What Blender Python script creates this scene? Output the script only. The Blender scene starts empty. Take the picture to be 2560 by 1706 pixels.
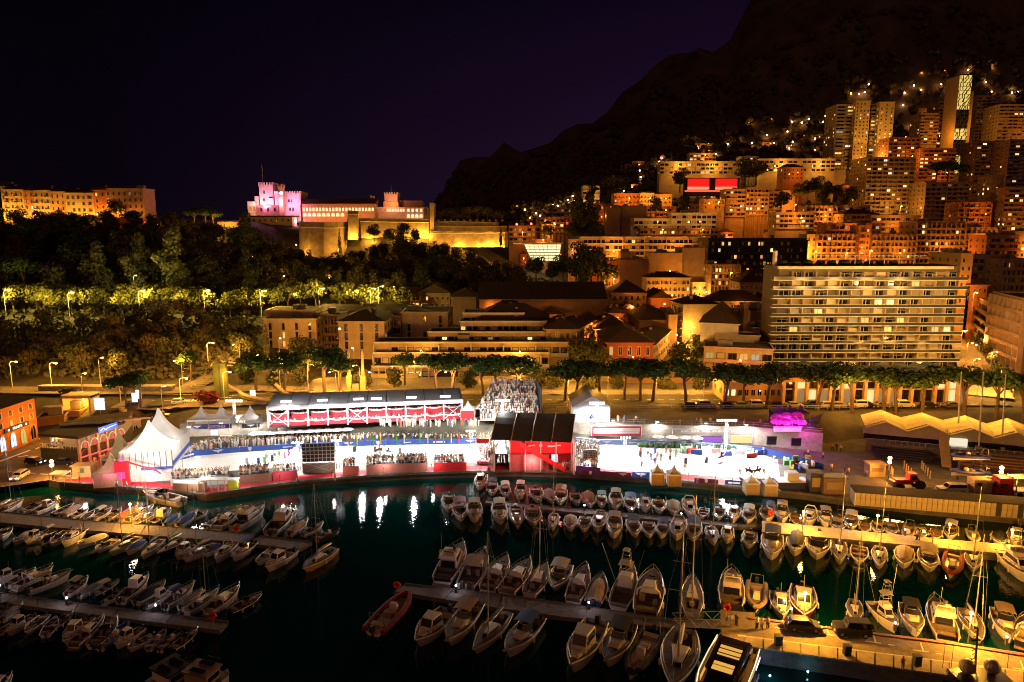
import bpy, math, random
from mathutils import Vector, Matrix, noise
R=random.Random(7)
sc=bpy.context.scene
COL=sc.collection
rad=math.radians
# ---------- camera, world, sun, exposure ----------
F=1707.0; TP=0.16; CH=50.0
pitch=math.atan(TP)
cd=bpy.data.cameras.new('camera'); cam=bpy.data.objects.new('camera',cd); COL.objects.link(cam)
cd.lens=24.0; cd.sensor_width=36.0; cd.clip_start=0.5; cd.clip_end=9000
cam.location=(0,0,CH); cam.rotation_euler=(math.pi/2-pitch,0,0)
sc.camera=cam
w=bpy.data.worlds.new('World'); sc.world=w; w.use_nodes=True
nt=w.node_tree; nt.nodes.clear()
wo=nt.nodes.new('ShaderNodeOutputWorld'); wb=nt.nodes.new('ShaderNodeBackground')
tc=nt.nodes.new('ShaderNodeTexCoord'); sx=nt.nodes.new('ShaderNodeSeparateXYZ'); wr=nt.nodes.new('ShaderNodeValToRGB')
nt.links.new(tc.outputs['Generated'],sx.inputs[0]); nt.links.new(sx.outputs['Z'],wr.inputs[0])
mr=nt.nodes.new('ShaderNodeMapRange'); mr.inputs[1].default_value=-.5; mr.inputs[2].default_value=.25; mr.inputs[3].default_value=.35; mr.inputs[4].default_value=1.9
mx=nt.nodes.new('ShaderNodeVectorMath'); mx.operation='SCALE'; nt.links.new(sx.outputs['X'],mr.inputs[0]); nt.links.new(wr.outputs[0],mx.inputs[0]); nt.links.new(mr.outputs[0],mx.inputs['Scale']); nt.links.new(mx.outputs[0],wb.inputs[0]); nt.links.new(wb.outputs[0],wo.inputs[0])
cr=wr.color_ramp; cr.elements[0].position=0.0; cr.elements[0].color=(0.0085,0.0042,0.0115,1)
cr.elements[1].position=0.55; cr.elements[1].color=(0.0010,0.0004,0.0018,1)
e=cr.elements.new(0.16); e.color=(0.0055,0.0022,0.0085,1)
e=cr.elements.new(0.32); e.color=(0.0020,0.0008,0.0040,1)
wb.inputs[1].default_value=1.0
sl=bpy.data.lights.new('sun','SUN'); sl.energy=0.26; sl.angle=rad(75); sl.color=(1.0,0.39,0.17)
so=bpy.data.objects.new('sun',sl); COL.objects.link(so)
so.rotation_euler=(rad(52),0,rad(-18))
sc.view_settings.view_transform='Standard'; sc.view_settings.look='None'
sc.view_settings.exposure=0.0; sc.view_settings.gamma=1.0
sc.render.engine='CYCLES'
cy=sc.cycles; cy.use_denoising=True; cy.max_bounces=4; cy.diffuse_bounces=2; cy.glossy_bounces=3
cy.transmission_bounces=2; cy.transparent_max_bounces=4; cy.caustics_reflective=False; cy.caustics_refractive=False
cy.sample_clamp_indirect=3.0; cy.filter_width=1.05; cy.sample_clamp_direct=0.0
try: cy.use_light_tree=True
except Exception: pass
# ---------- projection helpers: photo pixel -> place in the world ----------
cp,sp=math.cos(pitch),math.sin(pitch)
def ray(px,py):
    a=(px-1280)/F; b=(py-853)/F
    return Vector((a, cp-b*sp, -sp-b*cp))
def G(px,py,z=0.0):
    d=ray(px,py); s=(z-CH)/d.z
    return Vector((d.x*s,d.y*s,z))
def A(px,py,Y):
    d=ray(px,py); s=Y/d.y
    return Vector((d.x*s,Y,CH+d.z*s))
def pxof(x,y): return 1280+F*x/(y*1.0)*1.0
TL={'A':(0,400),'B':(600,380),'C':(1200,380),'D':(1860,150),'E':(1860,560),'F':(0,820),'G':(600,720),'H':(1200,720),
    'I':(1860,900),'J':(0,1246),'K':(600,1180),'L':(900,1246),'M':(1400,1246),'N':(1860,1246)}
def T(k,x,y=0): o=TL[k]; return (o[0]+.2975*x, o[1]+.2975*y)
def TG_(k,x,y,z=0): p=T(k,x,y); return G(p[0],p[1],z)
# ---------- materials ----------
MATS={}
def M(name,col=None,rough=.7,metal=0,var=.25,scale=3.0,bump=0.0,emit=None,estr=0,spec=.4,coat=0,stretch=None,objrand=0):
    if name in MATS: return MATS[name]
    m=bpy.data.materials.new(name); m.use_nodes=True; n=m.node_tree.nodes; l=m.node_tree.links
    b=n['Principled BSDF']; b.inputs['Roughness'].default_value=rough; b.inputs['Metallic'].default_value=metal
    b.inputs['Specular IOR Level'].default_value=spec
    if coat: b.inputs['Coat Weight'].default_value=coat
    b.inputs['Base Color'].default_value=(*col,1)
    if var>0 or bump>0:
        t=n.new('ShaderNodeTexCoord'); mp=n.new('ShaderNodeMapping'); l.new(t.outputs['Object'],mp.inputs[0])
        if stretch: mp.inputs['Scale'].default_value=stretch
        nz=n.new('ShaderNodeTexNoise'); nz.inputs['Scale'].default_value=scale; nz.inputs['Detail'].default_value=4
        nz.inputs['Roughness'].default_value=.65; l.new(mp.outputs[0],nz.inputs[0])
        if var>0:
            rp=n.new('ShaderNodeValToRGB'); e=rp.color_ramp.elements
            e[0].position=.3; e[1].position=.72
            e[0].color=(*[c*(1-var) for c in col],1); e[1].color=(*[min(1,c*(1+var*.7)) for c in col],1)
            l.new(nz.outputs['Fac'],rp.inputs[0]); out=rp.outputs[0]
            if objrand:
                oi=n.new('ShaderNodeObjectInfo'); mr=n.new('ShaderNodeMapRange')
                mr.inputs['To Min'].default_value=1-objrand; mr.inputs['To Max'].default_value=1+objrand
                l.new(oi.outputs['Random'],mr.inputs[0])
                mx=n.new('ShaderNodeMix'); mx.data_type='RGBA'; mx.blend_type='MULTIPLY'; mx.inputs[0].default_value=1
                l.new(out,mx.inputs[6]); l.new(mr.outputs[0],mx.inputs[7]); out=mx.outputs[2]
            l.new(out,b.inputs['Base Color'])
        if bump>0:
            bp=n.new('ShaderNodeBump'); bp.inputs['Strength'].default_value=bump; bp.inputs['Distance'].default_value=.3
            l.new(nz.outputs['Fac'],bp.inputs['Height']); l.new(bp.outputs[0],b.inputs['Normal'])
    if emit:
        b.inputs['Emission Color'].default_value=(*emit,1); b.inputs['Emission Strength'].default_value=estr
        m.cycles.emission_sampling='NONE'
        if name.startswith('lit_room'):
            oi=n.new('ShaderNodeObjectInfo'); mr=n.new('ShaderNodeMapRange'); mr.inputs['To Min'].default_value=estr*.12; mr.inputs['To Max'].default_value=estr*1.7; l.new(oi.outputs['Random'],mr.inputs[0]); l.new(mr.outputs[0],b.inputs['Emission Strength'])
    MATS[name]=m; return m
def EM(name,col,s):
    return M(name,(.02,.02,.02),.5,var=0,emit=col,estr=s)
ORANGE=(1.0,.31,.025); AMBER=(1.0,.43,.05); WARM=(1.0,.68,.28); WHITE=(1.0,.95,.9)
# ---------- mesh builder ----------
class MB:
    def __init__(s): s.v=[]; s.f=[]; s.m=[]
    def add(s,vs,fs,mi=0):
        o=len(s.v); s.v.extend([tuple(p) for p in vs]); s.f.extend([tuple(o+i for i in f) for f in fs]); s.m.extend([mi]*len(fs)); return s
    def box(s,c,d,mi=0,rz=0,mat=None):
        x,y,z=d[0]/2,d[1]/2,d[2]/2
        vs=[Vector((a,b,e)) for a in(-x,x) for b in(-y,y) for e in(-z,z)]
        if rz: q=Matrix.Rotation(rz,3,'Z'); vs=[q@p for p in vs]
        if mat: vs=[mat@p for p in vs]
        c=Vector(c); vs=[p+c for p in vs]
        return s.add(vs,[(0,1,3,2),(4,6,7,5),(0,4,5,1),(2,3,7,6),(0,2,6,4),(1,5,7,3)],mi)
    def bx(s,x0,x1,y0,y1,z0,z1,mi=0):
        return s.box(((x0+x1)/2,(y0+y1)/2,(z0+z1)/2),(abs(x1-x0),abs(y1-y0),abs(z1-z0)),mi)
    def prism(s,poly,z0,z1,mi=0,mtop=None,zs=None):
        n=len(poly); a=[(p[0],p[1],z0) for p in poly]; b=[(p[0],p[1],(zs[i] if zs else z1)) for i,p in enumerate(poly)]
        area=sum(poly[i][0]*poly[(i+1)%n][1]-poly[(i+1)%n][0]*poly[i][1] for i in range(n))
        if area<0: a.reverse(); b.reverse()
        s.add(a+b,[(i,(i+1)%n,n+(i+1)%n,n+i) for i in range(n)]+[tuple(reversed(range(n)))],mi)
        o=len(s.v); s.v.extend(b); s.f.append(tuple(o+i for i in range(n))); s.m.append(mi if mtop is None else mtop)
        return s
    def ring(s,rings,mi=0,close=True,cap=True):
        n=len(rings[0]); vs=[p for r in rings for p in r]; fs=[]
        for k in range(len(rings)-1):
            for i in range(n if close else n-1):
                j=(i+1)%n; fs.append((k*n+i,k*n+j,(k+1)*n+j,(k+1)*n+i))
        if cap: fs.append(tuple(reversed(range(n)))); fs.append(tuple((len(rings)-1)*n+i for i in range(n)))
        return s.add(vs,fs,mi)
    def tube(s,p0,p1,r0,r1=None,n=6,mi=0):
        p0=Vector(p0);p1=Vector(p1); r1=r0 if r1 is None else r1
        d=(p1-p0); 
        if d.length<1e-6: return s
        d.normalize(); u=d.cross(Vector((0,0,1)) if abs(d.z)<.95 else Vector((1,0,0))).normalized(); v=d.cross(u)
        def c(p,r): return [p+(u*math.cos(2*math.pi*i/n)+v*math.sin(2*math.pi*i/n))*r for i in range(n)]
        return s.ring([c(p0,r0),c(p1,r1)],mi)
    def path(s,pts,r,n=5,mi=0):
        pts=[Vector(p) for p in pts]; rs=[]
        for k,p in enumerate(pts):
            d=(pts[min(k+1,len(pts)-1)]-pts[max(k-1,0)]).normalized()
            u=d.cross(Vector((0,0,1)) if abs(d.z)<.95 else Vector((1,0,0))).normalized(); v=d.cross(u)
            rr=r[k] if isinstance(r,(list,tuple)) else r
            rs.append([p+(u*math.cos(2*math.pi*i/n)+v*math.sin(2*math.pi*i/n))*rr for i in range(n)])
        return s.ring(rs,mi)
    def ball(s,c,r,n=8,k=5,mi=0,sz=1.0,half=False):
        c=Vector(c); rs=[]
        k0=0 if not half else k//2
        for j in range(k0,k+1):
            th=-math.pi/2+math.pi*j/k; rr=max(r*math.cos(th),1e-3)
            rs.append([c+Vector((rr*math.cos(2*math.pi*i/n),rr*math.sin(2*math.pi*i/n),r*sz*math.sin(th))) for i in range(n)])
        return s.ring(rs,mi)
    def mesh(s,name,mats):
        me=bpy.data.meshes.new(name); me.from_pydata(s.v,[],s.f)
        for m in (mats if isinstance(mats,(list,tuple)) else [mats]): me.materials.append(m)
        if len(me.materials)>1: me.polygons.foreach_set('material_index',s.m)
        me.update(); return me
    def obj(s,name,mats,parent=None,loc=None,rz=0):
        return OB(name,s.mesh(name,mats),parent,loc,rz)
def OB(name,me,parent=None,loc=None,rz=0,sca=None):
    o=bpy.data.objects.new(name,me); COL.objects.link(o)
    if parent: o.parent=parent
    if loc is not None: o.location=loc
    if rz: o.rotation_euler=(0,0,rz)
    if sca is not None: o.scale=sca
    return o
def tag(o,label=None,cat=None,group=None,kind=None):
    if label: o['label']=label
    if cat: o['category']=cat
    if group: o['group']=group
    if kind: o['kind']=kind
    return o
def thing(name,label,cat,loc=(0,0,0),rz=0,group=None,sca=None):
    o=OB(name,None,None,loc,rz,sca); o.empty_display_size=.5
    return tag(o,label,cat,group)
def struct(name,mb,mats): return tag(mb.obj(name,mats),kind='structure')
def stuff(name,mb,mats,parent=None,label=None,cat=None): return tag(mb.obj(name,mats,parent),label,cat,kind='stuff')
class Kit:   # one model of a kind; put() lays out an individual with its parts, sharing the meshes
    def __init__(s): s.p=[]
    def add(s,name,mb,mats,sub=None,loc=(0,0,0),rz=0):
        me=mb if isinstance(mb,bpy.types.Mesh) else mb.mesh(name,mats); s.p.append((name,me,sub,loc,rz)); return len(s.p)-1
    def put(s,name,label,cat,loc,rz=0,sca=1,group=None,mats=None,skip=()):
        sv=sca if isinstance(sca,(tuple,list,Vector)) else (sca,sca,sca)
        root=thing(name,label,cat,loc,rz,group,sv); obs=[]
        for i,(n,me,sub,l,r) in enumerate(s.p):
            if n in skip: obs.append(None); continue
            o=OB(n,me,root if sub is None else (obs[sub] or root),l,r); obs.append(o)
            if mats and n in mats:
                o.material_slots[0].link='OBJECT'; o.material_slots[0].material=mats[n]
        return root
def lamp_light(parent,loc,power,col,size=.25,kind='POINT',target=None,angle=120,blend=.6):
    l=bpy.data.lights.new('lamp_light',kind); l.energy=power; l.color=col; l.shadow_soft_size=size
    if kind=='SPOT': l.spot_size=rad(angle); l.spot_blend=blend
    o=bpy.data.objects.new('lamp_light',l); COL.objects.link(o); o.location=loc
    if parent: o.parent=parent
    if target is not None:
        base=Vector(loc)+(parent.location if parent else Vector((0,0,0)))
        o.rotation_euler=(Vector(target)-base).to_track_quat('-Z','Y').to_euler()
    return o
ORD='first second third fourth fifth sixth seventh eighth ninth tenth eleventh twelfth thirteenth fourteenth fifteenth sixteenth seventeenth eighteenth nineteenth twentieth'.split()
def nth(i):
    if i<20: return ORD[i]
    t='twenty thirty forty fifty sixty seventy eighty ninety'.split(); k=i+1
    tens=t[k//10-2] if k<100 else str(k)
    if k%10==0: return {'twenty':'twentieth','thirty':'thirtieth','forty':'fortieth','fifty':'fiftieth','sixty':'sixtieth','seventy':'seventieth','eighty':'eightieth','ninety':'ninetieth'}[tens]
    return tens+'-'+ORD[k%10-1]
# ---------- ground: hill profiles along bearings ----------
RIDGE=[(-900,-6),(1000,-6),(1030,40),(1061,121),(1121,177),(1229,194),(1403,244),(1469,250),(1523,286),(1600,330),(1686,371),(1806,419),(1839,490),(1950,600),(2300,680),(3600,700)]
def lerp(tab,x):
    if x<=tab[0][0]: return tab[0][1]
    for (a,b),(c,d) in zip(tab,tab[1:]):
        if x<=c: return b+(d-b)*(x-a)/(c-a)
    return tab[-1][1]
PROF=[
(-900,[(140,1.2),(172,1.25),(182,6),(195,7),(235,20),(256,21),(300,35),(370,54),(420,57),(480,56),(540,20),(600,-6),(2500,-6)]),
(0,[(140,1.2),(172,1.25),(182,6),(195,7),(235,20),(256,21),(300,35),(370,54),(420,57),(480,56),(540,20),(600,-6),(2500,-6)]),
(400,[(140,1.2),(158,1.9),(180,6),(200,8),(235,20),(256,21),(300,33),(365,53),(430,57),(480,55),(540,20),(600,-6),(2500,-6)]),
(470,[(140,1.2),(154,1.22),(159,5.3),(180,6),(200,8),(235,19),(256,21),(300,33),(365,53),(430,57),(480,55),(540,20),(600,-6),(2500,-6)]),
(620,[(140,1.2),(154,1.22),(159,5.3),(200,7),(215,8.5),(240,13),(256,20),(262,21),(300,33),(370,46),(400,57),(480,57),(560,20),(620,-6),(2500,-6)]),
(800,[(140,1.2),(154,1.22),(159,5.3),(204,5.3),(248,10),(262,19),(275,21.5),(320,27),(380,30),(394,34),(402,50),(480,56),(560,30),(640,-6),(2500,-6)]),
(1000,[(140,1.2),(154,1.22),(159,5.3),(204,5.3),(276,10),(296,20),(385,38),(400,50),(480,52),(600,40),(700,-6),(2500,-6)]),
(1150,[(140,1.2),(154,1.22),(159,5.3),(206,5.3),(214,6.1),(300,11),(330,22),(370,33),(385,38),(400,46),(440,50),(480,48),(560,30),(700,40),(900,70),(1000,75)]),
(1290,[(140,1.2),(154,1.22),(159,5.3),(206,5.3),(214,6.1),(320,12),(345,20),(400,25),(430,27),(500,30),(600,50),(800,90),(1000,120)]),
(1450,[(140,1.2),(154,1.22),(159,5.3),(206,5.3),(214,6.1),(320,9),(400,18),(500,42),(600,70),(800,110),(1000,145)]),
(1700,[(140,1.2),(154,1.22),(159,5.3),(206,5.3),(214,6.1),(320,8),(400,18),(500,42),(600,74),(800,130),(1000,212)]),
(2050,[(140,1.2),(154,1.22),(159,5.3),(206,5.3),(214,6.1),(320,8),(400,18),(500,42),(600,74),(800,130),(1000,215)]),
(2150,[(130,1.2),(158,1.22),(164,5.3),(206,5.3),(214,6.1),(320,8),(400,18),(500,42),(600,74),(800,130),(1000,215)]),
(3600,[(120,1.2),(158,1.22),(164,5.3),(206,5.3),(214,6.1),(320,8),(400,18),(500,42),(600,74),(800,130),(1000,215)])]
def zprof(px,Y):
    for (a,pa),(b,pb) in zip(PROF,PROF[1:]):
        if px<=b or b==3600:
            t=max(0,min(1,(px-a)/(b-a))); 
            def e(p,top):
                if Y>p[-1][0]: return lerp([p[-1],(1400,top),(1800,top*.9),(2500,top*.6)],Y)
                return lerp(p,Y)
            r=lerp(RIDGE,px)
            return e(pa,r)*(1-t)+e(pb,r)*t
    return 0
def hgt(x,Y):
    px=1280+F*x/(Y*cp+(CH-30)*sp)
    z=zprof(px,Y)
    if Y>185:
        s=min(1,(Y-185)/60)
        k=1 if Y<700 else 1+(Y-700)/180
        wob=noise.noise(Vector((x*.03,Y*.03,0)))*2.2+noise.noise(Vector((x*.11,Y*.11,3)))*.8
        if Y>700: wob+= (noise.noise(Vector((x*.008,Y*.008,1)))*9+noise.noise(Vector((x*.028,Y*.028,5)))*5)*(min(1,(Y-700)/300)); wob+=(abs(noise.noise(Vector((x*.013,Y*.004,9))))*34-9)*min(1,max(0,(Y-820)/150))*max(0,1-max(0,Y-1020)/220)
        town=1 if (px<640 or Y>385) else .25
        z+=wob*s*town*(k if Y>700 else 1)*(.35 if 500<Y<700 else 1)
    return z
def terrain(name,Ys,mat_):
    mb=MB(); pxs=list(range(-900,3601,36)); vs=[];fs=[]
    for Y in Ys:
        for px in pxs:
            x=(px-1280)/F*(Y*cp+20*sp); vs.append((x,Y,hgt(x,Y)))
    n=len(pxs)
    for j in range(len(Ys)-1):
        for i in range(n-1): fs.append((j*n+i,j*n+i+1,(j+1)*n+i+1,(j+1)*n+i))
    mb.add(vs,fs); o=struct(name,mb,mat_); 
    for p in o.data.polygons: p.use_smooth=True
    return o
def ground_mat():
    m=M('earth_and_scrub',(.055,.05,.03),.95,var=.6,scale=.15,bump=.6); return m
terrain('hill',[148,150,153,156,160,165,172,182,190,200,210,220,235,245,256,262,275,285,300,310,320,330,345,357,370,385,392,400,415,430,445,460,480,500,520,540,560,580,600,625,650,675,700],ground_mat())
terrain('mountain',[700]+[700+ i*22 for i in range(1,33)]+[1420,1500,1600,1800,2100,2500],M('mountain_rock',(.055,.036,.034),.95,var=.75,scale=.02,bump=1.0))
# water
def water_mat():
    m=bpy.data.materials.new('harbour_water'); m.use_nodes=True; n=m.node_tree.nodes; l=m.node_tree.links; b=n['Principled BSDF']
    b.inputs['Base Color'].default_value=(.0005,.022,.017,1); b.inputs['Roughness'].default_value=.025; b.inputs['IOR'].default_value=1.33
    b.inputs['Specular IOR Level'].default_value=.55
    t=n.new('ShaderNodeTexCoord')
    a=n.new('ShaderNodeTexNoise'); a.inputs['Scale'].default_value=2.2; a.inputs['Detail'].default_value=3; mp=n.new('ShaderNodeMapping'); mp.inputs['Scale'].default_value=(.55,1.3,1); l.new(t.outputs['Object'],mp.inputs[0]); l.new(mp.outputs[0],a.inputs[0])
    c=n.new('ShaderNodeTexNoise'); c.inputs['Scale'].default_value=.25; c.inputs['Detail'].default_value=2; l.new(t.outputs['Object'],c.inputs[0])
    ad=n.new('ShaderNodeMath'); ad.operation='ADD'; l.new(a.outputs[0],ad.inputs[0]); l.new(c.outputs[0],ad.inputs[1])
    bp=n.new('ShaderNodeBump'); bp.inputs['Strength'].default_value=.17; bp.inputs['Distance'].default_value=.11
    l.new(ad.outputs[0],bp.inputs['Height']); l.new(bp.outputs[0],b.inputs['Normal']); return m
mb=MB(); mb.add([(-4000,-50,0),(4000,-50,0),(4000,8000,0),(-4000,8000,0)],[(0,1,2,3)]); struct('water',mb,water_mat())
# quay
CONC=M('quay_concrete',(.26,.24,.21),.85,var=.35,scale=.8,bump=.15)
DCONC=M('weathered_concrete',(.13,.12,.10),.9,var=.4,scale=1.2,bump=.2)
ASPH=M('asphalt',(.055,.053,.05),.85,var=.3,scale=.6,bump=.1)
REDC=M('red_carpet',(.55,.02,.035),.9,var=.2,scale=2)
STONE=M('podium_stone',(.34,.31,.26),.85,var=.3,scale=1.5,bump=.2)
PAVE=M('pale_paving',(.36,.33,.28),.85,var=.25,scale=.7)
QZ=1.35
edge=[(-300,1180),(20,1196),(149,1222),(428,1243),(518,1254),(600,1241),(700,1225),(778,1217),(856,1210),(950,1203),(1046,1198),(1170,1194),(1300,1192),(1447,1196),(1540,1203),(1632,1211),(1740,1222),(1850,1235),(2000,1249),(2137,1268),(2300,1287),(2560,1313),(3000,1360)]
ew=[G(a,b,0) for a,b in edge]; EW=[(p.x,p.y) for p in ew]
back=[(EW[-1][0]+30,170),(EW[0][0]-60,170)]
mb=MB(); mb.prism(EW+back,-4,QZ); struct('quay',mb,[M('quay_paving',(.10,.09,.075),.9,var=.4,scale=.5,bump=.15)])
# carpet and coping along the quay edge
def offset_line(pts,d):
    out=[]
    for i,p in enumerate(pts):
        a=Vector(pts[max(0,i-1)]); b=Vector(pts[min(len(pts)-1,i+1)]); t=(b-a).normalized(); n=Vector((-t.y,t.x))
        out.append((p[0]+n.x*d,p[1]+n.y*d))
    return out
def strip(mb,l0,l1,z,mi=0):
    o=[(*p,z) for p in l0]+[(*p,z) for p in l1]; n=len(l0)
    mb.add(o,[(i,i+1,n+i+1,n+i) for i in range(n-1)],mi)
cp_=MB(); strip(cp_,EW[2:21],offset_line(EW,.0)[2:21],QZ)
coping=MB(); l0=offset_line(EW,-.25); l1=offset_line(EW,.55)
for i in range(2,21):
    a0,a1,b0,b1=l0[i],l0[i+1],l1[i],l1[i+1]
    coping.prism([a0,a1,b1,b0],QZ-.35,QZ+.12)
struct('quay_kerb',coping,DCONC)
ca=MB(); strip(ca,offset_line(EW,.7)[2:19],offset_line(EW,3.2)[2:19],QZ+.012); struct('red_carpet_path',ca,REDC)
# podium wall (upper terrace)
wl=[(452,1103),(610,1101),(700,1096),(850,1091),(1000,1086),(1250,1085),(1450,1100),(1700,1108),(1882,1112),(2055,1130)]
WL=[G(a,b,QZ) for a,b in wl]; WLx=[(p.x,p.y) for p in WL]
PZ=5.6
mb=MB(); mb.prism(WLx+[(WLx[-1][0]+1,176),(WLx[0][0]-1,176)],0,PZ,0,1); struct('terrace',mb,[STONE,M('terrace_paving',(.13,.115,.095),.9,var=.3,scale=.4)])
mb=MB(); strip(mb,[(-95,171.5),(80,171.5),(130,171.5)],[(-95,182),(80,184),(130,184)],PZ+.10)
struct('boulevard',mb,ASPH)
mb=MB(); strip(mb,[(-78,184.05),(130,184.05)],[(-78,206),(130,206)],PZ+.16); struct('pavement',mb,PAVE)
# road markings
METAL0=M('painted_metal',(.45,.43,.40),.5,var=.1); WP=M('road_paint',(.7,.68,.6),.6,var=.2,scale=4)
mk=MB()
for i in range(-40,60,2):
    mk.bx(i*1.5,i*1.5+1.6,177.9,178.05,PZ+.105,PZ+.11)
for y in (172.2,183.2): mk.bx(-80,120,y,y+.14,PZ+.105,PZ+.11)
struct('road_markings',mk,WP)
for i,(y_,z_,x0,x1,nm) in enumerate(((168.2,PZ,-10,88,'kerb side guard rail before the boulevard'),(170.6,PZ,-70,120,'long low guard rail along the boulevard'),(184.5,PZ+.16,-70,120,'railing on the far boulevard pavement'))):
    t=thing('guard_rail',nm,'railing',((x0+x1)/2,y_,z_)); L=(x1-x0)/2
    for h in (.45,.9): MB().bx(-L,L,-.05,.05,h,h+.09).obj('rail',METAL0,t)
    pm0=MB().bx(-.05,.05,-.05,.05,0,.95).mesh('post',[METAL0])
    for k in range(int(L*2/3)): OB('post',pm0,t,(-L+k*3,0,0))
for i in range(len(WLx)-1):
    a,b=Vector((*WLx[i],PZ)),Vector((*WLx[i+1],PZ)); t=thing('terrace_railing',f'railing on top of the terrace wall, {nth(i)} stretch from the west','railing',a); d=b-a
    for h in (.5,1.0): MB().tube((0,.3,h),d+Vector((0,.3,h)),.035,n=4).obj('rail',METAL0,t)
    for k in range(int(d.length/2.5)): MB().tube(d*(k*2.5/d.length)+Vector((0,.3,0)),d*(k*2.5/d.length)+Vector((0,.3,1.0)),.03,n=4).obj('post',METAL0,t)
# pontoons and near quay
def slab(name,pts,z,label,cat,mats,thick=.9,planks=None,parent=None):
    P=[G(a,b,z) for a,b in pts]; t=thing(name,label,cat,(0,0,0))
    m=MB(); m.prism([(p.x,p.y) for p in P],z-thick,z); m.obj('deck',mats,t); return t,P
WOODD=M('pontoon_boards',(.20,.16,.12),.8,var=.4,scale=1,stretch=(1,6,1),bump=.3)
def pontoon(label,topline,botline,z,deckmat,edgemat,n_cross=True,pile=True):
    """topline / botline: px points of the far and near deck edges"""
    t=thing('pontoon',label,'pontoon')
    a=[G(x,y,z) for x,y in topline]; b=[G(x,y,z) for x,y in botline]
    m=MB()
    for i in range(len(a)-1):
        # a row of concrete/wood sections, each proud of its joint
        n=max(1,int((a[i+1]-a[i]).length/6))
        for k in range(n):
            t0=k/n+.004; t1=(k+1)/n-.004
            q=[b[i].lerp(b[i+1],t0),b[i].lerp(b[i+1],t1),a[i].lerp(a[i+1],t1),a[i].lerp(a[i+1],t0)]
            s=MB(); s.prism([(p.x,p.y) for p in q],z-.55,z+R.uniform(-.01,.01)); s.obj('deck_section',deckmat,t)
    for L_,s_ in ((a,1),(b,-1)):
        e_=MB()
        for i in range(len(L_)-1):
            p,q=L_[i],L_[i+1]; d=(q-p).normalized(); nn=Vector((-d.y,d.x,0))*s_*.09
            e_.prism([(p.x,p.y),(q.x,q.y),(q.x+nn.x,q.y+nn.y),(p.x+nn.x,p.y+nn.y)],z-.45,z+.1)
        e_.obj('edge_beam',edgemat,t)
    u=MB()
    for i in range(len(a)-1):
        n=max(1,int((a[i+1]-a[i]).length/7))
        for k in range(n):
            c=a[i].lerp(a[i+1],(k+.5)/n).lerp(b[i].lerp(b[i+1],(k+.5)/n),.5)
            MB().box((c.x,c.y,z-.9),(1.2,1.2,.7)).obj('float',DCONC,t)
    return t
PC=M('pontoon_concrete',(.17,.145,.12),.85,var=.35,scale=1.1,bump=.3)
QC=M('sandy_quay_paving',(.34,.29,.2),.85,var=.3,scale=.9,bump=.15)
pontoon('long grey boat pontoon in the upper bay west, lit orange along its middle',[(-60,1277),(0,1280),(208,1302),(446,1320),(640,1337)],[(-60,1304),(0,1307),(208,1326),(420,1343),(610,1357)],.9,PC,DCONC)
pontoon('short floating end section of the long western pontoon, darker boards',[(648,1340),(780,1356)],[(618,1360),(748,1374)],.75,WOODD,DCONC)
pontoon('dim grey boat pontoon nearest the lower west corner ending in a red lifebuoy post',[(-60,1478),(0,1484),(297,1523),(571,1555)],[(-60,1502),(0,1507),(280,1543),(550,1577)],.8,PC,DCONC)
pontoon('dark pontoon mid bay joined by a truss gangway to the near quay',[(1011,1460),(1257,1487),(1600,1538),(1700,1552)],[(985,1479),(1245,1521),(1406,1543),(1685,1572)],.9,PC,DCONC)
pontoon('narrow pale pontoon between two rows of small boats under the arenas',[(1215,1250),(1281,1257),(1400,1269),(1697,1296),(1846,1311)],[(1212,1258),(1277,1266),(1400,1279),(1697,1306),(1844,1319)],.8,PC,DCONC)
pontoon('thin catwalk linking the pale pontoon to the yellow lit jetty',[(1846,1314),(1905,1312)],[(1846,1319),(1905,1318)],.9,PC,DCONC)
# fixed jetties (concrete, on walls)
def jetty(name,label,pts,z,mats,top=None):
    t=thing(name,label,'jetty'); P=[G(a,b,z) for a,b in pts]; m=MB(); m.prism([(p.x,p.y) for p in P],-3,z,0,1); m.obj('wall',[DCONC,mats],t); return t,P
j1,_=jetty('jetty','bright yellow lit concrete jetty with low lamps between the moored boats',[(1905,1302),(2143,1326),(2143,1351),(1905,1330)],1.4,QC)
j2,_=jetty('jetty','longer orange jetty section continuing to the frame edge behind moored sailboats',[(2143,1327),(2350,1347),(2560,1365),(2800,1390),(2800,1416),(2560,1389),(2350,1370),(2143,1351)],1.25,QC)
# near quay with parking
jq,_=jetty('parking_quay','wide orange lit quay in the near corner with parked cars and brick paving',[(1801,1526),(1888,1532),(1872,1541),(2169,1579),(2395,1607),(2560,1633),(2900,1690),(2900,1790),(2348,1690),(2100,1652),(1860,1617),(1805,1607)],1.9,M('near_quay_asphalt',(.20,.16,.11),.9,var=.3,scale=1.5,bump=.3))
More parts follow.
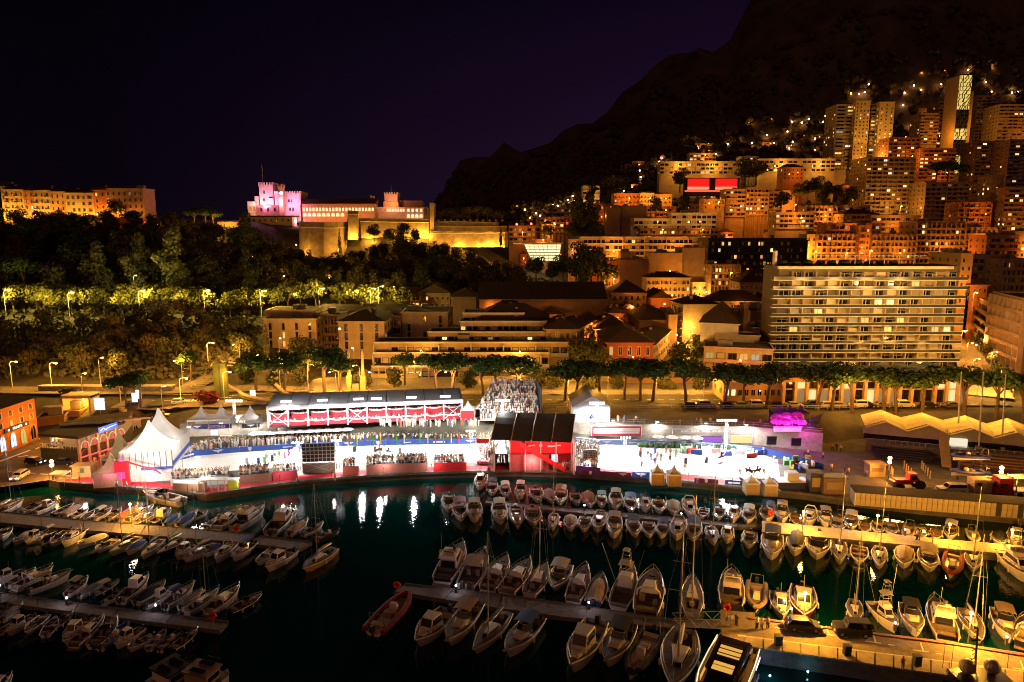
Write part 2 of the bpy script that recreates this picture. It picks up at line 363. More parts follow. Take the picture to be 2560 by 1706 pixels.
# its raised walkway
def flat(name,pts,z,mat_,parent,th=.12):
    P=[G(a,b,z) for a,b in pts]; m=MB(); m.prism([(p.x,p.y) for p in P],z-th,z); return m.obj(name,mat_,parent)
for (a,b) in ((0,1),):
    k=10; T0=[(1862,1592),(2560,1680)]; B0=[(1862,1614),(2560,1716)]
    for i in range(18):
        t0=i/18*1.2+.003; t1=(i+1)/18*1.2-.003
        f=lambda s,t:(s[0][0]+(s[1][0]-s[0][0])*t,s[0][1]+(s[1][1]-s[0][1])*t)
        flat('walkway_slab',[f(T0,t0),f(T0,t1),f(B0,t1),f(B0,t0)],2.06,QC,jq,.2)
flat('kerb',[(1845,1587),(2700,1695),(2700,1698),(1845,1590)],2.0,M('kerb_stone',(.5,.47,.4),.8),jq,.15)
flat('quay_border',[(1872,1542),(2169,1580),(2395,1608),(2700,1656),(2700,1662),(2395,1613),(2169,1584),(1872,1546)],2.06,M('red_brick_border',(.3,.10,.05),.85,var=.4,scale=6),jq,.16)
# parking lines
for (x,y) in ((1955,1561),(2064,1575),(2181,1595),(2300,1617),(2425,1640),(2550,1662)):
    flat('bay_line',[(x,y-10),(x+3,y-10),(x+11,y+12),(x+7,y+12)],1.925,WP,jq,.02)
    flat('bay_line',[(x-18,y+7),(x+22,y+13),(x+22,y+15),(x-18,y+9)],1.93,WP,jq,.02)
    flat('bay_line',[(x+40,y+16),(x+56,y+18),(x+56,y+20),(x+40,y+18)],1.93,WP,jq,.02)
# ---------- buildings ----------
def wm(n,c,var=.22,scale=.35,**k): return M(n,c,.85,var=var,scale=scale,**k)
CREAM=wm('cream_render',(.50,.38,.22)); OCHRE=wm('ochre_render',(.46,.30,.15)); TERRA=wm('terracotta_render',(.42,.17,.08))
BRICK=wm('red_brick_render',(.30,.07,.045)); GREYW=wm('grey_concrete_wall',(.24,.21,.18)); WHITEW=wm('white_render',(.62,.57,.48))
BROWNW=wm('brown_wall',(.26,.16,.10)); DARKW=wm('dark_glass_wall',(.03,.03,.035)); PINKW=wm('pink_render',(.55,.32,.28)); YELW=wm('yellow_render',(.55,.42,.2))
ROOFT=M('roof_tiles',(.05,.027,.018),.9,var=.5,scale=1.4,bump=.6,stretch=(1,3,1)); ROOFF=M('flat_roof_gravel',(.045,.038,.032),.95,var=.5,scale=.5)
RFM=M('roof_metal',(.10,.09,.085),.6,var=.3,scale=.6)
GLASS=M('dark_window_glass',(.012,.012,.016),.08,var=0,spec=.8); FRAME=M('window_frame_paint',(.4,.34,.26),.7,var=0)
FRD=M('dark_window_frame',(.06,.04,.03),.7,var=0)
LITW=EM('lit_room_warm',(1,.50,.12),1.4); LITY=EM('lit_room_yellow',(1,.72,.22),1.8); LITC=EM('lit_room_cool',(1,.85,.6),1.0); LITO=EM('lit_room_orange',(1,.40,.10),1.3); LITP=EM('lit_gallery_pink',(1,.42,.22),2.3)
LITB=EM('lit_blue',(.25,.45,1.0),2.2)
BLIND=M('roller_blind',(.50,.43,.32),.8,var=.15,scale=1,stretch=(1,1,8)); SHUT=M('shutter_green',(.06,.09,.06),.7,var=0)
METAL=M('painted_metal',(.45,.43,.40),.5,var=.1); DMET=M('dark_metal',(.05,.05,.055),.5,var=.1)
def win_mesh(name,glass,frame,shut=None,mull=1,arch=False,t=.09):
    m=MB()
    if arch:
        n=9; out=[(-.5,-.5),(.5,-.5)]+[(.5*math.cos(a),.1+.4*math.sin(a)) for a in [math.pi*i/(n-1) for i in range(n)]]
        k=1-2*t; inn=[(p[0]*k,p[1]*k+.0) for p in out]
    else:
        out=[(-.5,-.5),(.5,-.5),(.5,.5),(-.5,.5)]; inn=[(p[0]*(1-2*t),p[1]*(1-1.6*t)) for p in out]
    N=len(out)
    a=[(x,0,z) for x,z in out]; b=[(x,-.10,z) for x,z in out]; c=[(x,-.10,z) for x,z in inn]; d=[(x,-.02,z) for x,z in inn]
    m.add(a+b+c+d,[((i+1)%N,i,N+i,N+(i+1)%N) for i in range(N)]+[((i+1)%N+N,i+N,2*N+i,2*N+(i+1)%N) for i in range(N)]+[((i+1)%N+2*N,i+2*N,3*N+i,3*N+(i+1)%N) for i in range(N)],0)
    m.add(d,[tuple(range(N))],1)
    if mull: m.bx(-.03,.03,-.07,-.02,-.42,.42,0)
    if shut: 
        m.bx(-.78,-.51,-.07,0,-.5,.5,2); m.bx(.51,.78,-.07,0,-.5,.5,2)
    return m.mesh(name,[frame,glass]+([shut] if shut else []))
WD=win_mesh('window_dark',GLASS,FRAME); WDS=win_mesh('window_shutters',GLASS,FRAME,SHUT); WDD=win_mesh('window_darkframe',GLASS,FRD)
WL_={k:win_mesh('window_lit',v,FRAME) for k,v in dict(w=LITW,y=LITY,c=LITC,o=LITO).items()}
WB=win_mesh('window_blind',BLIND,FRD,mull=0)
WARCH=win_mesh('arch_dark',GLASS,FRAME,mull=1,arch=True)
def pickwin(lit,base,r=R):
    u=r.random()
    if u<lit: return WL_[r.choice('wwwyyoc')]
    return base
BN={}
def bld(label,px0,px1,ptop,Y0,Y1=None,depth=14,cols=6,fh=3.1,style='punch',wall=CREAM,roof='flat',lit=.08,vis=None,lamp=0,lcol=ORANGE,name='apartment_building',cat='building',side=True,rh=3,wsz=(.42,.55),base=WD,group=None,zb=None,lampz=7,balc=None,lampd=9,roofm=None,clut=2,top_gap=.8):
    Y1=Y0 if Y1 is None else Y1
    p0=A(px0,ptop,Y0); p1=A(px1,ptop,Y1); zt=p0.z; lit*=1.0; lamp*=(1.0 if Y0>400 else 1.1)
    q0=Vector((p0.x,p0.y,0)); q1=Vector((p1.x,p1.y,0)); W=(q1-q0).length; rz=math.atan2(q1.y-q0.y,q1.x-q0.x)
    if zb is None: zb=min(hgt(p0.x,p0.y),hgt(p1.x,p1.y))-1.2
    H=zt-zb; t=thing(name,label,cat,(p0.x,p0.y,zb),rz,group); D=depth
    wallmb=MB(); wallmb.bx(0,W,0,D,0,H); wallmb.obj('wall',wall,t)
    nf=max(1,int((H-top_gap)/fh)); cw=W/cols
    zvis=-99
    if vis: zvis=A((px0+px1)/2,vis,Y0).z-zb
    cream=balc or wall
    sx_=W if (px0+px1)/2<1280 else 0; srz=math.pi/2 if sx_>0 else -math.pi/2; nsd=max(1,int(D/4.2))
    bme=None; rail=None
    if style in('band','grid'):
        b=MB(); b.bx(-.1,W+.1,-1.35,.02,-.14,.12,0); b.bx(-.1,W+.1,-1.38,-1.28,.12,.95,0); bme=b.mesh('balcony_slab',[cream])
    if style=='punchbalc':
        b=MB(); b.bx(-cw*.42,cw*.42,-.95,.02,-.1,.08,0); b.bx(-cw*.42,cw*.42,-.97,-.91,.08,.9,1); bme=b.mesh('balcony_small',[cream,DMET])
    if style=='grid':
        b=MB(); b.bx(-.16,.16,-1.45,.02,0,nf*fh+.5); cme=b.mesh('pilaster',[cream])
        for i in range(0,cols+1,max(1,cols//6)): OB('pilaster',cme,t,(i*cw,0,H-top_gap-nf*fh))
    for f in range(nf):
        zc=H-top_gap-fh*(f+.5)
        if zc<zvis-fh*.3: break
        if style in('band','grid'): OB('balcony',bme,t,(0,0,zc-fh*.5))
        if style=='strip':
            b=MB(); b.bx(.2,W-.2,-.35,.01,-.55,.55); 
            if 'st'+str(round(W,2)) not in BN: BN['st'+str(round(W,2))]=b.mesh('band_panel',[cream])
            OB('facade_band',BN['st'+str(round(W,2))],t,(0,0,zc-fh*.5+.3))
        for c in range(cols):
            if style=='blank': break
            if R.random()<.07: continue
            x=(c+.5)*cw; big=style in('band','grid','strip')
            ww=cw*(.80 if big else wsz[0]); hh=fh*(.62 if big else wsz[1])
            me=pickwin(lit,base if not big else (WB if R.random()<.35 else WDD))
            OB('window',me,t,(x,0,zc+(fh*.02 if big else 0)),0,(ww,1.0,hh))
            if style=='punchbalc' and (c%2==0): OB('balcony',bme,t,(x,0,zc-hh*.55))
        if side and style!='blank':
            for c in range(nsd):
                y=(c+.5)*D/nsd
                OB('window',pickwin(lit*.7,base),t,(sx_,y,zc),srz,(min(1.5,D/nsd*.45),1.0,fh*.5))
    if roof=='flat':
        b=MB(); b.bx(-.25,W+.25,-.25,.05,H-.05,H+.45,0); b.bx(-.25,W+.25,D-.05,D+.25,H-.05,H+.45,0); b.bx(-.25,.05,.05,D-.05,H-.05,H+.45,0); b.bx(W-.05,W+.25,.05,D-.05,H-.05,H+.45,0)
        b.obj('parapet',cream,t); MB().bx(.05,W-.05,.05,D-.05,H-.1,H+.06).obj('roof',roofm or ROOFF,t)
        for i in range(clut):
            MB().box((0,0,.9),(R.uniform(1.5,4),R.uniform(1.5,3),R.uniform(1.4,2.4))).obj('rooftop_unit',GREYW,t,(R.uniform(.15,.85)*W,R.uniform(.35,.8)*D,H+.1))
    elif roof=='hip' or roof=='gable':
        o_=.7; b=MB(); e=[(-o_,-o_,H),(W+o_,-o_,H),(W+o_,D+o_,H),(-o_,D+o_,H)]
        if W>=D:
            ins=D/2 if roof=='hip' else 0; r0=(-o_+ins,D/2,H+rh); r1=(W+o_-ins,D/2,H+rh); fs=[(0,1,5,4),(1,2,5),(2,3,4,5),(3,0,4)]
        else:
            ins=W/2 if roof=='hip' else 0; r0=(W/2,-o_+ins,H+rh); r1=(W/2,D+o_-ins,H+rh); fs=[(0,1,4),(1,2,5,4),(2,3,5),(3,0,4,5)]
        b.add(e+[r0,r1],fs+[(3,2,1,0)],0); b.obj('roof',roofm or ROOFT,t)
        MB().bx(-o_*.9,W+o_*.9,-o_*.9,-.02,H-.38,H-.02).obj('eaves',cream,t)
        for i in range(clut): 
            MB().bx(-.5,.5,-.4,.4,0,1.6).obj('chimney',wall,t,(R.uniform(.2,.8)*W,R.uniform(.3,.7)*D,H+rh*.45))
    if lamp:
        n=max(1,round(W/30))
        for i in range(n):
            xx=(i+.5)*W/n; v=Matrix.Rotation(rz,3,'Z')@Vector((xx,-lampd,0)); gx,gy=p0.x+v.x,p0.y+v.y
            LAMPQ.append((gx,gy,max(hgt(gx,gy),zvis+zb-2 if vis else -9),lampz,lamp,lcol,label))
    return t
LAMPQ=[]
# street lamp model
def lamp_kit(h,arm,headmat,r=.09):
    k=Kit(); b=MB(); b.tube((0,0,0),(0,0,h*.75),r*1.3,r*.8); b.path([(0,0,h*.75),(0,0,h*.93),(arm*.3,0,h),(arm,0,h+.08)],r*.7); k.add('pole',b,METAL)
    h_=MB(); h_.box((arm+.3,0,h+.05),(.95,.36,.16)); k.add('lamp_head',h_,DMET)
    g=MB(); g.ball((arm+.3,0,h-.12),.26,8,4,sz=.55); k.add('lamp_glass',g,headmat); return k
SOD=EM('sodium_lamp_glow',(1,.50,.10),60); HAL=EM('white_lamp_glow',(1,.92,.85),80); SODY=EM('amber_lamp_glow',(1,.62,.18),50)
LK=lamp_kit(7,1.4,SOD)
def far_lamps():
    seen={}
    for (x,y,z,h,p,c,lab) in LAMPQ:
        W_=lab.replace(',','').split()[:11]
        while W_[-1] in 'the of with and to in a at on its by from than before beside behind under over between right left east west above'.split(): W_.pop()
        q=' '.join(W_); n=seen.get(q,0); seen[q]=n+1; pre=['','second ','third ','fourth ','fifth ','sixth '][min(n,5)]
        t=LK.put('street_lamp',pre+'street lamp before the '+q,'street lamp',(x,y,z),R.choice((1.57,-1.57)),h/7,'street lamps in the town')
        lamp_light(t,(1.2,-.3,7.0),p,c,.3)
B=bld
# far hillside towers
B('tall cream twin tower, dark glazed narrow wing on its west side',2092,2141,262,640,depth=22,cols=2,style='band',wall=CREAM,lit=.18,vis=425,lamp=0,balc=GREYW)
B('tall cream twin tower, bright lit central shaft with stair windows',2141,2177,253,634,depth=26,cols=4,style='punch',wall=YELW,lit=.3,vis=430,lamp=40000,lcol=AMBER,lampd=25,wsz=(.4,.5))
B('tall cream twin tower, dark balconied bay between its two shafts',2178,2200,262,640,depth=22,cols=1,style='band',wall=DARKW,lit=.35,vis=400,balc=GREYW)
B('tall cream twin tower, slim east shaft with one column of lit stair windows',2200,2238,256,634,depth=24,cols=3,style='punch',wall=YELW,lit=.6,vis=370,lamp=26000,lcol=AMBER,lampd=25,wsz=(.3,.5))
B('small banded tower standing alone above the twin tower east side',2303,2348,284,680,depth=18,cols=4,style='band',wall=OCHRE,lit=.1,vis=360,lamp=12000,lampd=20)
B('broad dim tower just west of the patterned light tower',2349,2396,254,690,depth=20,cols=4,style='band',wall=BROWNW,lit=.06,vis=420,lamp=9000,lampd=20)
B('stepped brown terrace tower top east of the patterned light tower',2444,2500,240,690,depth=22,cols=5,style='grid',wall=BROWNW,lit=.05,vis=360,lamp=9000,lampd=22)
B('wide banded brown slab at the far east edge with long balconies',2500,2600,262,660,depth=22,cols=8,style='band',wall=OCHRE,lit=.08,vis=360,lamp=12000,lampd=22)
B('dark banded block under the patterned tower with three lit rooms',2443,2524,354,600,depth=20,cols=6,style='band',wall=BROWNW,lit=.12,vis=480)
B('dim block at the far east edge under the wide banded slab',2526,2610,350,580,depth=20,cols=6,style='band',wall=BROWNW,lit=.05,vis=520)
B('squat terraced block with red glow between twin tower and pattern tower',2222,2300,345,600,depth=16,cols=7,style='grid',wall=TERRA,lit=.16,vis=410,lamp=8000,lampd=16)
B('low stepped apartment block right below the small banded tower',2302,2392,372,590,depth=16,cols=8,style='band',wall=TERRA,lit=.2,vis=450,lamp=8000,lampd=16)
B('big cream tower with two pale shafts standing before the twin tower',2168,2288,394,520,depth=24,cols=9,style='grid',wall=CREAM,lit=.17,vis=535,lamp=15000,lcol=AMBER,lampd=18,balc=OCHRE)
B('mid height tower with two window shafts and curved top under pine roof garden',2314,2422,456,500,depth=20,cols=8,style='grid',wall=OCHRE,lit=.07,vis=540,lamp=14000,lampd=16)
B('small ochre block east of the curved top tower',2395,2478,507,470,depth=14,cols=6,style='grid',wall=TERRA,lit=.08,vis=555,lamp=9000,lampd=14)
B('dark narrow block in the east with one lit shaft beside a street lamp',2480,2512,440,480,depth=14,cols=3,style='punch',wall=BROWNW,lit=.1,vis=550)
B('dim long block at the east edge over the street canyon',2514,2600,470,470,depth=16,cols=7,style='band',wall=BROWNW,lit=.12,vis=580,lamp=6000,lampd=14)
B('bright orange blank tower wall at end of a brown block mid hill',1957,1990,477,520,depth=16,cols=2,style='blank',wall=OCHRE,vis=530,lamp=16000,lampd=12)
B('brown balconied block joined to the bright orange blank tower wall',1924,1957,480,522,depth=14,cols=3,style='band',wall=BROWNW,lit=.08,vis=530)
B('cream balconied block below the two red lit panels, east half',1866,1922,470,500,depth=15,cols=6,style='grid',wall=OCHRE,lit=.14,vis=535,lamp=9000,lampd=14)
B('cream balconied block below the two red lit panels, west half',1816,1864,474,500,depth=15,cols=5,style='band',wall=OCHRE,lit=.14,vis=535,lamp=9000,lampd=14)
B('orange villa with lit windows just west of the balconied hillside block',1760,1812,499,490,depth=12,cols=6,style='punch',wall=OCHRE,lit=.2,vis=525,lamp=7000,lampd=10)
B('long lit terrace building high on the hill above the red panels',1650,1900,405,620,depth=10,cols=22,style='strip',wall=CREAM,lit=.12,vis=430,lamp=14000,lcol=AMBER,lampd=10,fh=3.4)
B('long pale ribbon building on the hill left of the twin tower foot',1900,2089,398,600,depth=10,cols=16,style='strip',wall=CREAM,lit=.1,vis=428,lamp=12000,lcol=AMBER,lampd=10,fh=3.4)
B('narrow latticed block between the two long hillside ribbon buildings',1852,1898,392,608,depth=12,cols=6,style='grid',wall=GREYW,lit=.1,vis=440,lamp=6000,lcol=AMBER,lampd=12)
B('small pink villa in the trees under the ribbon building',1958,2010,418,560,depth=12,cols=5,style='punch',wall=TERRA,lit=.12,vis=450,lamp=5000,lampd=10,roof='hip')
B('low cream terrace house row crowning the west end of the lit hill',1724,1790,384,640,depth=10,cols=7,style='band',wall=CREAM,lit=.2,vis=404,lamp=8000,lampd=10)
B('little pale tower with open balconies standing alone on the dark slope',1457,1499,466,560,depth=14,cols=4,style='band',wall=WHITEW,lit=.06,vis=515,lamp=9000,lcol=AMBER,lampd=16)
B('orange town house, first of the terrace of three on the slope',1535,1599,485,500,depth=12,cols=7,style='punchbalc',wall=TERRA,lit=.1,vis=515,lamp=9000,lampd=10)
B('yellow lit middle house of the terrace of three on the slope',1600,1636,484,498,depth=12,cols=4,style='punchbalc',wall=YELW,lit=.2,vis=515,lamp=9000,lampd=10)
B('plain third house of the terrace of three on the slope',1637,1680,487,500,depth=12,cols=4,style='punchbalc',wall=OCHRE,lit=.08,vis=515,lamp=7000,lampd=10)
B('orange balconied house tucked left of the two blank brown blocks',1489,1533,511,470,depth=12,cols=4,style='punchbalc',wall=TERRA,lit=.15,vis=560,lamp=8000,lampd=10)
B('narrow blank brown block, left of a pair on the slope',1517,1552,520,455,depth=14,style='blank',wall=BROWNW,cols=2,vis=575)
B('wide blank brown block, right of a pair on the slope',1554,1617,516,458,depth=16,style='blank',wall=BROWNW,cols=2,vis=575)
B('dark red block peeping over the white striped car park building',1618,1690,518,480,depth=14,cols=7,style='grid',wall=TERRA,lit=.12,vis=545,lamp=6000,lampd=12)
B('long white striped building with four solid parapets, west wing',1585,1680,548,440,depth=12,cols=8,style='strip',wall=WHITEW,lit=.04,vis=575,lamp=5500,lcol=AMBER,lampd=16,fh=3.2)
B('long white striped building with four solid parapets, taller east wing',1680,1792,534,438,depth=12,cols=9,style='strip',wall=WHITEW,lit=.04,vis=575,lamp=5500,lcol=AMBER,lampd=16,fh=3.2)
B('dark arcaded level under the white striped building',1600,1795,572,425,depth=12,cols=20,style='grid',wall=BROWNW,lit=.2,vis=595,lamp=3000,lampd=8)
B('very long cream balcony building with white frames across the mid slope',1448,1775,594,390,depth=13,cols=30,style='grid',wall=CREAM,lit=.07,vis=650,lamp=9000,lampd=10,balc=WHITEW,fh=3.3)
B('tall narrow stair block at the west end of the long cream balcony building',1426,1448,600,388,depth=13,cols=2,style='punch',wall=OCHRE,lit=.1,vis=665,lamp=7000,lampd=8)
B('low orange building with hipped roof before the long balcony building',1447,1548,655,350,depth=12,cols=10,style='punch',wall=TERRA,lit=.06,vis=680,lamp=5000,lampd=9)
B('small blank ochre upper block under the long balcony building',1552,1590,632,365,depth=12,style='blank',wall=OCHRE,cols=1,vis=660)
B('large blank brown party wall in the town middle, west part',1548,1626,652,345,depth=16,style='blank',wall=BROWNW,cols=2,vis=700)
B('large blank ochre party wall in the town middle, centre part',1627,1706,635,340,depth=16,style='blank',wall=OCHRE,cols=2,vis=700,lamp=2500,lampd=10)
B('large blank brown party wall in the town middle, tall east part',1706,1763,622,342,depth=16,style='blank',wall=BROWNW,cols=2,vis=695)
B('old pale yellow facade behind the flat roofed corner block',1617,1726,694,318,depth=12,cols=10,style='punchbalc',wall=YELW,lit=.08,vis=760,lamp=5000,lampd=7,roof='hip',rh=2.5)
B('ochre corner block with dark hipped roof and tall windows',1530,1617,732,290,depth=18,cols=6,style='punchbalc',wall=OCHRE,lit=.05,vis=790,lamp=4500,lampd=7,roof='hip',rh=5,wsz=(.42,.62))
B('narrow cream house in trees left of the party walls',1509,1549,680,318,depth=12,cols=4,style='punchbalc',wall=CREAM,lit=.1,vis=720,lamp=5000,lampd=7)
B('bright yellow lit house closing the end of the tree lined street',1732,1780,708,338,depth=14,cols=4,style='punchbalc',wall=YELW,lit=.25,vis=752,lamp=5500,lcol=AMBER,lampd=6)
B('very large dark office block with rows of tiny dotted lights',1771,2017,598,360,depth=20,cols=30,style='grid',wall=DARKW,lit=.10,vis=690,balc=DARKW,fh=3.4)
B('brown rooftop terrace house in front of the dark dotted office block',1778,1850,664,330,depth=14,cols=8,style='grid',wall=BROWNW,lit=.2,vis=705,lamp=2500,lampd=8)
B('low dark house row with orange eaves under the dotted office block',1860,1965,690,320,depth=14,cols=10,style='punch',wall=BROWNW,lit=.2,vis=745,lamp=2000,lampd=8,roof='hip',rh=3)
B('low orange arcaded block above the dark town roofs east of the street',1778,1905,753,270,depth=12,cols=11,style='punch',wall=OCHRE,lit=.12,vis=790,lamp=2500,lampd=6,roof='hip',rh=4)
B('dark roofed house just right of the brown rooftop terrace house',1850,1934,706,300,depth=14,cols=7,style='punch',wall=BROWNW,lit=.1,vis=760,roof='hip',rh=4)
B('thin bright yellow lit wall strip left of the east terrace blocks',2018,2042,588,372,depth=10,cols=2,style='punch',wall=YELW,lit=.4,vis=652,lamp=9000,lampd=5)
B('wide terrace block with dark balconies right of the bright wall strip',2043,2153,587,370,depth=14,cols=9,style='grid',wall=OCHRE,lit=.09,vis=655,lamp=5500,lampd=9)
B('bright orange narrow shaft between two wide balcony blocks',2153,2178,565,366,depth=12,cols=2,style='punchbalc',wall=TERRA,lit=.2,vis=650,lamp=8000,lampd=6)
B('wide brown balcony block in the middle of the east terrace row',2179,2291,587,368,depth=14,cols=10,style='grid',wall=OCHRE,lit=.07,vis=655,lamp=5000,lampd=9)
B('tallest orange balcony block of the east terrace row',2291,2413,556,372,depth=16,cols=10,style='grid',wall=OCHRE,lit=.08,vis=660,lamp=8000,lampd=9)
B('orange balcony block at the east end of the terrace row',2413,2490,570,375,depth=14,cols=6,style='grid',wall=OCHRE,lit=.06,vis=640,lamp=7000,lampd=9)
B('dim brown block at the east frame edge behind the street trees',2468,2548,590,350,depth=14,cols=7,style='band',wall=TERRA,lit=.07,vis=650)
B('orange lit end house touching the east frame edge',2538,2600,580,352,depth=14,cols=4,style='punch',wall=OCHRE,lit=.15,vis=650,lamp=6000,lampd=6)
B('long low balcony row on the slope below the cream tower, west part',2015,2092,516,450,depth=12,cols=7,style='grid',wall=OCHRE,lit=.1,vis=560,lamp=8000,lampd=9)
B('long low balcony row on the slope below the cream tower, east part',2092,2176,514,452,depth=12,cols=8,style='band',wall=OCHRE,lit=.06,vis=560,lamp=6000,lampd=9)
B('dim hip roofed villa between the low balcony rows',2110,2195,535,432,depth=14,cols=8,style='band',wall=BROWNW,lit=.05,vis=570,roof='hip',rh=3)
B('curved amber balcony terrace west of the low balcony rows',1940,2036,532,440,depth=12,cols=9,style='band',wall=CREAM,lit=.1,vis=565,lamp=8000,lampd=9)
B('dark row with warm roof terrace lights behind the east terrace',2066,2200,560,400,depth=12,cols=12,style='grid',wall=TERRA,lit=.12,vis=585,lamp=4000,lampd=7)
B('brown block with lit shop band under the curved top tower',2180,2300,540,430,depth=12,cols=10,style='band',wall=OCHRE,lit=.12,vis=580,lamp=6000,lampd=8)
# mid distance left of the slope
B('dim grey apartment block with five balconies behind the cypress clump',1382,1440,519,500,depth=12,cols=6,style='band',wall=GREYW,lit=.1,vis=545)
B('brown stepped apartment row under the mountain road lights',1340,1430,544,470,depth=12,cols=9,style='grid',wall=BROWNW,lit=.12,vis=580,lamp=4000,lampd=9)
B('pale villa with bright base lights near the bastion',1355,1382,560,440,depth=10,cols=3,style='punch',wall=CREAM,lit=.2,vis=600,lamp=6000,lampd=6,roof='hip',rh=2)
B('low dark villa with red beacon lamps near the bastion end',1272,1340,566,450,depth=10,cols=6,style='band',wall=BROWNW,lit=.15,vis=600,lamp=2500,lampd=6)
B('small house with lit red door behind the modern glass hall',1338,1376,600,420,depth=10,cols=3,style='punch',wall=TERRA,lit=.15,vis=620,lamp=3500,lampd=6)
# the slanted modern striped glass hall
def glass_hall():
    t=thing('exhibition_hall','slanted modern hall glowing pale green yellow behind glass stripes','building')
    P=[A(1310,611,400),A(1403,611,400),A(1397,653,396),A(1330,653,396)]
    gl=EM('hall_glow',(1,.9,.45),1.5)
    b=MB(); b.add([P[0],P[1],P[2],P[3]]+[p+Vector((0,14,0)) for p in P],[(0,1,2,3),(7,6,5,4),(0,4,5,1),(1,5,6,2),(2,6,7,3),(3,7,4,0)]); b.obj('glass_wall',gl,t)
    for i in range(7):
        s=i/6; a=P[0].lerp(P[3],s); c=P[1].lerp(P[2],s); MB().prism([(a.x-.4,a.y-.9),(c.x+.4,c.y-.9),(c.x+.4,c.y-.05),(a.x-.4,a.y-.05)],a.z-.18,a.z+.25).obj('facade_band',WHITEW,t)
    for i in range(9):
        s=i/8; a=P[0].lerp(P[1],s); c=P[3].lerp(P[2],s); MB().tube(a+Vector((0,-.3,0)),c+Vector((0,-.3,0)),.12,n=4).obj('mullion',DMET,t)
    MB().bx(P[0].x-6,P[1].x+1,399,416,P[0].z,P[0].z+.8).obj('roof',WHITEW,t)
glass_hall()
# patterned light tower
def pattern_tower():
    p0=A(2400,188,660); p1=A(2432,188,660); zb=hgt(p0.x,660)-2; t=thing('patterned_tower','tallest tower on the hill with glowing white branching lattice facade','tower',(p0.x,660,zb))
    W=p1.x-p0.x; H=p0.z-zb; MB().bx(0,W,0,20,0,H).obj('wall',YELW,t)
    MB().bx(W+.02,W+4,2,20,0,H-14).obj('side_wing',OCHRE,t); lamp_light(t,(W+4,-16,H-50),16000,AMBER,1)
    lit=[(0,.06+.18),(.30,.37),(.52,.60),(.66,.79)]; 
    r=random.Random(3); 
    gl=EM('lattice_glow',(1,.70,.16),.85); nb=12; hb=3.4; z=H
    k=0
    while z>H-86:
        z-=hb; f=(H-z)/86.0
        on=(f<.36) or (.58<f<.68) or f>.86
        a=MB(); a.bx(.15,W-.15,-.06,.02,z+.15,z+hb-.15); a.obj('glass_panel',gl if on and r.random()<.9 else GLASS,t)
        b=MB()
        for i in range(5):
            x=W*(i+r.uniform(.1,.9))/5; x2=min(W-.1,max(.1,x+r.uniform(.8,2.6)*r.choice((1,1,-.4)))); b.tube((x,-.3,z),(x2,-.3,z+hb),.42,n=4)
        b.bx(0,W,-.42,-.1,z-.12,z+.12); b.obj('lattice_branch',DMET,t)
    MB().bx(0,W,0,20,H,H+1).obj('roof',ROOFF,t)
pattern_tower()
# twin red lit panels (a building front)
def red_panels():
    t=thing('red_lit_building','low hillside building showing two big glowing red panels','building',(0,0,0))
    rd=EM('red_panel_glow',(1,.012,.01),1.1); rl=EM('red_strip_glow',(1,.10,.04),1.6)
    for (x0,x1) in ((1722,1774),(1792,1844)):
        a=A(x0,447,560); b=A(x1,447,560); c=A(x0,467,560); MB().bx(a.x,b.x,560,563,c.z,a.z).obj('red_panel',rd,t)
        d=A(x0,474,560); MB().bx(a.x,b.x,559.6,563,d.z,c.z-.1).obj('lit_plinth',EM('plinth_glow',(1,.35,.18),1.0),t)
    a=A(1712,476,558); b=A(1826,480,558); MB().bx(a.x,b.x,557,558,b.z,a.z).obj('red_base_strip',rl,t)
    a=A(1718,445,563.2); b=A(1848,480,563.2); MB().bx(a.x,b.x,563.1,575,b.z-3,a.z).obj('wall',DARKW,t)
    t.location=(0,0,0)
red_panels()
# ---------- front town row ----------
B('sand stone hotel wing with dark windows, west tower of three',658,790,800,232,depth=20,cols=4,style='punch',wall=CREAM,lit=.12,vis=900,lamp=900,lampd=12,wsz=(.20,.82),base=WDD,roof='flat',fh=3.0,name='hotel_building')
B('set back top floors of the west sandstone hotel wing',664,782,778,240,depth=12,cols=5,style='blank',wall=OCHRE,vis=805,roof='flat',name='hotel_building')
B('brown glazed hotel link with close rows of balconies',787,845,790,240,depth=14,cols=7,style='grid',wall=BROWNW,lit=.06,vis=890,balc=BROWNW,fh=3.0,name='hotel_building')
B('sandstone hotel tower with pointed roof, the middle one of three',845,960,803,228,depth=20,cols=3,style='punch',wall=CREAM,lit=.14,vis=905,lamp=900,lampd=12,wsz=(.20,.85),base=WDD,roof='hip',rh=3.5,fh=3.0,name='hotel_building')
B('sandstone hotel tower behind the terraced offices, east one of three',1002,1120,783,246,depth=20,cols=3,style='punch',wall=CREAM,lit=.04,vis=855,wsz=(.18,.85),base=WDD,fh=3.0,name='hotel_building')
B('long low brown hotel range roofed in dark tiles behind the sandstone towers',780,1040,776,258,depth=9,cols=18,style='punch',wall=BROWNW,lit=.05,vis=800,roof='hip',rh=2,name='hotel_building')
B('dark balconied hotel link between the middle and east sandstone towers',960,1002,792,244,depth=14,cols=5,style='grid',wall=BROWNW,lit=.04,vis=870,balc=BROWNW,fh=3.0,name='hotel_building')
B('lit yellow dining pavilion with low gabled roof on the garden slope',935,1048,750,300,Y1=300,depth=16,cols=11,style='grid',wall=CREAM,lit=.75,vis=765,roof='gable',rh=5,lamp=2500,lcol=AMBER,lampd=5,name='pavilion')
B('plain stone hall with two lit windows beside the yellow pavilion',1048,1125,733,296,depth=22,cols=6,style='punch',wall=BROWNW,lit=.15,vis=765,roof='gable',rh=4,name='pavilion')
B('small dark walled house right of the stone hall',1127,1190,742,290,depth=16,cols=4,style='blank',wall=BROWNW,vis=770,roof='hip',rh=3)
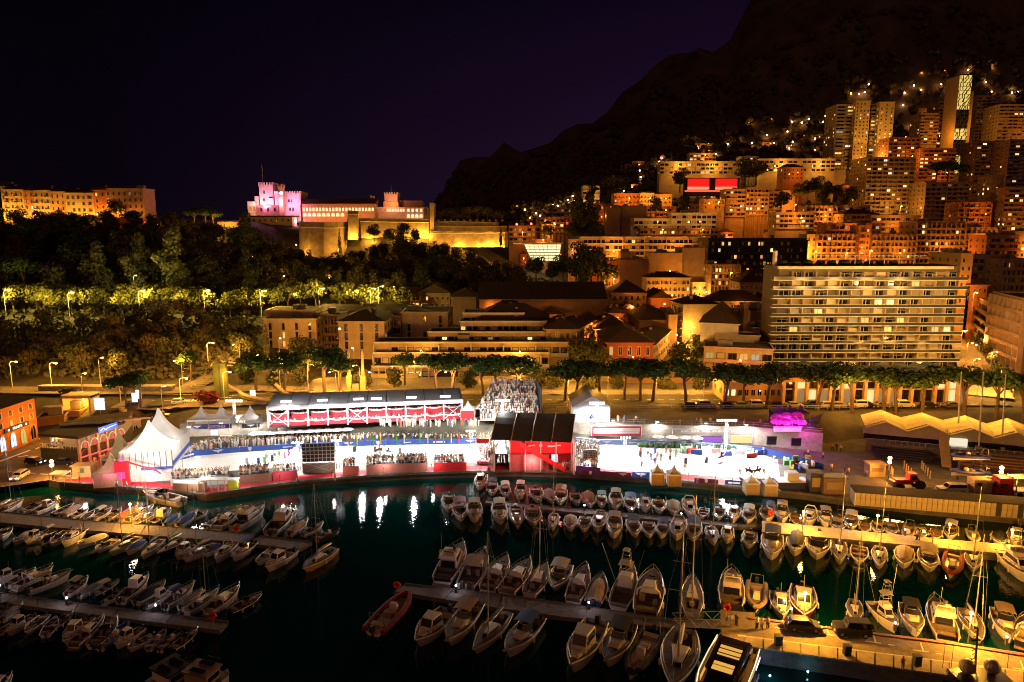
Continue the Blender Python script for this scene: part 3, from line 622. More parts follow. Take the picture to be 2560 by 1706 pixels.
B('long dark roofed market hall, ridge parallel to the harbour',1198,1515,748,270,depth=26,cols=26,style='blank',wall=BROWNW,vis=790,roof='gable',rh=6,clut=4,name='market_hall')
B('small ochre gabled house with lit attic west of market roofs',1215,1330,782,252,depth=14,cols=8,style='punch',wall=OCHRE,lit=.08,vis=800,roof='hip',rh=4)
B('dark roofed town block behind the terraced offices, west roofs',1190,1372,800,236,depth=18,cols=14,style='blank',wall=BROWNW,vis=830,roof='hip',rh=5,clut=6)
# terraced modern office building (levels step back)
def terraced():
    lv=[('ground terrace level of the stepped modern offices',930,1090,918,208,12,9,.35),
        ('long second level of the stepped modern offices with dark glazing',934,1372,884,214,11,22,.10),
        ('third level of the stepped modern offices with concrete parapets',936,1420,858,219,10,24,.08),
        ('fourth level of the stepped modern offices, set back under a railing',1070,1366,832,226,10,18,.10),
        ('fifth level of the stepped modern offices below the roof plant',1150,1366,806,232,11,14,.12),
        ('top pale attic storey of the stepped modern offices',1158,1310,785,238,12,8,.10)]
    for (lb,x0,x1,tp,Y,D,c,lit) in lv:
        B(lb,x0,x1,tp,Y,depth=D,cols=c,style='grid' if tp>850 else 'strip',wall=CREAM,lit=lit,vis=tp+34,fh=3.3,balc=WHITEW,name='office_building',side=True,clut=1,lamp=1500 if tp<900 and tp>840 else 0,lcol=AMBER,lampd=6,lampz=5)
terraced()
B('ochre corner apartment house with small balconies, front facade',1366,1443,823,224,depth=20,cols=5,style='punchbalc',wall=OCHRE,lit=.05,vis=916,lamp=2500,lampd=6,roof='hip',rh=3,base=WDS,wsz=(.28,.62))
B('ochre corner apartment house, receding street facade lit from below',1443,1487,823,224,Y1=250,depth=12,cols=7,style='punchbalc',wall=OCHRE,lit=.08,vis=916,lamp=4500,lampd=5,roof='hip',rh=2,base=WDS,wsz=(.35,.62),side=False)
B('pale blank fronted house with dark roof behind the red brick house',1487,1583,822,240,depth=22,cols=5,style='punch',wall=CREAM,lit=.03,vis=900,roof='hip',rh=4)
B('red brick house with white window surrounds and dark hipped roof',1517,1632,856,212,depth=24,cols=5,style='punch',wall=BRICK,lit=.14,vis=935,roof='hip',rh=4,base=WD,wsz=(.42,.72),lamp=2200,lampd=8,lcol=AMBER,fh=4.0)
B('receding ochre side wing of the red brick house with shutters',1634,1674,862,213,Y1=246,depth=10,cols=7,style='punch',wall=OCHRE,lit=.04,vis=930,roof='hip',rh=2,base=WDS,lamp=2500,lampd=5,side=False)
B('dark roofed block in mid town between the corner block and tree street',1600,1690,800,252,depth=26,cols=5,style='blank',wall=BROWNW,vis=860,roof='hip',rh=4,clut=5)
B('terracotta gabled house front in mid town',1628,1679,745,285,depth=16,cols=3,style='blank',wall=TERRA,vis=785,roof='gable',rh=3.2,lamp=1500,lampd=5)
B('cream balconied house on the west side of the tree lined street',1679,1709,752,276,Y1=262,depth=14,cols=5,style='punchbalc',wall=CREAM,lit=.1,vis=830,lamp=4000,lampd=5,lcol=AMBER,roof='hip',rh=3)
B('tall ochre party wall on the west side of the tree lined street',1672,1694,790,248,depth=20,cols=2,style='blank',wall=OCHRE,vis=880,lamp=1500,lampd=5)
B('pale plastered house with dark hipped roof on east side of tree street',1752,1847,806,226,Y1=222,depth=20,cols=4,style='blank',wall=WHITEW,vis=905,roof='hip',rh=6,lamp=1800,lampd=9,lcol=AMBER)
B('penthouse storey behind the five storey balcony block by the boulevard',1788,1900,838,223,Y1=219,depth=8,cols=5,style='blank',wall=CREAM,vis=870)
B('five storey balcony block beside the boulevard, glazed lounge on top',1761,1934,869,211,Y1=205.5,depth=14,cols=6,style='band',wall=CREAM,lit=.22,vis=960,fh=3.4,balc=PINKW,lamp=1200,lampd=7)
B('slim ochre chimney like stair tower beside the pale plastered house',1861,1872,762,232,depth=4,cols=1,style='blank',wall=OCHRE,vis=840,clut=0)
B('tall dark party wall block west of the big slab apartment block',1876,1932,780,244,depth=18,cols=2,style='blank',wall=BROWNW,vis=860,clut=3)
B('brown shuttered house squeezed beside the big slab apartment block',1880,1933,822,228,depth=12,cols=3,style='punch',wall=OCHRE,lit=.05,vis=870)
# east street canyon
B('tall orange shaft right behind the big slab apartment block',2404,2434,636,262,depth=20,cols=2,style='punch',wall=OCHRE,lit=.05,vis=760,lamp=5000,lampd=6)
B('balconied brown block behind the street canyon trees',2420,2505,640,290,depth=16,cols=6,style='band',wall=BROWNW,lit=.08,vis=705)
B('dark brown house with hipped roof on the canyon corner',2418,2470,712,262,depth=14,cols=4,style='punch',wall=TERRA,lit=.05,vis=760,roof='hip',rh=3)
B('receding brown balcony block on the far side of the street canyon',2445,2482,745,262,Y1=236,depth=14,cols=6,style='band',wall=BROWNW,lit=.05,vis=930,lamp=2000,lampd=6,side=False)
B('big brown corner block with white framed terraces at the east edge',2485,2575,732,232,Y1=205,depth=24,cols=7,style='grid',wall=M('dark_brown_wall',(.12,.07,.045),.85,var=.3),lit=.12,vis=985,lamp=2600,lampd=7,balc=BROWNW,fh=3.6)
B('dark slab block rising behind the east edge corner block',2505,2600,650,280,depth=18,cols=8,style='grid',wall=BROWNW,lit=.05,vis=730)
# ---- the big slab apartment block ----
def big_slab():
    Y=214; p0=A(1948,667,Y); p1=A(2394,682,Y); zt=p0.z; zb=4.5; W=p1.x-p0.x; H=zt-zb
    t=thing('slab_apartment_block','huge white slab apartment block with eleven long balconies facing the harbour','building',(p0.x,Y,zb))
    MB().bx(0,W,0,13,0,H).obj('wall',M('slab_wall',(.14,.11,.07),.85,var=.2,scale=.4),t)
    MB().bx(-.6,W-2,-1.2,.02,H-.7,H+.15).obj('cornice',WHITEW,t)
    MB().bx(-.5,W,-.4,13,H+.16,H+.4).obj('roof',ROOFF,t)
    nf=11; fh=(A(1948,688,Y).z-A(1948,912,Y).z)/10.0; z0=A(1948,700,Y).z-zb
    sl=MB(); sl.bx(-2.2,W+2.2,-2.0,.02,-.12,.1,0); slm=sl.mesh('balcony_slab',[WHITEW])
    rl=MB(); rl.bx(-2.15,W+2.15,-1.98,-1.93,.12,.95); rlm=rl.mesh('balcony_glass',[M('smoked_balcony_glass',(.05,.055,.04),.2,var=.1)])
    tr=MB(); tr.bx(-2.2,W+2.2,-2.03,-1.9,.98,1.08); trm=tr.mesh('balcony_rail',[METAL])
    nb=15; bw=W/nb
    pm=MB(); pm.bx(-.1,.1,-1.8,0,.1,fh-.2); pmm=pm.mesh('partition',[CREAM])
    bl=[M('blind_%s'%a,c,.8,var=.12,scale=1,stretch=(1,1,9)) for a,c in (('ivory',(.58,.50,.33)),('sand',(.30,.23,.12)),('olive',(.13,.10,.05)))]
    def blm(m): 
        q=MB(); q.bx(-.5,.5,-.12,-.02,-.5,.5); return q.mesh('blind',[m])
    BL=[blm(m) for m in bl]
    WW=win_mesh('slab_window',GLASS,METAL,t=.035); litm=[WL_[c] for c in 'wyyw']
    litset={(3,8),(3,9),(4,1),(4,2),(5,6),(5,7),(5,10),(6,1),(6,2),(6,9),(6,13),(6,14),(1,11),(4,3),(10,12),(2,13)}
    rr=random.Random(11)
    for f in range(nf):
        z=z0-f*fh
        OB('balcony_slab',slm,t,(0,0,z)); OB('balcony_glass',rlm,t,(0,0,z)); OB('balcony_rail',trm,t,(0,0,z))
        for c in range(nb):
            x=(c+.5)*bw
            if c: OB('partition',pmm,t,(c*bw,0,z))
            u=rr.random(); hh=fh-.62; zc=z+.2+hh/2
            if (f,c) in litset: OB('window',litm[rr.randrange(4)],t,(x,-.01,zc),0,(bw*.84,1,hh))
            elif u<.46: OB('blind',BL[rr.choice((0,0,1,1,2))],t,(x,-.01,zc),0,(bw*.92,1,hh))
            elif u<.70:
                OB('window',WW,t,(x,-.01,zc),0,(bw*.84,1,hh)); OB('awning',BL[2],t,(x,-.9,z+fh-.85),0,(bw*.9,6,.28))
            else: OB('window',WW,t,(x,-.01,zc),0,(bw*.84,1,hh))
    # roof garden with pergola frame
    for i in range(10):
        MB().ball((0,0,.7),R.uniform(1.0,1.9),7,5,sz=.6).obj('roof_shrub',FOLD,t,(W*(.04+.07*i),3.2,H+.3))
    b=MB()
    for i in range(5): b.bx(W*.43+i*4.6,W*.43+i*4.6+.15,1,1.15,H+.3,H+3.2)
    b.bx(W*.2,W*.83,.95,1.2,H+3.2,H+3.4); b.obj('pergola',METAL,t)
    MB().bx(-.1,.6,3,5,H,H+4.8).obj('chimney',WHITEW,t,(-.2,0,0))
    # unseen lamps without fixtures, added to brighten the facade
    for i in range(5):
        lamp_light(t,(W*(.1+.2*i),-26,H*.80),16000,(1,.53,.15),1.5)
FOLD=M('dark_garden_leaves',(.016,.022,.008),.8,var=.6,scale=2,bump=.5)
big_slab()
# arcade building below it
def arcade():
    Y=174; p0=A(1961,940,Y); p1=A(2426,966,Y); p1=Vector((A(2426,958,Y).x,Y,0)); zt=A(1961,944,Y).z; W=p1.x-p0.x; zb=PZ; H=zt-zb
    t=thing('arcade_building','long low orange arcade building under dark roof garden behind the boulevard pines','building',(p0.x,Y,zb))
    MB().bx(0,W,.3,13,0,H).obj('wall',OCHRE,t); MB().bx(-.5,W+.5,-.8,.28,H-1.0,H+.1).obj('fascia',OCHRE,t)
    MB().bx(-.5,W+.5,-.8,14,H+.1,H+.5).obj('roof',M('roof_garden_soil',(.016,.014,.01),.95,var=.5),t)
    n=16; bw=W/n; sh=[EM('shop_glow_warm',(1,.72,.3),1.1),GLASS,EM('shop_glow_dim',(.8,.5,.22),.35)]
    for i in range(n):
        MB().bx(-.35,.35,-.6,.28,0,H-1.0).obj('pillar',CREAM,t,(i*bw,0,0))
        q=MB(); q.bx(.5,bw-.5,.18,.28,.25,3.6,0); q.obj('shop_window',sh[R.choice((0,1,1,2,2))],t,(i*bw,0,0))
        q=MB(); q.bx(.5,bw-.5,.12,.26,4.0,H-1.3,0); q.obj('upper_window',GLASS if R.random()<.8 else sh[0],t,(i*bw,0,0))
    for i in range(40):
        MB().ball((0,0,0),R.uniform(1.0,2.4),7,5,sz=.55).obj('roof_shrub',FOLD,t,(R.uniform(2,W-2),R.uniform(2,12.5),H+.8))
    a=MB(); a.add([(W*.34,4,H+1),(W*.47,4,H+1),(W*.46,9,H+2.6),(W*.335,9,H+2.6)],[(0,1,2,3)]); a.add([(W*.34,4,H+.8),(W*.47,4,H+.8),(W*.46,9,H+2.4),(W*.335,9,H+2.4)],[(3,2,1,0)]); a.obj('skylight_roof',YELW,t)
    for i in range(6): lamp_light(t,(W*(.08+.168*i),-5,4.4),1300,ORANGE,.3)
arcade()
B('covered low shop range with lit shop fronts left of the arcade building',1810,1958,960,176,depth=10,cols=9,style='punch',wall=OCHRE,lit=.5,vis=1030,zb=PZ,wsz=(.7,.6),lamp=900,lampd=6,lampz=4.5,name='shop_building')
B('yellow lit low arcade opposite the black roofed grandstand',930,1045,938,205,depth=10,cols=5,style='punch',wall=YELW,lit=.35,vis=980,zb=PZ,wsz=(.75,.6),lamp=2400,lampd=6,lampz=5,lcol=AMBER,name='shop_building')
B('yellow lit shop range between two pine clumps on the boulevard',1358,1520,945,200,depth=8,cols=8,style='punch',wall=YELW,lit=.4,vis=990,zb=PZ,wsz=(.6,.6),lamp=1800,lampd=6,lampz=5,lcol=AMBER,name='shop_building')
B('yellow lit colonnade under the stepped offices',1045,1356,950,206,depth=8,cols=16,style='grid',wall=YELW,lit=.3,vis=990,zb=PZ,lamp=1800,lampd=6,lampz=4.5,lcol=AMBER,name='shop_building')
B('orange lit shop row between brick house and balcony block',1525,1758,948,198,depth=8,cols=14,style='punch',wall=OCHRE,lit=.35,vis=1000,zb=PZ,wsz=(.55,.6),lamp=1700,lampd=6,lampz=4.5,name='shop_building')
# the hillside pergola and twin obelisks of the garden by the junction
def garden_gate():
    t=thing('memorial_gate','pair of tall lit stone obelisks with stepped base on the boulevard','monument',(0,0,0))
    for x in (873,908):
        a=A(x,955,188); MB().ring([[(a.x+sx*w_,188+sy*w_,z) for sx,sy in((-1,-1),(1,-1),(1,1),(-1,1))] for w_,z in ((.7,PZ),(.7,PZ+4.5),(.38,PZ+4.7),(.28,A(x,880,188).z),(.05,A(x,877,188).z+.4))]).obj('obelisk',YELW,t)
        lamp_light(t,(a.x,184.5,PZ+1),260,AMBER,.3)
    a=A(874,970,188); b=A(908,970,188); MB().bx(a.x+1,b.x-1,187,189,PZ,PZ+2.2).obj('step_base',STONE,t)
garden_gate()
def pergola():
    t=thing('garden_pergola','curved garden colonnade with flat beams at the foot of the hotel','pergola',(0,0,0)); b=MB()
    pts=[(650,898),(690,897),(730,899),(770,902),(810,908),(850,914)]
    Yb=[212,214,213,210,206,203]
    P=[A(x,y,Y) for (x,y),Y in zip(pts,Yb)]
    for p in P: MB().box((p.x,p.y,p.z/2+3),(.5,.5,p.z-6)).obj('column',CREAM,t)
    for p,q in zip(P,P[1:]): 
        for d in (-.8,.8): MB().tube(p+Vector((0,d,0)),q+Vector((0,d,0)),.22,n=4).obj('beam',CREAM,t)
    lamp_light(t,(P[2].x,P[2].y-3,P[2].z-2),1500,ORANGE,.3); lamp_light(t,(P[4].x,P[4].y-3,P[4].z-2),1500,AMBER,.3)
pergola()
# ---------- the rock: old town row, palace, ramparts ----------
tops=[(0,9,466,'w',YELW,'edge'),(9,57,474,'y',YELW,'yellow, six bright wall lamps'),(57,82,476,'o',TERRA,'narrow red'),(82,123,476,'',CREAM,'cream with dark balconies'),(123,161,479,'',OCHRE,'ochre with one arched window'),(162,213,482,'',YELW,'yellow green shuttered'),(213,232,482,'',CREAM,'narrow cream'),(232,262,475,'',TERRA,'pink stone corner'),(262,357,473,'w',OCHRE,'tall ochre with flat attic and lit terrace')]
for i,(a,b,y,l,wl_,d) in enumerate(tops):
    B(f'{d} old town house, {nth(i)} of the clifftop row',a,b,y,372,depth=12,cols=max(1,round((b-a)/13)),style='punchbalc' if i in(1,3) else 'punch',wall=wl_,lit=.05 if not l else .12,vis=560,roof='hip' if i<8 else 'flat',rh=2.5,base=WDS if i in(5,6) else WD,fh=3.3,lamp=5200 if i not in (3,6) else 2000,lampd=5,lampz=6,lcol=AMBER if i<6 else ORANGE,name='old_town_house',side=False,clut=1,wsz=(.34,.6))
PSTONE=wm('palace_stone',(.52,.45,.38),scale=.6); RAMP=M('rampart_stone',(.30,.25,.17),.9,var=.45,scale=.25,bump=.4)
def cren(mb,x0,x1,y0,y1,z,mw=.8,h=1.0):
    n=int((x1-x0)/(mw*2)); 
    for i in range(n+1):
        x=x0+i*(x1-x0-mw)/max(1,n); mb.bx(x,x+mw,y0,y0+.5,z,z+h); mb.bx(x,x+mw,y1-.5,y1,z,z+h)
    n=int((y1-y0)/(mw*2))
    for i in range(1,n):
        y=y0+i*(y1-y0-mw)/max(1,n); mb.bx(x0,x0+.5,y,y+mw,z,z+h); mb.bx(x1-.5,x1,y,y+mw,z,z+h)
def palace():
    Y=428; t=thing('palace','floodlit palace on the rock, pink crenellated towers and long lit gallery','palace',(0,0,0))
    def vol(nm,px0,px1,pt,pb,Y,D,mat_,cr=False,h=1.0):
        a=A(px0,pt,Y);b=A(px1,pb,Y); m=MB(); m.bx(a.x,b.x,Y,Y+D,b.z,a.z)
        if cr: m.bx(a.x-.3,b.x+.3,Y-.3,Y+D+.3,a.z-1.0,a.z+.02); cren(m,a.x-.3,b.x+.3,Y-.3,Y+D+.3,a.z,h=h)
        m.obj(nm,mat_,t); return a,b
    def wins(px0,px1,py,Y,n,w_,h_,me,nm='window'):
        for i in range(n):
            a=A(px0+(i+.5)*(px1-px0)/n,py,Y); OB(nm,me,t,(a.x,Y,a.z),0,(w_,1,h_))
    vol('main_tower',647,684,462,512,430,9,PSTONE,True,1.4); wins(659,661,481,430,1,.8,2,WDD); wins(659,661,500,430,1,.8,2,WDD); wins(672,682,494,430,1,2.6,1,WDD)
    vol('clock_tower',695,709,465,540,422,4,OCHRE,True)
    vol('west_pavilion',618,640,504,540,428,8,PSTONE); vol('west_turret',636,648,491,515,431,6,PSTONE)
    wins(622,640,522,428,2,1.6,3,WL_['o'])
    vol('east_keep',686,752,482,515,426,14,PSTONE,True,.9); vol('east_keep_base',707,753,512,556,425,14.2,PSTONE)
    wins(719,732,502,426,2,1.2,2.4,WARCH); wins(722,736,523,425,2,1.2,2.6,WARCH)
    vol('brown_hall',640,706,513,541,424,10,BROWNW); wins(645,695,524,424,3,1.2,2.4,WDD)
    vol('low_yellow_range',598,731,543,565,410,9,YELW); wins(600,728,551,410,9,1.1,1.6,WD)
    a=A(598,543,409.5); b=A(731,543,409.5); MB().bx(a.x-1,b.x+1,409,420,a.z,a.z+.8).obj('range_roof',ROOFT,t)
    # gallery
    vol('gallery_wall',755,938,510,560,424,10,M('gallery_red_wall',(.34,.20,.10),.8,var=.3,scale=1))
    LP=win_mesh('gallery_window',LITP,PSTONE,mull=0); LA=win_mesh('gallery_arch',LITP,PSTONE,mull=0,arch=True)
    wins(755,936,524,424,22,1.5,2.3,LP,'gallery_window'); wins(756,862,537,424,9,2.5,2.5,LA,'gallery_arch')
    a=A(752,509,424); b=A(940,509,424); m=MB(); m.add([(a.x,423,a.z),(b.x,423,a.z),(b.x,436,a.z),(a.x,436,a.z),(a.x,429.5,a.z+3.2),(b.x,429.5,a.z+3.2)],[(0,1,5,4),(1,2,5),(2,3,4,5),(3,0,4),(3,2,1,0)]); m.obj('gallery_roof',ROOFT,t)
    vol('square_turret',751,763,495,512,430,5,OCHRE)
    vol('chimney_block',925,935,490,500,432,3,OCHRE)
    vol('east_range',936,1068,518,556,428,12,PSTONE); wins(966,1012,526,428,7,1.4,2.0,LP,'gallery_window')
    vol('red_tower',961,994,486,508,432,9,PSTONE,True,1.2); vol('tower_foot',958,996,504,520,430,11,OCHRE)
    vol('end_pavilion',1014,1060,519,560,420,8,PSTONE); wins(1016,1058,526,420,4,1.7,2.0,LP,'gallery_window'); wins(1016,1058,540,420,4,2.2,2.7,LA,'gallery_arch')
    vol('upper_range',996,1056,502,520,434,10,BROWNW)
    a=A(657,462,434); MB().tube(a,(a.x,434,A(657,411,434).z),.16,.07,5).obj('flag_mast',METAL,t)
    a=A(978,486,436); MB().tube(a,(a.x,436,A(978,462,436).z),.14,.07,5).obj('flag_mast',METAL,t)
    c=A(703,483,421.8); MB().tube((c.x,421.9,c.z),(c.x,421.7,c.z),1.0,n=12).obj('clock_face',EM('clock_glow',(.95,.95,1),3),t)
    # floodlights at the foot of the walls
    PK=(1,.28,.62); 
    for (px,py,Yl,P_,c_) in ((664,513,423,11000,PK),(640,512,424,3500,(1,.5,.35)),(730,512,419,8000,PK),(700,508,420,4500,PK),(740,556,417,7000,(1,.35,.6)),(628,545,420,3500,(1,.3,.15)),(978,508,425,4200,(1,.28,.12)),(690,478,424,900,PK)):
        a=A(px,py,Yl); lamp_light(t,a+Vector((0,0,.6)),P_,c_,.6)
    for i in range(9): a=A(765+i*20,543,417); lamp_light(t,a,1500,(1,.36,.10),.5)
    for i in range(4): a=A(975+i*26,545,413); lamp_light(t,a,900,(1,.4,.2),.5)
palace()
def rampart():
    t=thing('rampart','massive stone rampart and bastions below the palace, lit yellow from the foot','rampart',(0,0,0))
    def wallp(nm,tops_,foot,ystep,batter=3.0,th=8,mat_=RAMP):
        """tops_: (px,py,Y) along the top edge; foot: py at the foot"""
        P=[A(*q) for q in tops_]; m=MB(); n=len(P)
        zf=[A(q[0],foot,q[2]).z for q in tops_]
        rows=[]
        for s in (0,.33,.66,1): rows.append([Vector((p.x,p.y-batter*s,p.z+(z-p.z)*s)) for p,z in zip(P,zf)])
        back=[Vector((p.x,p.y+th,p.z)) for p in P]; allr=[back]+rows
        vs=[p for r in allr for p in r]; fs=[(k*n+i,k*n+i+1,(k+1)*n+i+1,(k+1)*n+i) for k in range(len(allr)-1) for i in range(n-1)]
        fs=[tuple(reversed(f)) for f in fs]
        m.add(vs,fs); m.obj(nm,mat_,t)
        # cordon moulding
        c=MB(); c.path([p.lerp(Vector((p.x,p.y-batter,z)),.12)+Vector((0,-.25,0)) for p,z in zip(P,zf)],.32,4); c.obj('cordon',YELW,t)
        return P,zf
    wallp('bastion_wall',[(747,553,408),(749,554,396),(775,555,390),(810,556,388),(845,556,391),(868,555,398),(870,555,408)],668,0,5)
    wallp('curtain_wall',[(868,545,402),(930,546,400),(1000,547,400),(1073,548,399),(1075,548,412)],615,0,4)
    wallp('projecting_wall',[(869,528,406),(870,526,393),(895,528,393),(897,530,406)],600,0,3,10)
    wallp('east_bastion_wall',[(1074,578,396),(1130,578,394),(1200,578,392),(1262,577,392),(1270,577,410)],618,0,4)
    wallp('east_bastion_parapet',[(1080,564,400),(1140,565,399),(1200,565,397),(1258,565,397),(1266,565,412)],581,0,.6)
    wallp('upper_parapet',[(1086,553,404),(1150,553,404),(1240,556,402),(1246,556,412)],568,0,.4)
    a=A(1076,508,402); b=A(1086,640,398); MB().bx(a.x,b.x,398,410,b.z-6,a.z).obj('corner_tower',RAMP,t)
    for i in range(11):
        a=A(1095+i*16,554,403.5); MB().bx(a.x-.5,a.x+.9,403.6,404.6,a.z,a.z+1.1).obj('merlon',RAMP,t)
    YL=(1,.42,.04)
    for (px,py,Yl,P_) in ((757,650,385,5500),(842,628,381,3500),(880,592,387,6500),(915,600,394,4600),(932,602,394,3500),(985,600,394,2600),(1020,598,394,3500),(1050,590,393.5,6500),(1066,590,393.5,5000),(1100,606,387.5,1500),(1140,612,387,4200),(1158,616,387,2600),(1195,617,386,3400),(1226,616,386,6500),(1258,612,386,5500),(1175,570,390,700),(1225,570,390,700),(1120,568,392,600)):
        a=A(px,py,Yl); lamp_light(t,(a.x,a.y,max(a.z,hgt(a.x,a.y)+1)+.5),P_*1.25,YL,.5)
rampart()
# retaining walls on the hill
def hillwall(lab,px0,px1,pt,pb,Y,mt,lamp=0,th=2):
    a=A(px0,pt,Y); b=A(px1,pb,Y); t=thing('retaining_wall',lab,'wall',(a.x,Y,b.z)); MB().bx(0,b.x-a.x,0,th,-2,a.z-b.z).obj('wall_face',mt,t); MB().bx(-.2,b.x-a.x+.2,-.15,th+.1,a.z-b.z+.01,a.z-b.z+.3).obj('coping',STONE,t)
    if lamp: lamp_light(t,((b.x-a.x)/2,-5,(a.z-b.z)*.6),lamp,AMBER,.4)
    return t
hillwall('bright yellow lit terrace wall beside the spreading pines on the rock',543,597,556,571,384,YELW,2600)
hillwall('low orange lit wall at foot of the clifftop old town row',180,360,545,570,362,TERRA,2500)
hillwall('small stone garden wall in the woods lit from one lamp',668,720,650,700,330,BROWNW)
hillwall('long concrete retaining wall under the upper west road',95,430,968,1003,184,DCONC,0)
# ---------- people, horses ----------
def skin_mesh(name,pts,edges,sub=1):
    me=bpy.data.meshes.new(name); me.from_pydata([p[0] for p in pts],edges,[])
    o=bpy.data.objects.new('shape',me); COL.objects.link(o); md=o.modifiers.new('s','SKIN')
    for i,p in enumerate(pts):
        sv=me.skin_vertices[0].data[i]; r=p[1]; sv.radius=(r,r) if not isinstance(r,tuple) else r; sv.use_root=(i==0)
    if sub: m2=o.modifiers.new('d','SUBSURF'); m2.levels=sub; m2.render_levels=sub
    dg=bpy.context.evaluated_depsgraph_get(); r=bpy.data.meshes.new_from_object(o.evaluated_get(dg)); r.name=name
    bpy.data.objects.remove(o); bpy.data.meshes.remove(me); return r
def randcol(name,cols,rough=.85,island=False):
    m=bpy.data.materials.new(name); m.use_nodes=True; n=m.node_tree.nodes; l=m.node_tree.links; b=n['Principled BSDF']; b.inputs['Roughness'].default_value=rough
    if island: s=n.new('ShaderNodeNewGeometry'); out=s.outputs['Random Per Island']
    else: s=n.new('ShaderNodeObjectInfo'); out=s.outputs['Random']
    r=n.new('ShaderNodeValToRGB'); r.color_ramp.interpolation='CONSTANT'; e=r.color_ramp.elements
    for i,c in enumerate(cols):
        if i==0: e[0].color=(*c,1); e[0].position=0
        elif i==1: e[1].color=(*c,1); e[1].position=1/len(cols)
        else: x=e.new(i/len(cols)); x.color=(*c,1)
    l.new(out,r.inputs[0]); l.new(r.outputs[0],b.inputs['Base Color']); return m
TOPC=[(.66,.62,.54),(.05,.04,.04),(.55,.38,.24),(.10,.12,.22),(.7,.64,.52),(.4,.08,.06),(.62,.5,.36),(.12,.1,.09),(.6,.46,.34)]
SKIN=M('skin',(.42,.24,.16),.6,var=.1); HAIR=M('hair',(.05,.03,.02),.8,var=.2)
CTOP=randcol('shirt',TOPC); CLEG=randcol('trousers',[(.03,.03,.05),(.06,.08,.15),(.3,.26,.2),(.02,.02,.02),(.45,.42,.38)])
def body(pose):
    P=[((0,0,.98),.13),((0,0,1.2),.13),((0,0,1.42),.15),((0,0,1.52),.06),((0,0,1.60),.075),((0,0.01,1.70),.085)]
    E=[(0,1),(1,2),(2,3),(3,4),(4,5)]
    def ch(par,pts):
        k=par
        for p in pts: P.append(p); E.append((k,len(P)-1)); k=len(P)-1
    if pose=='stand': L=[[((.1*s,0,.9),.09),((.11*s,.01,.5),.065),((.12*s,0,.1),.05),((.13*s,-.12,.03),.04)] for s in(-1,1)]; AR=[[((.2*s,0,1.40),.06),((.25*s,.02,1.12),.045),((.24*s,-.08,.88),.035)] for s in(-1,1)]
    elif pose=='walk': L=[[((.1*s,0,.9),.09),((.11*s,-.16*s,.5),.065),((.11*s,-.22*s+.05,.1),.05),((.11*s,-.22*s-.08,.04),.04)] for s in(-1,1)]; AR=[[((.2*s,0,1.40),.06),((.24*s,.12*s,1.14),.045),((.22*s,.18*s-.08,.9),.035)] for s in(-1,1)]
    elif pose=='cheer': L=[[((.1*s,0,.9),.09),((.11*s,.01,.5),.065),((.12*s,0,.1),.05),((.13*s,-.12,.03),.04)] for s in(-1,1)]; AR=[[((.2*s,0,1.42),.06),((.30*s,-.08,1.6),.045),((.24*s,-.16,1.84),.035)] for s in(-1,1)]
    elif pose=='sit': L=[[((.1*s,-.08,.95),.09),((.13*s,-.45,.97),.065),((.13*s,-.45,.55),.05),((.13*s,-.57,.5),.04)] for s in(-1,1)]; AR=[[((.2*s,0,1.40),.06),((.25*s,-.08,1.15),.045),((.16*s,-.32,1.05),.035)] for s in(-1,1)]
    for s in L: ch(0,s)
    for s in AR: ch(2,s)
    me=skin_mesh('person_'+pose,P,E,0)
    for m in (CTOP,CLEG,SKIN,HAIR): me.materials.append(m)
    for p in me.polygons:
        z=p.center.z; x=abs(p.center.x)
        p.material_index=3 if z>1.68 else 2 if (z>1.5 and pose!='cheer') or (z>1.55) else 1 if z<1.0 and x<.2 else 2 if (x>.19 and z<1.15) else 0
        p.use_smooth=True
    return me
PB={k:body(k) for k in('stand','walk','cheer','sit')}
NPEOPLE=[0]
def person(loc,label,rz=None,pose=None,group=None,h=None):
    NPEOPLE[0]+=1
    o=OB('person',PB[pose or R.choice(('stand','stand','walk'))],None,loc,R.uniform(0,6.28) if rz is None else rz,(1,1,1))
    s=h or R.uniform(.93,1.06); o.scale=(s*1.1,s*1.1,s); return tag(o,label,'person',group)
CRT=randcol('crowd_clothes',TOPC+[(.7,.7,.66),(.55,.4,.3)],island=True); CRH=randcol('crowd_heads',[(.42,.24,.16),(.05,.03,.02),(.3,.17,.1),(.5,.32,.2)],island=True)
def crowd(label,pts,name='crowd',seat=False):
    m=MB()
    for (x,y,z) in pts:
        h=R.uniform(.92,1.08); a=R.uniform(0,6.28)
        def rg(r1,r2,zz): return [(x+r1*math.cos(a+t)*1.0,y+r2*math.sin(a+t),z+zz*h) for t in (0,1.26,2.51,3.77,5.03)]
        b=-.45 if seat else 0
        m.ring([rg(.14,.12,0 if not seat else .05),rg(.2,.15,.9+b),rg(.25,.16,1.38+b),rg(.07,.07,1.5+b)],0); m.ring([rg(.06,.06,1.49+b),rg(.12,.12,1.6+b),rg(.10,.10,1.74+b),rg(.02,.02,1.79+b)],1)
    o=m.obj(name,[CRT,CRH]); return tag(o,label,'crowd',kind='stuff')
def inpoly(x,y,P):
    c=False; n=len(P)
    for i in range(n):
        (a,b),(d,e)=P[i],P[(i+1)%n]
        if (b>y)!=(e>y) and x<(d-a)*(y-b)/(e-b)+a: c=not c
    return c
def scatter(P,step,z,jit=.3):
    xs=[p[0] for p in P]; ys=[p[1] for p in P]; out=[]; y=min(ys)
    while y<max(ys):
        x=min(xs)
        while x<max(xs):
            a,b=x+R.uniform(-jit,jit),y+R.uniform(-jit,jit)
            if inpoly(a,b,P): out.append((a,b,z))
            x+=step
        y+=step
    return out
def px2(pts,z): return [tuple(G(a,b,z)[:2]) for a,b in pts]
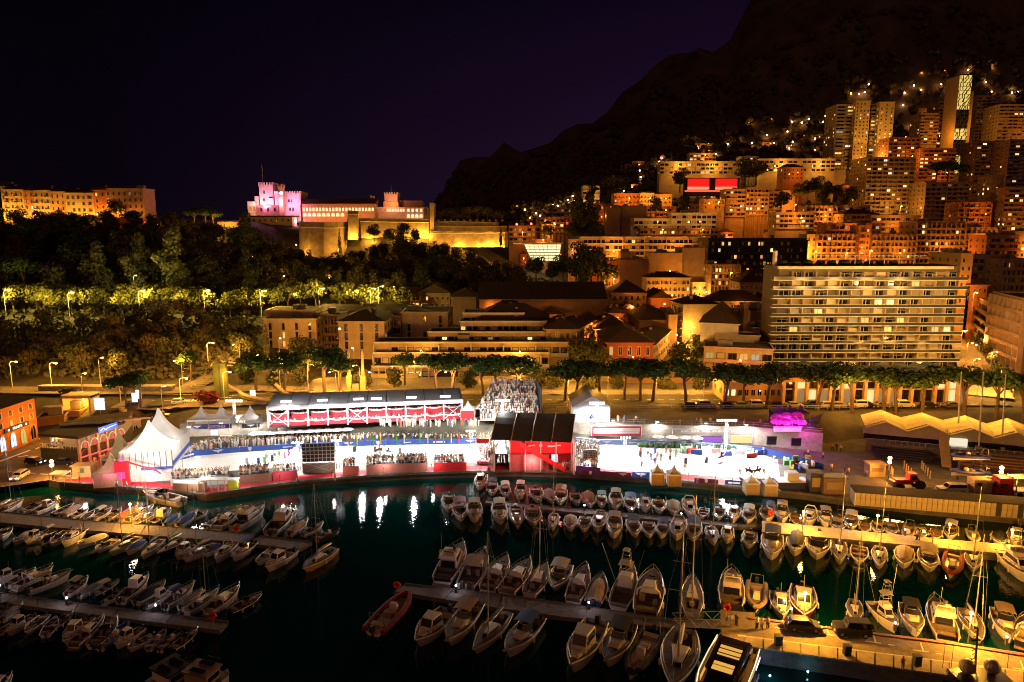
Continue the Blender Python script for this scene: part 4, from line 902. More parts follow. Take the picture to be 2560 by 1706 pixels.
# ---------- arenas ----------
SAND=M('arena_sand',(.74,.70,.64),.95,var=.06,scale=2)
def sheet(name,P,z,mt): m=MB(); m.add([(p[0],p[1],z) for p in P],[tuple(range(len(P)))]); o=struct(name,m,mt); 
def orient(P):
    a=sum(P[i][0]*P[(i+1)%len(P)][1]-P[(i+1)%len(P)][0]*P[i][1] for i in range(len(P))); return P if a>0 else P[::-1]
S1=px2([(430,1180),(446,1152),(491,1140),(600,1131),(700,1125),(853,1117),(1000,1113),(1195,1110),(1200,1140),(1165,1149),(1000,1153),(856,1158),(700,1169),(560,1179)],QZ)
S2=px2([(1500,1113),(1600,1113),(1700,1117),(1800,1122),(1880,1131),(1944,1150),(1950,1199),(1800,1192),(1700,1186),(1600,1180),(1506,1173)],QZ)
sheet('sand_arena',orient(S1),QZ+.03,SAND); sheet('sand_arena',orient(S2),QZ+.03,SAND)
WHITEP=M('white_panel',(.72,.72,.74),.6,var=.05); BLUEP=M('blue_board',(.04,.10,.42),.6,var=.1); REDP=M('red_fabric',(.62,.02,.03),.75,var=.15,scale=1)
DRED=M('dark_red_fabric',(.36,.03,.05),.8,var=.2,scale=1); BLACKF=M('black_fabric',(.035,.035,.04),.7,var=.2); GREYF=M('grey_roof_fabric',(.17,.17,.18),.6,var=.2,scale=.5)
TENTW=M('tent_canvas',(.70,.68,.64),.8,var=.08,scale=.6); NAVY=M('navy_board',(.02,.03,.13),.6,var=.1); PURP=M('purple_board',(.09,.04,.22),.6,var=.1)
def text(s,parent,loc,rot,size,mt,name='lettering',ext=.02):
    c=bpy.data.curves.new('lettering','FONT'); c.body=s; c.size=size; c.extrude=ext; c.align_x='CENTER'; c.align_y='CENTER'; c.resolution_u=2
    c.materials.append(mt); q=bpy.data.objects.new('x',c); COL.objects.link(q); me=bpy.data.meshes.new_from_object(q.evaluated_get(bpy.context.evaluated_depsgraph_get())); bpy.data.objects.remove(q); o=OB(name,me,parent,loc); o.rotation_euler=rot; return o
def _emb(poly):
    m=MB(); n=len(poly); m.add([(x,-.01,z) for x,z in poly]+[(x,.02,z) for x,z in poly],[tuple(range(n))]+[(i,n+i,n+(i+1)%n,(i+1)%n) for i in range(n)]); return m.mesh('white_emblem',[WHITEP])
EMB={'wing':_emb([(-.9,.28),(.9,.28),(.45,.0),(.2,-.02),(0,-.32),(-.2,-.02),(-.45,.0)]),'bar':_emb([(-1.1,-.15),(1.1,-.15),(1.1,.15),(-1.1,.15)]),'shield':_emb([(-.3,.38),(.3,.38),(.28,-.1),(0,-.4),(-.28,-.1)]),'script':_emb([(-.9,-.02),(-.7,.14),(-.4,.05),(.8,.16),(.85,.02),(-.3,-.12),(-.7,-.16)])}
def scribble(parent,loc,rz,w,h,n,mt):
    x=-w/2; cw=w/n
    for i in range(n):
        if R.random()<.14: x+=cw; continue
        m=MB(); m.bx(0,cw*.2,-.03,.02,-h/2,h/2); k=R.randrange(4)
        if k!=1: m.bx(cw*.2,cw*.72,-.03,.02,h*.32,h*.5)
        if k!=2: m.bx(cw*.2,cw*.72,-.03,.02,-h*.5,-h*.32)
        if k!=0: m.bx(cw*.55,cw*.72,-.03,.02,-h*.32,h*.32)
        v=Matrix.Rotation(rz,3,'Z')@Vector((x,0,0)); m.obj('letter',mt,parent,Vector(loc)+v,rz); x+=cw
def boards(label,pts,h,mat_,z=QZ,logo=None,name='arena_board',step=3.5,cap=None,logomat=None):
    P=[G(a,b,z) for a,b in pts]; t=thing(name,label,'board',(0,0,0)); k=0
    for p,q in zip(P,P[1:]):
        L=(q-p).length; n=max(1,round(L/step)); rz=math.atan2(q.y-p.y,q.x-p.x); m=MB(); m.bx(.03,L/n-.03,-.08,.08,0,h); me=m.mesh('board_panel',[mat_ if not isinstance(mat_,list) else mat_[0]])
        for i in range(n):
            c=p.lerp(q,i/n); OB('board_panel',me,t,c,rz)
            if logo and k%2==0:
                s=(logo if isinstance(logo,str) else logo[k//2%len(logo)]); d=p.lerp(q,(i+.5)/n); nn=Vector((math.sin(rz),-math.cos(rz),0))*.12
                if s in EMB: OB('white_emblem',EMB[s],t,d+nn+Vector((0,0,h*.5)),rz,(h,1,h))
                elif s: text(s,t,d+nn+Vector((0,0,h*.5)),(math.pi/2,0,rz),h*.55,logomat or WHITEP)
            k+=1
    return t
BLINE=[(446,1152),(491,1140),(600,1131),(700,1125),(853,1117),(1000,1113),(1195,1110)]
boards('long curved blue sponsor board along the back of the west arena',BLINE,1.25,BLUEP,logo=['bar','wing','shield','script'])
boards('pale blue sponsor boards along the back of the east arena',[(1440,1106),(1500,1113),(1600,1113),(1700,1117),(1800,1122),(1880,1130)],1.25,M('pale_blue_board',(.22,.30,.60),.6,var=.1),logo=['bar','wing','script'])
boards('curved blue board closing the east end of the east arena',[(1880,1130),(1908,1134),(1960,1147),(2010,1160),(2059,1175)],1.3,BLUEP)
MAR=M('maroon_board',(.12,.015,.06),.6,var=.1)
boards('maroon and purple boards at the west half of the quay front, east arena',[(1456,1187),(1578,1194)],1.0,MAR,logo=['shield','wing'])
boards('short blue board between maroon boards and twin cream tents',[(1580,1194),(1625,1197)],1.3,BLUEP,logo='wing')
boards('maroon board right of the twin cream tents on the quay',[(1735,1207),(1796,1211)],1.0,MAR,logo='shield')
boards('navy board between maroon board and the small cream tents',[(1812,1212),(1858,1215)],1.0,NAVY,logo='bar')
# fence of show jumps
JC=[M('jump_'+a,c,.6,var=0) for a,c in (('white',(.7,.7,.7)),('blue',(.05,.12,.5)),('red',(.6,.05,.04)),('yellow',(.7,.5,.05)),('green',(.08,.35,.1)),('black',(.03,.03,.03)))]
def jump_kit(c1,c2,wing):
    k=Kit(); b=MB()
    for s in(-1,1):
        b=MB(); b.bx(s*2-.06,s*2+.06,-.3,.3,0,.08); b.bx(s*2-.05,s*2+.05,-.05,.05,0,1.7); b.bx(s*2.0,s*2.6,-.03,.03,.1,1.4); k.add('jump_wing',b,wing)
    for i in range(4):
        for j in range(5):
            b=MB(); b.tube((-1.95+j*.78,0,.45+i*.3),(-1.17+j*.78,0,.45+i*.3),.05,n=5); k.add('pole_segment' if j else 'pole',b,c1 if j%2 else c2)
    return k
JK=[jump_kit(JC[0],JC[2],JC[0]),jump_kit(JC[1],JC[3],JC[1]),jump_kit(JC[0],JC[4],JC[4]),jump_kit(JC[3],JC[5],JC[5])]
jn=['red and white','blue and yellow','green and white','yellow and black']
for i,(x,y,a) in enumerate([(642,1154,.9),(667,1152,1.1),(680,1150,1.2),(702,1146,1.0),(722,1143,1.3),(730,1139,1.1),(862,1130,.2),(912,1132,.1),(975,1136,.0),(1620,1140,.6),(1700,1137,.9),(1740,1160,.1)]):
    JK[i%4].put('show_jump',f'{jn[i%4]} show jumping fence, {nth(i)} from the west end of the two sand arenas','jump',G(x,y,QZ+.03),a,1,'show jumping fences')
# horses with riders
def horse_mesh():
    P=[((0,0,1.25),.30),((.45,0,1.25),.30),((-.5,0,1.28),.29),((.75,0,1.5),.17),((1.0,0,1.85),.12),((1.3,0,1.8),.09),((1.5,0,1.68),.06),((-.85,0,1.2),.06),((-1.0,0,.8),.05)]
    E=[(0,1),(0,2),(1,3),(3,4),(4,5),(5,6),(2,7),(7,8)]
    def leg(par,pts):
        k=par
        for p in pts: P.append(p); E.append((k,len(P)-1)); k=len(P)-1
    for s,f in((-1,.25),(1,-.1)):
        leg(1,[((.5,.16*s,.95),.12),((.55+f,.16*s,.6),.06),((.45+f,.16*s,.3),.045),((.5+f*.6,.16*s,.05),.055)])
        leg(2,[((-.55,.17*s,1.0),.15),((-.42-f,.17*s,.68),.07),((-.68-f,.17*s,.48),.05),((-.62-f*.8,.17*s,.06),.055)])
    return skin_mesh('horse',P,E,1)
HM=horse_mesh()
RM=skin_mesh('rider',[((0,0,1.62),.13),((.05,0,1.95),.15),((.1,0,2.12),.06),((.12,0,2.28),.10),((.1,.25,1.5),.09),((.05,.3,1.05),.05),((.1,-.25,1.5),.09),((.05,-.3,1.05),.05),((.3,.18,1.85),.05),((.5,.05,1.75),.04),((.3,-.18,1.85),.05),((.5,-.05,1.75),.04)],[(0,1),(1,2),(2,3),(0,4),(4,5),(0,6),(6,7),(1,8),(8,9),(1,10),(10,11)],0)
HC={'bay':M('bay_coat',(.12,.045,.02),.6,var=.2),'grey':M('grey_coat',(.4,.38,.36),.6,var=.3),'dark':M('dark_coat',(.03,.02,.015),.6,var=.2)}
RC=[M('riding_jacket_red',(.4,.03,.03),.8,var=.1),M('riding_jacket_navy',(.03,.04,.1),.8,var=.1)]
for i,(x,y,c,rz,lb) in enumerate([(948,1136,'bay',.3,'by the back boards of the west arena'),(972,1141,'grey',2.9,'at mid west arena beside a jump'),(1600,1146,'dark',1.2,'at centre of the east arena'),(1803,1155,'bay',.4,'before the tall light mast'),(1873,1191,'dark',2.6,'near the peaked tents, outer one'),(1892,1190,'bay',.2,'near the peaked tents, inner one')]):
    me=HM.copy(); me.materials.append(HC[c]); o=OB('horse',me,None,G(x,y,QZ+.03),rz); tag(o,f'{c} show jumping horse {lb}','horse')
    for p in me.polygons: p.use_smooth=True
    r=RM.copy(); r.materials.append(RC[i%2]); tag(OB('person',r,None,G(x,y,QZ+.03),rz),f'{"red" if i%2==0 else "navy"} jacketed rider riding the {c} horse {lb}','person')
# ---------- tents ----------
def peak_mesh(w,d,ev,pk,mt,p=2.3,n=7):
    m=MB(); rs=[]
    for k in range(n+1):
        r=1-k/n; z=ev+(pk-ev)*(1-r)**p; r=max(r,.03); sag=.0
        rs.append([(x*w/2*r,y*d/2*r,z-(.12*(ev) *0)) for x,y in((-1,-1),(0,-1),(1,-1),(1,0),(1,1),(0,1),(-1,1),(-1,0))])
    m.ring(rs); return m.mesh('tent_roof',[mt])
def peak_tent(name,label,x,y,z,w,d,ev,pk,rz=0,mt=TENTW,walls='back',wm_=TENTW,cat='tent'):
    g=G(x,y,z) if y>0 else None; t=thing(name,label,cat,g,rz); OB('tent_roof',peak_mesh(w*1.04,d*1.04,ev,pk,mt),t)
    for a in(-1,1):
        for b in(-1,1): MB().tube((a*w/2,b*d/2,0),(a*w/2,b*d/2,ev),.07,n=5).obj('tent_pole',METAL,t)
    v=MB(); v.bx(-w/2,w/2,-d/2-.03,-d/2+.01,ev-.35,ev); v.obj('valance',mt,t)
    if 'back' in walls: MB().bx(-w/2,w/2,d/2-.03,d/2+.03,0,ev-.02).obj('tent_wall',wm_,t)
    if 'side' in walls:
        for a in(-1,1): MB().bx(a*w/2-.03,a*w/2+.03,-d/2+.05,d/2-.05,0,ev-.02).obj('tent_wall',wm_,t)
    if 'front' in walls: MB().bx(-w/2+.1,w/2-.1,-d/2+.03,-d/2+.07,0,ev-.4).obj('tent_wall',wm_,t)
    return t
peak_tent('peaked_tent','white peaked tent at west end of the terrace, first of a pair over blue banners',506,1071,PZ,4.6,4.6,2.6,5.2,.1)
peak_tent('peaked_tent','white peaked tent of the pair over blue banners, the east one',556,1069,PZ,4.6,4.6,2.6,5.4,.1)
peak_tent('peaked_tent','white peaked tent standing alone just west of the long grandstand',628,1067,PZ,4.0,4.0,2.4,5.0,.05,walls='back')
peak_tent('peaked_tent','small red and white peaked tent touching the east end of the grandstand',1170,1046,PZ,3.2,3.2,2.6,4.4,0,wm_=REDP,walls='back side front')
peak_tent('peaked_tent','small white topped tent between the grandstand and the open bleacher',1206,1040,PZ,3.2,3.2,2.4,4.6,0,wm_=REDP,walls='back side')
boards('dark blue banner with white lettering under the pair of peaked tents',[(481,1074),(580,1071)],1.1,M('navy_banner',(.03,.05,.12),.7,var=.1),z=PZ,logo=['wing','script'],step=2.2)
boards('black banner under the lone peaked tent west of the grandstand',[(604,1071),(650,1069)],1.0,BLACKF,z=PZ,logo='wing',step=4)
# long white grandstand
def grandstand():
    a=G(671,1069,PZ); b=G(1156,1049,PZ); L=(b-a).length; rz=math.atan2(b.y-a.y,b.x-a.x); D=11
    t=thing('grandstand','long covered grandstand with red tiers, white columns and floodlights under grey roof','grandstand',a,rz)
    ze=A(671,1016,a.y).z-PZ; zr=A(674,984,a.y+9).z-PZ; n=10; bw=L/n
    rb=MB()
    for i in range(n):
        r=MB(); z0=.06
        r.add([(i*bw+.06,-.4,ze),((i+1)*bw-.06,-.4,ze),((i+1)*bw-.06,8.5,zr),(i*bw+.06,8.5,zr),((i+1)*bw-.06,D+1,zr-1.4),(i*bw+.06,D+1,zr-1.4)],[(0,1,2,3),(3,2,4,5)]); r.obj('roof_panel',GREYF,t)
    for i in range(n+1):
        MB().box((i*bw,-.1,ze/2),(.32,.3,ze)).obj('column',WHITEP,t); MB().path([(i*bw,-.4,ze+.06),(i*bw,8.5,zr+.06),(i*bw,D+1,zr-1.3)],.07,4).obj('roof_rib',BLACKF,t)
    f=MB(); f.bx(-.2,L+.2,-.5,-.3,ze-.9,ze+.05); f.obj('front_fascia',WHITEP,t)
    MB().bx(0,L,D-.1,D,0,zr-1.6).obj('back_wall',DRED,t); MB().bx(-.1,0,0,D,0,ze-.1).obj('end_wall',WHITEP,t); MB().bx(L,L+.1,0,D,0,ze-.1).obj('end_wall',WHITEP,t)
    ppl=[]; rzm=Matrix.Rotation(rz,3,'Z')
    for k in range(3):
        y0=.6+k*2.6; z0=.2+k*1.25
        MB().bx(.1,L-.1,y0,y0+2.6,0,z0).obj('tier',DRED,t)
        for i in range(n):
            MB().bx(i*bw+.2,(i+1)*bw-.2,y0-.05,y0+.02,z0,z0+.85).obj('red_panel',REDP if i%3 else DRED,t)
            c=MB(); rr=[]
            for j in range(7):
                x=i*bw+.25+(bw-.5)*j/6; zz=z0+.95-.28*math.sin(math.pi*j/6); rr.append([(x,y0-.12,zz),(x,y0+.05,zz),(x,y0+.05,zz+.3),(x,y0-.12,zz+.3)])
            c.ring(rr); c.obj('cloth_swag',WHITEP,t)
        for i in range(int(L/.75)):
            if R.random()<.8: v=rzm@Vector((.4+i*.75+R.uniform(-.2,.2),y0+1.3+R.uniform(-.3,.4),z0)); ppl.append(tuple(v+a))
    for i in (0,4,9):
        for (u,v) in((0,1),(1,0)): MB().tube((i*bw+u*bw,-.35,.3),(i*bw+v*bw,-.35,ze-1),.06,n=4).obj('cross_brace',WHITEP,t)
    crowd('spectators seated on the three red tiers inside the long covered grandstand',ppl,seat=True)
    fl=EM('floodlight_glow',(1,.98,.95),4)
    for (px,py) in ((715,1001),(806,998),(896,995),(941,994),(1028,991),(1113,989)):
        g=A(px,py+3,a.y-.5); loc=rzm.transposed()@(g-a)
        k=MB(); k.box(loc,(2.3,.3,.4)); k.obj('floodlight_bank',fl,t); MB().tube((loc.x,0,ze-.5),(loc.x,-.2,loc.z),.07,n=5).obj('floodlight_arm',DMET,t)
        lamp_light(t,(loc.x,loc.y-.6,loc.z),36000,(1,.97,.93),.2,'SPOT',None,68,.5).rotation_euler=(rad(-33),0,0); lamp_light(t,(loc.x,loc.y-2.2,loc.z-.6),7000,(1,.97,.93),.22,'SPOT',None,160,.3); lamp_light(t,(loc.x,loc.y+1.2,loc.z+1.2),1300,(1,.97,.93),.2)  # second and third lamps are unseen, added to fill the tiers and roof
    return t
grandstand()
# open bleacher full of people
def bleacher():
    a=G(1200,1053,PZ); b=G(1350,1046,PZ); L=(b-a).length; rz=math.atan2(b.y-a.y,b.x-a.x)-.10; t=thing('bleacher','steep open bleacher packed with spectators right of the red tents','bleacher',a,rz)
    n=15; ppl=[]; rm=Matrix.Rotation(rz,3,'Z')
    for k in range(n):
        z=.5+k*.42; x0=0 if k<5 else (k-4)*.35
        MB().bx(x0,L,k*.85,k*.85+.85,0,z).obj('step',GREYW,t)
        for i in range(int((L-x0)/.55)):
            if R.random()<.93: ppl.append(tuple(rm@Vector((x0+.3+i*.55+R.uniform(-.1,.1),k*.85+.5,z))+a))
    MB().bx(L,L+.2,0,n*.85,0,n*.42+1.3).obj('side_wall',DARKW,t)
    crowd('dense crowd of spectators filling the open bleacher',ppl,seat=True)
bleacher()
def flood_mast(label,x,y,z,h,P=70000,wide=4.0,col=(1,.97,.94)):
    g=G(x,y,z); t=thing('floodlight_mast',label,'floodlight mast',g)
    for dx,dy in((-.25,-.25),(.25,-.25),(0,.25)): MB().tube((dx,dy,0),(dx,dy,h),.06,n=4).obj('mast_leg',WHITEP,t)
    b=MB(); k=0; z_=.4
    while z_<h-.6: 
        b.tube((-.25,-.25,z_),(.25,-.25,z_+.6),.035,n=3); b.tube((.25,-.25,z_+.6),(-.25,-.25,z_+1.2),.035,n=3); z_+=1.2
    b.obj('mast_lattice',WHITEP,t)
    MB().bx(-wide/2,wide/2,-.12,.12,h,h+.15).obj('crossbar',DMET,t); fl=EM('floodlight_glow',None,0)
    for i in range(6): 
        xx=-wide/2+wide*(i+.5)/6; MB().box((0,0,0),(.5,.28,.5)).obj('floodlight',fl,t,(xx,-.3,h+.2)); 
    lamp_light(t,(0,-.8,h+.1),P,col,.35,'SPOT',None,125,.8).rotation_euler=(rad(-30),0,0); lamp_light(t,(0,-2.0,h-.6),P*.14,col,.8,'SPOT',None,165,.3)
    return t
_m=flood_mast('white floodlight mast standing in front of the packed bleacher',1256,1060,PZ,5.5,60000,3.4); lamp_light(_m,(0,-1.5,6.6),7500,(1,.96,.9),.6)
flood_mast('floodlight mast rising before the blue white gabled tent',1491,1064,PZ,5.2,60000,3.6)
flood_mast('tall floodlight mast at the back boards of the east arena',1812,1136,QZ,7.6,90000,4.6)
flood_mast('low floodlight bank behind the three peaked tents',588,1040,PZ,3.6,14000,4.2)
def truss_tower(label,x,y,h,P=40000,aim=20):
    g=G(x,y,QZ); t=thing('truss_tower',label,'truss tower',g)
    for dx,dy in((-.3,-.3),(.3,-.3),(.3,.3),(-.3,.3)): MB().tube((dx,dy,0),(dx,dy,h),.05,n=4).obj('truss_leg',DMET,t)
    b=MB(); z_=0
    while z_<h-.5: b.tube((-.3,-.3,z_),(.3,-.3,z_+.5),.03,n=3); b.tube((.3,-.3,z_+.5),(-.3,-.3,z_+1),.03,n=3); z_+=1
    b.obj('truss_lattice',DMET,t)
    for i in range(4): MB().box((0,0,0),(.35,.25,.35)).obj('spotlight',EM('floodlight_glow',None,0),t,(-.9+i*.6,-.4,h))
    if P: lamp_light(t,(0,-.8,h+.2),P*1.3,(1,.97,.95),.8,'SPOT',None,110,.8).rotation_euler=(rad(aim),0,0)
truss_tower('dark truss tower behind the scissor lift, west arena',1178,1138,5.6,16000)
truss_tower('dark truss tower standing inside the east arena sand',1561,1167,6.4,16000)
truss_tower('truss tower left of the black video wall',748,1176,6.0,14000)
truss_tower('truss tower right of the black video wall',845,1172,6.2,14000)
# video screens seen from behind
def screen(label,x0,x1,yt,yb,y_ground,mt=BLACKF,lower=GREYW):
    a=G(x0,y_ground,QZ); b=G(x1,y_ground-3,QZ); L=(b-a).length; rz=math.atan2(b.y-a.y,b.x-a.x); t=thing('video_wall',label,'screen',a,rz)
    z1=A(x0,yt,a.y).z-QZ; z0=A(x0,yb,a.y).z-QZ; MB().bx(0,L,.3,.6,z0,z1).obj('screen_panel',mt,t)
    for i in range(6): MB().bx(0,L,.12,.26,z0+(z1-z0)*i/5-.05,z0+(z1-z0)*i/5+.05).obj('frame_bar',METAL,t)
    for i in range(9): MB().bx(L*i/8-.05,L*i/8+.05,.0,.12,0,z1).obj('frame_post',METAL,t)
    MB().bx(0,L,-.1,0,0,z0-.1).obj('lower_panel',lower,t)
    for (u,v) in((0,1),(1,0)): MB().tube((u*L,-.15,.1),(v*L,-.15,z0),.05,n=4).obj('brace',METAL,t)
screen('back of a big black video wall on truss between the front stands',757,838,1111,1157,1184)
screen('back of a smaller dark video screen beside the black roofed lounge',1459,1493,1127,1148,1180,lower=TENTW)
# central black roofed VIP lounge
def lounge():
    a=G(1275,1184,QZ); b=G(1429,1184,QZ); L=(b-a).length; t=thing('vip_lounge','two storey red lounge with big black peaked roof and red outside stair','lounge',a)
    e=lambda px,py,Y: A(px,py,Y)-a
    fl,fr,bl,br=e(1227,1099,a.y-1),e(1429,1106,a.y-1),e(1245,1031,a.y+12),e(1439,1035,a.y+12)
    for i in range(4):
        for j in range(4):
            f=lambda u,v: (fl.lerp(fr,u)).lerp(bl.lerp(br,u),v)+Vector((0,0,.35*math.sin(v*math.pi)))
            u0,u1,v0,v1=i/4+.004,(i+1)/4-.004,j/4,(j+1)/4; m=MB(); m.add([f(u0,v0),f(u1,v0),f(u1,v1),f(u0,v1)],[(0,1,2,3)]); m.add([f(u0,v0)-Vector((0,0,.1)),f(u1,v0)-Vector((0,0,.1)),f(u1,v1)-Vector((0,0,.1)),f(u0,v1)-Vector((0,0,.1))],[(3,2,1,0)]); m.obj('roof_panel',M('black_roof_fabric',(.2,.2,.21),.55,var=.15),t)
    for i in range(5):
        u=i/4; MB().path([(fl.lerp(fr,u))+Vector((0,-.05,.05)),(fl.lerp(fr,u)).lerp(bl.lerp(br,u),.5)+Vector((0,0,.42)),bl.lerp(br,u)+Vector((0,0,.05))],.10,4).obj('roof_rib',METAL,t)
    ztop=fr.z-.3; H2=ztop*.56
    MB().bx(0,L*.64,1.5,12,0,H2).obj('lower_box',M('pink_grey_curtain',(.40,.10,.10),.8,var=.25),t); MB().bx(L*.64,L,4,12,0,H2).obj('red_back_wall',REDP,t); MB().bx(L*.68,L*.78,1.5,1.7,H2*.5,H2*.95).obj('lit_screen',EM('screen_glow',(.7,.75,1),1.2),t); MB().bx(0,L,1.2,1.49,H2+.1,ztop).obj('upper_red_wall',REDP,t); MB().bx(-3.6,L+.2,1.0,12,H2,H2+.18).obj('floor',DMET,t)
    for i in range(5): MB().bx(i*L/4-.1,i*L/4+.1,.9,1.15,0,ztop).obj('column',METAL,t)
    [OB('pale_emblem',EMB[q],t,(L*u,1.1,H2+(ztop-H2)*.6),0,(s_,1,s_)) for q,u,s_ in (('script',.3,1.6),('shield',.5,1.0),('script',.72,1.6))]
    s=MB(); 
    for i in range(12): MB().bx(2.2+i*.75,2.95+i*.75,.0,.9,ztop*.93-i*.5,ztop*.93-i*.5+.12).obj('stair_step',REDP,t)
    st=MB(); st.add([(2.0,-.1,ztop+.2),(11.2,-.1,1.2),(11.2,-.1,.2),(2.0,-.1,ztop-.9)],[(0,3,2,1)]); st.add([(2.0,-.02,ztop+.2),(11.2,-.02,1.2),(11.2,-.02,.2),(2.0,-.02,ztop-.9)],[(0,1,2,3)]); st.obj('stair_rail_panel',REDP,t)
    for i in range(3): lamp_light(t,(2+i*4,-2.5,ztop*.8),900,(1,.25,.2),.5)
    lamp_light(t,(-2.2,4,H2+1.5),2500,WHITE,.5)
    MB().bx(-3.4,-3.1,1,11,0,ztop).obj('side_frame',METAL,t); MB().bx(L+.3,L+.55,-.8,12,0,ztop+1).obj('side_curtain',WHITEP,t)
    return a,H2,L
LA_,LH,LL=lounge()
# scissor lift
def scissor():
    g=G(1207,1160,QZ); t=thing('scissor_lift','red scissor lift raised beside the west arena','scissor lift',g); m=REDP
    MB().bx(-1.2,1.2,-.5,.5,.15,.7).obj('base',m,t)
    for i in range(4):
        z=.7+i*1.0; MB().tube((-.9,-.3,z),(.9,-.3,z+1.0),.05,n=4).obj('arm',m,t); MB().tube((.9,-.3,z),(-.9,-.3,z+1.0),.05,n=4).obj('arm',m,t)
    MB().bx(-1.3,1.3,-.6,.6,4.7,4.85).obj('platform',m,t); MB().bx(-1.3,1.3,-.62,-.58,4.85,5.7).obj('platform_rail',m,t)
scissor()
# blue white gabled tent
def gabled():
    a=G(1433,1056,PZ); b=G(1523,1054,PZ); W=(b-a).length; H=A(1433,1016,a.y).z-PZ; rh=A(1478,990,a.y).z-PZ-H; t=thing('gabled_tent','white gabled event tent with pale blue printed front and dark roof','tent',a)
    fr=MB(); fr.add([(0,0,0),(W,0,0),(W,0,H),(W/2,0,H+rh),(0,0,H)],[(0,1,2,3,4)]); fr.obj('printed_front',M('pale_blue_print',(.50,.60,.74),.7,var=.35,scale=.5,stretch=(1,1,3)),t)
    for s in(0,1):
        r=MB(); x0=-.3 if s==0 else W+.3; r.add([(x0,-.3,H-.15),(W/2,-.3,H+rh),(W/2,12,H+rh),(x0,12,H-.15)],[(0,1,2,3) if s else (3,2,1,0)]); r.obj('roof_slope',GREYF,t)
        MB().bx((0 if s==0 else W)-.05,(0 if s==0 else W)+.05,.05,12,0,H-.1).obj('side_wall',TENTW,t)
    MB().path([(W/2-.3,-.08,1.0),(W/2,-.08,1.9),(W/2+.5,-.08,1.0)],[.35,.28,.1],5).obj('horse_emblem',NAVY,t)
gabled()
# big twin peaked marquee
def marquee():
    t=thing('marquee','large white marquee with two swept peaks, pink lit entrance and navy band','marquee',G(383,1188,QZ),rad(12))
    w,d=9.4,6.6
    for k,(y,pz) in enumerate(((-.0,11.4),(6.8,12.2))):
        m=peak_mesh(w,d,6.2,pz,TENTW,2.0,9); OB('tent_roof',m,t,(0,y,0))
    for a in(-1,1):
        for y in(-3.4,3.4,10.2): MB().tube((a*w/2,y,0),(a*w/2,y,6.2),.12,n=6).obj('tent_pole',METAL,t)
    MB().bx(-w/2,w/2,-3.45,-3.35,0,6.2).obj('front_wall',TENTW,t); MB().bx(w/2-.05,w/2+.05,-3.3,10.2,2.2,6.2).obj('side_wall',TENTW,t); MB().bx(-w/2-.05,-w/2+.05,-3.3,10.2,0,6.2).obj('side_wall',TENTW,t)
    for i in range(9): MB().bx(-w/2+.6+i*1.1,-w/2+.68+i*1.1,-3.56,-3.46,2.7,5.9).obj('wall_seam',DMET,t)
    MB().bx(-1,w/2+.1,-3.65,-3.48,2.3,2.8).obj('navy_band',BLUEP,t); MB().bx(w/2+.08,w/2+.2,-3.4,10.2,2.9,3.7).obj('navy_band',BLUEP,t)
    MB().bx(-w/2-.4,-w/2+2,-5.6,-4.7,0,4.8).obj('entrance_wall',REDP,t); MB().bx(-w/2+.1,-w/2+1.4,-5.75,-5.62,1.6,2.9).obj('glowing_panel',EM('magenta_glow',(1,.08,.45),.9),t)
    MB().ball((-w/2+.8,-5.4,5.2),.6,8,5,sz=.6).obj('magenta_lamp_cluster',EM('magenta_glow',None,0),t)
    MB().path([(-w/2+1.5,-5.2,4.9),(0,-5.2,3.5),(1.4,-5.2,3.2),(3,-5.2,1.9)],.16,4).obj('red_stair_trim',REDP,t)
    MB().bx(-1,w/2,-4.0,-3.9,0,2.2).obj('curtain',TENTW,t)
    lamp_light(t,(0,0,5.2),1500,(1,.93,.85),.6); lamp_light(t,(0,6,5.2),1500,(1,.93,.85),.6); lamp_light(t,(1,-8,3.0),1500,(1,.85,.8),.5); lamp_light(t,(7,-1,10.5),3500,(1,.93,.85),.4); lamp_light(t,(-3,-6,11),2200,(1,.93,.85),.4); lamp_light(t,(-6,-7,3),300,(1,.2,.6),.4)  # high outside lamps are unseen, added to brighten the canvas
    return t
marquee()
SANDT=M('sand_canvas',(.42,.32,.16),.85,var=.2)
peak_tent('peaked_tent','tan peaked tent in shadow behind the big marquee entrance',282,1208,QZ,5,5,2.8,6.2,.2,mt=SANDT,wm_=SANDT,walls='back side front')
peak_tent('peaked_tent','tall tan peaked tent between restaurant terrace and marquee',306,1180,QZ,5.5,5.5,3.8,9,.2,mt=SANDT,wm_=SANDT,walls='back side')
for i,(x,y) in enumerate(((1877,1233),(1922,1236))): 
    peak_tent('peaked_tent',('first' if i==0 else 'second')+' small cream peaked tent on the quay below the east arena horses',x,y,QZ,2.4,2.4,2.4,3.8,-.05,walls='back side front',wm_=SANDT)
for i,(x,y) in enumerate(((1642,1209),(1684,1212))):
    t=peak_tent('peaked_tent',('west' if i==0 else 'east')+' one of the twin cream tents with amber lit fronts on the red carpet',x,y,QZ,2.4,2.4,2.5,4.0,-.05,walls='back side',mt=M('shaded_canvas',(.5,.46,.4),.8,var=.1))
    MB().bx(-1.1,1.1,-1.12,-1.06,0,2.1).obj('amber_door_curtain',M('amber_curtain',(.30,.18,.06),.8,var=.2),t); lamp_light(t,(0,-3,2),90,AMBER,.3)
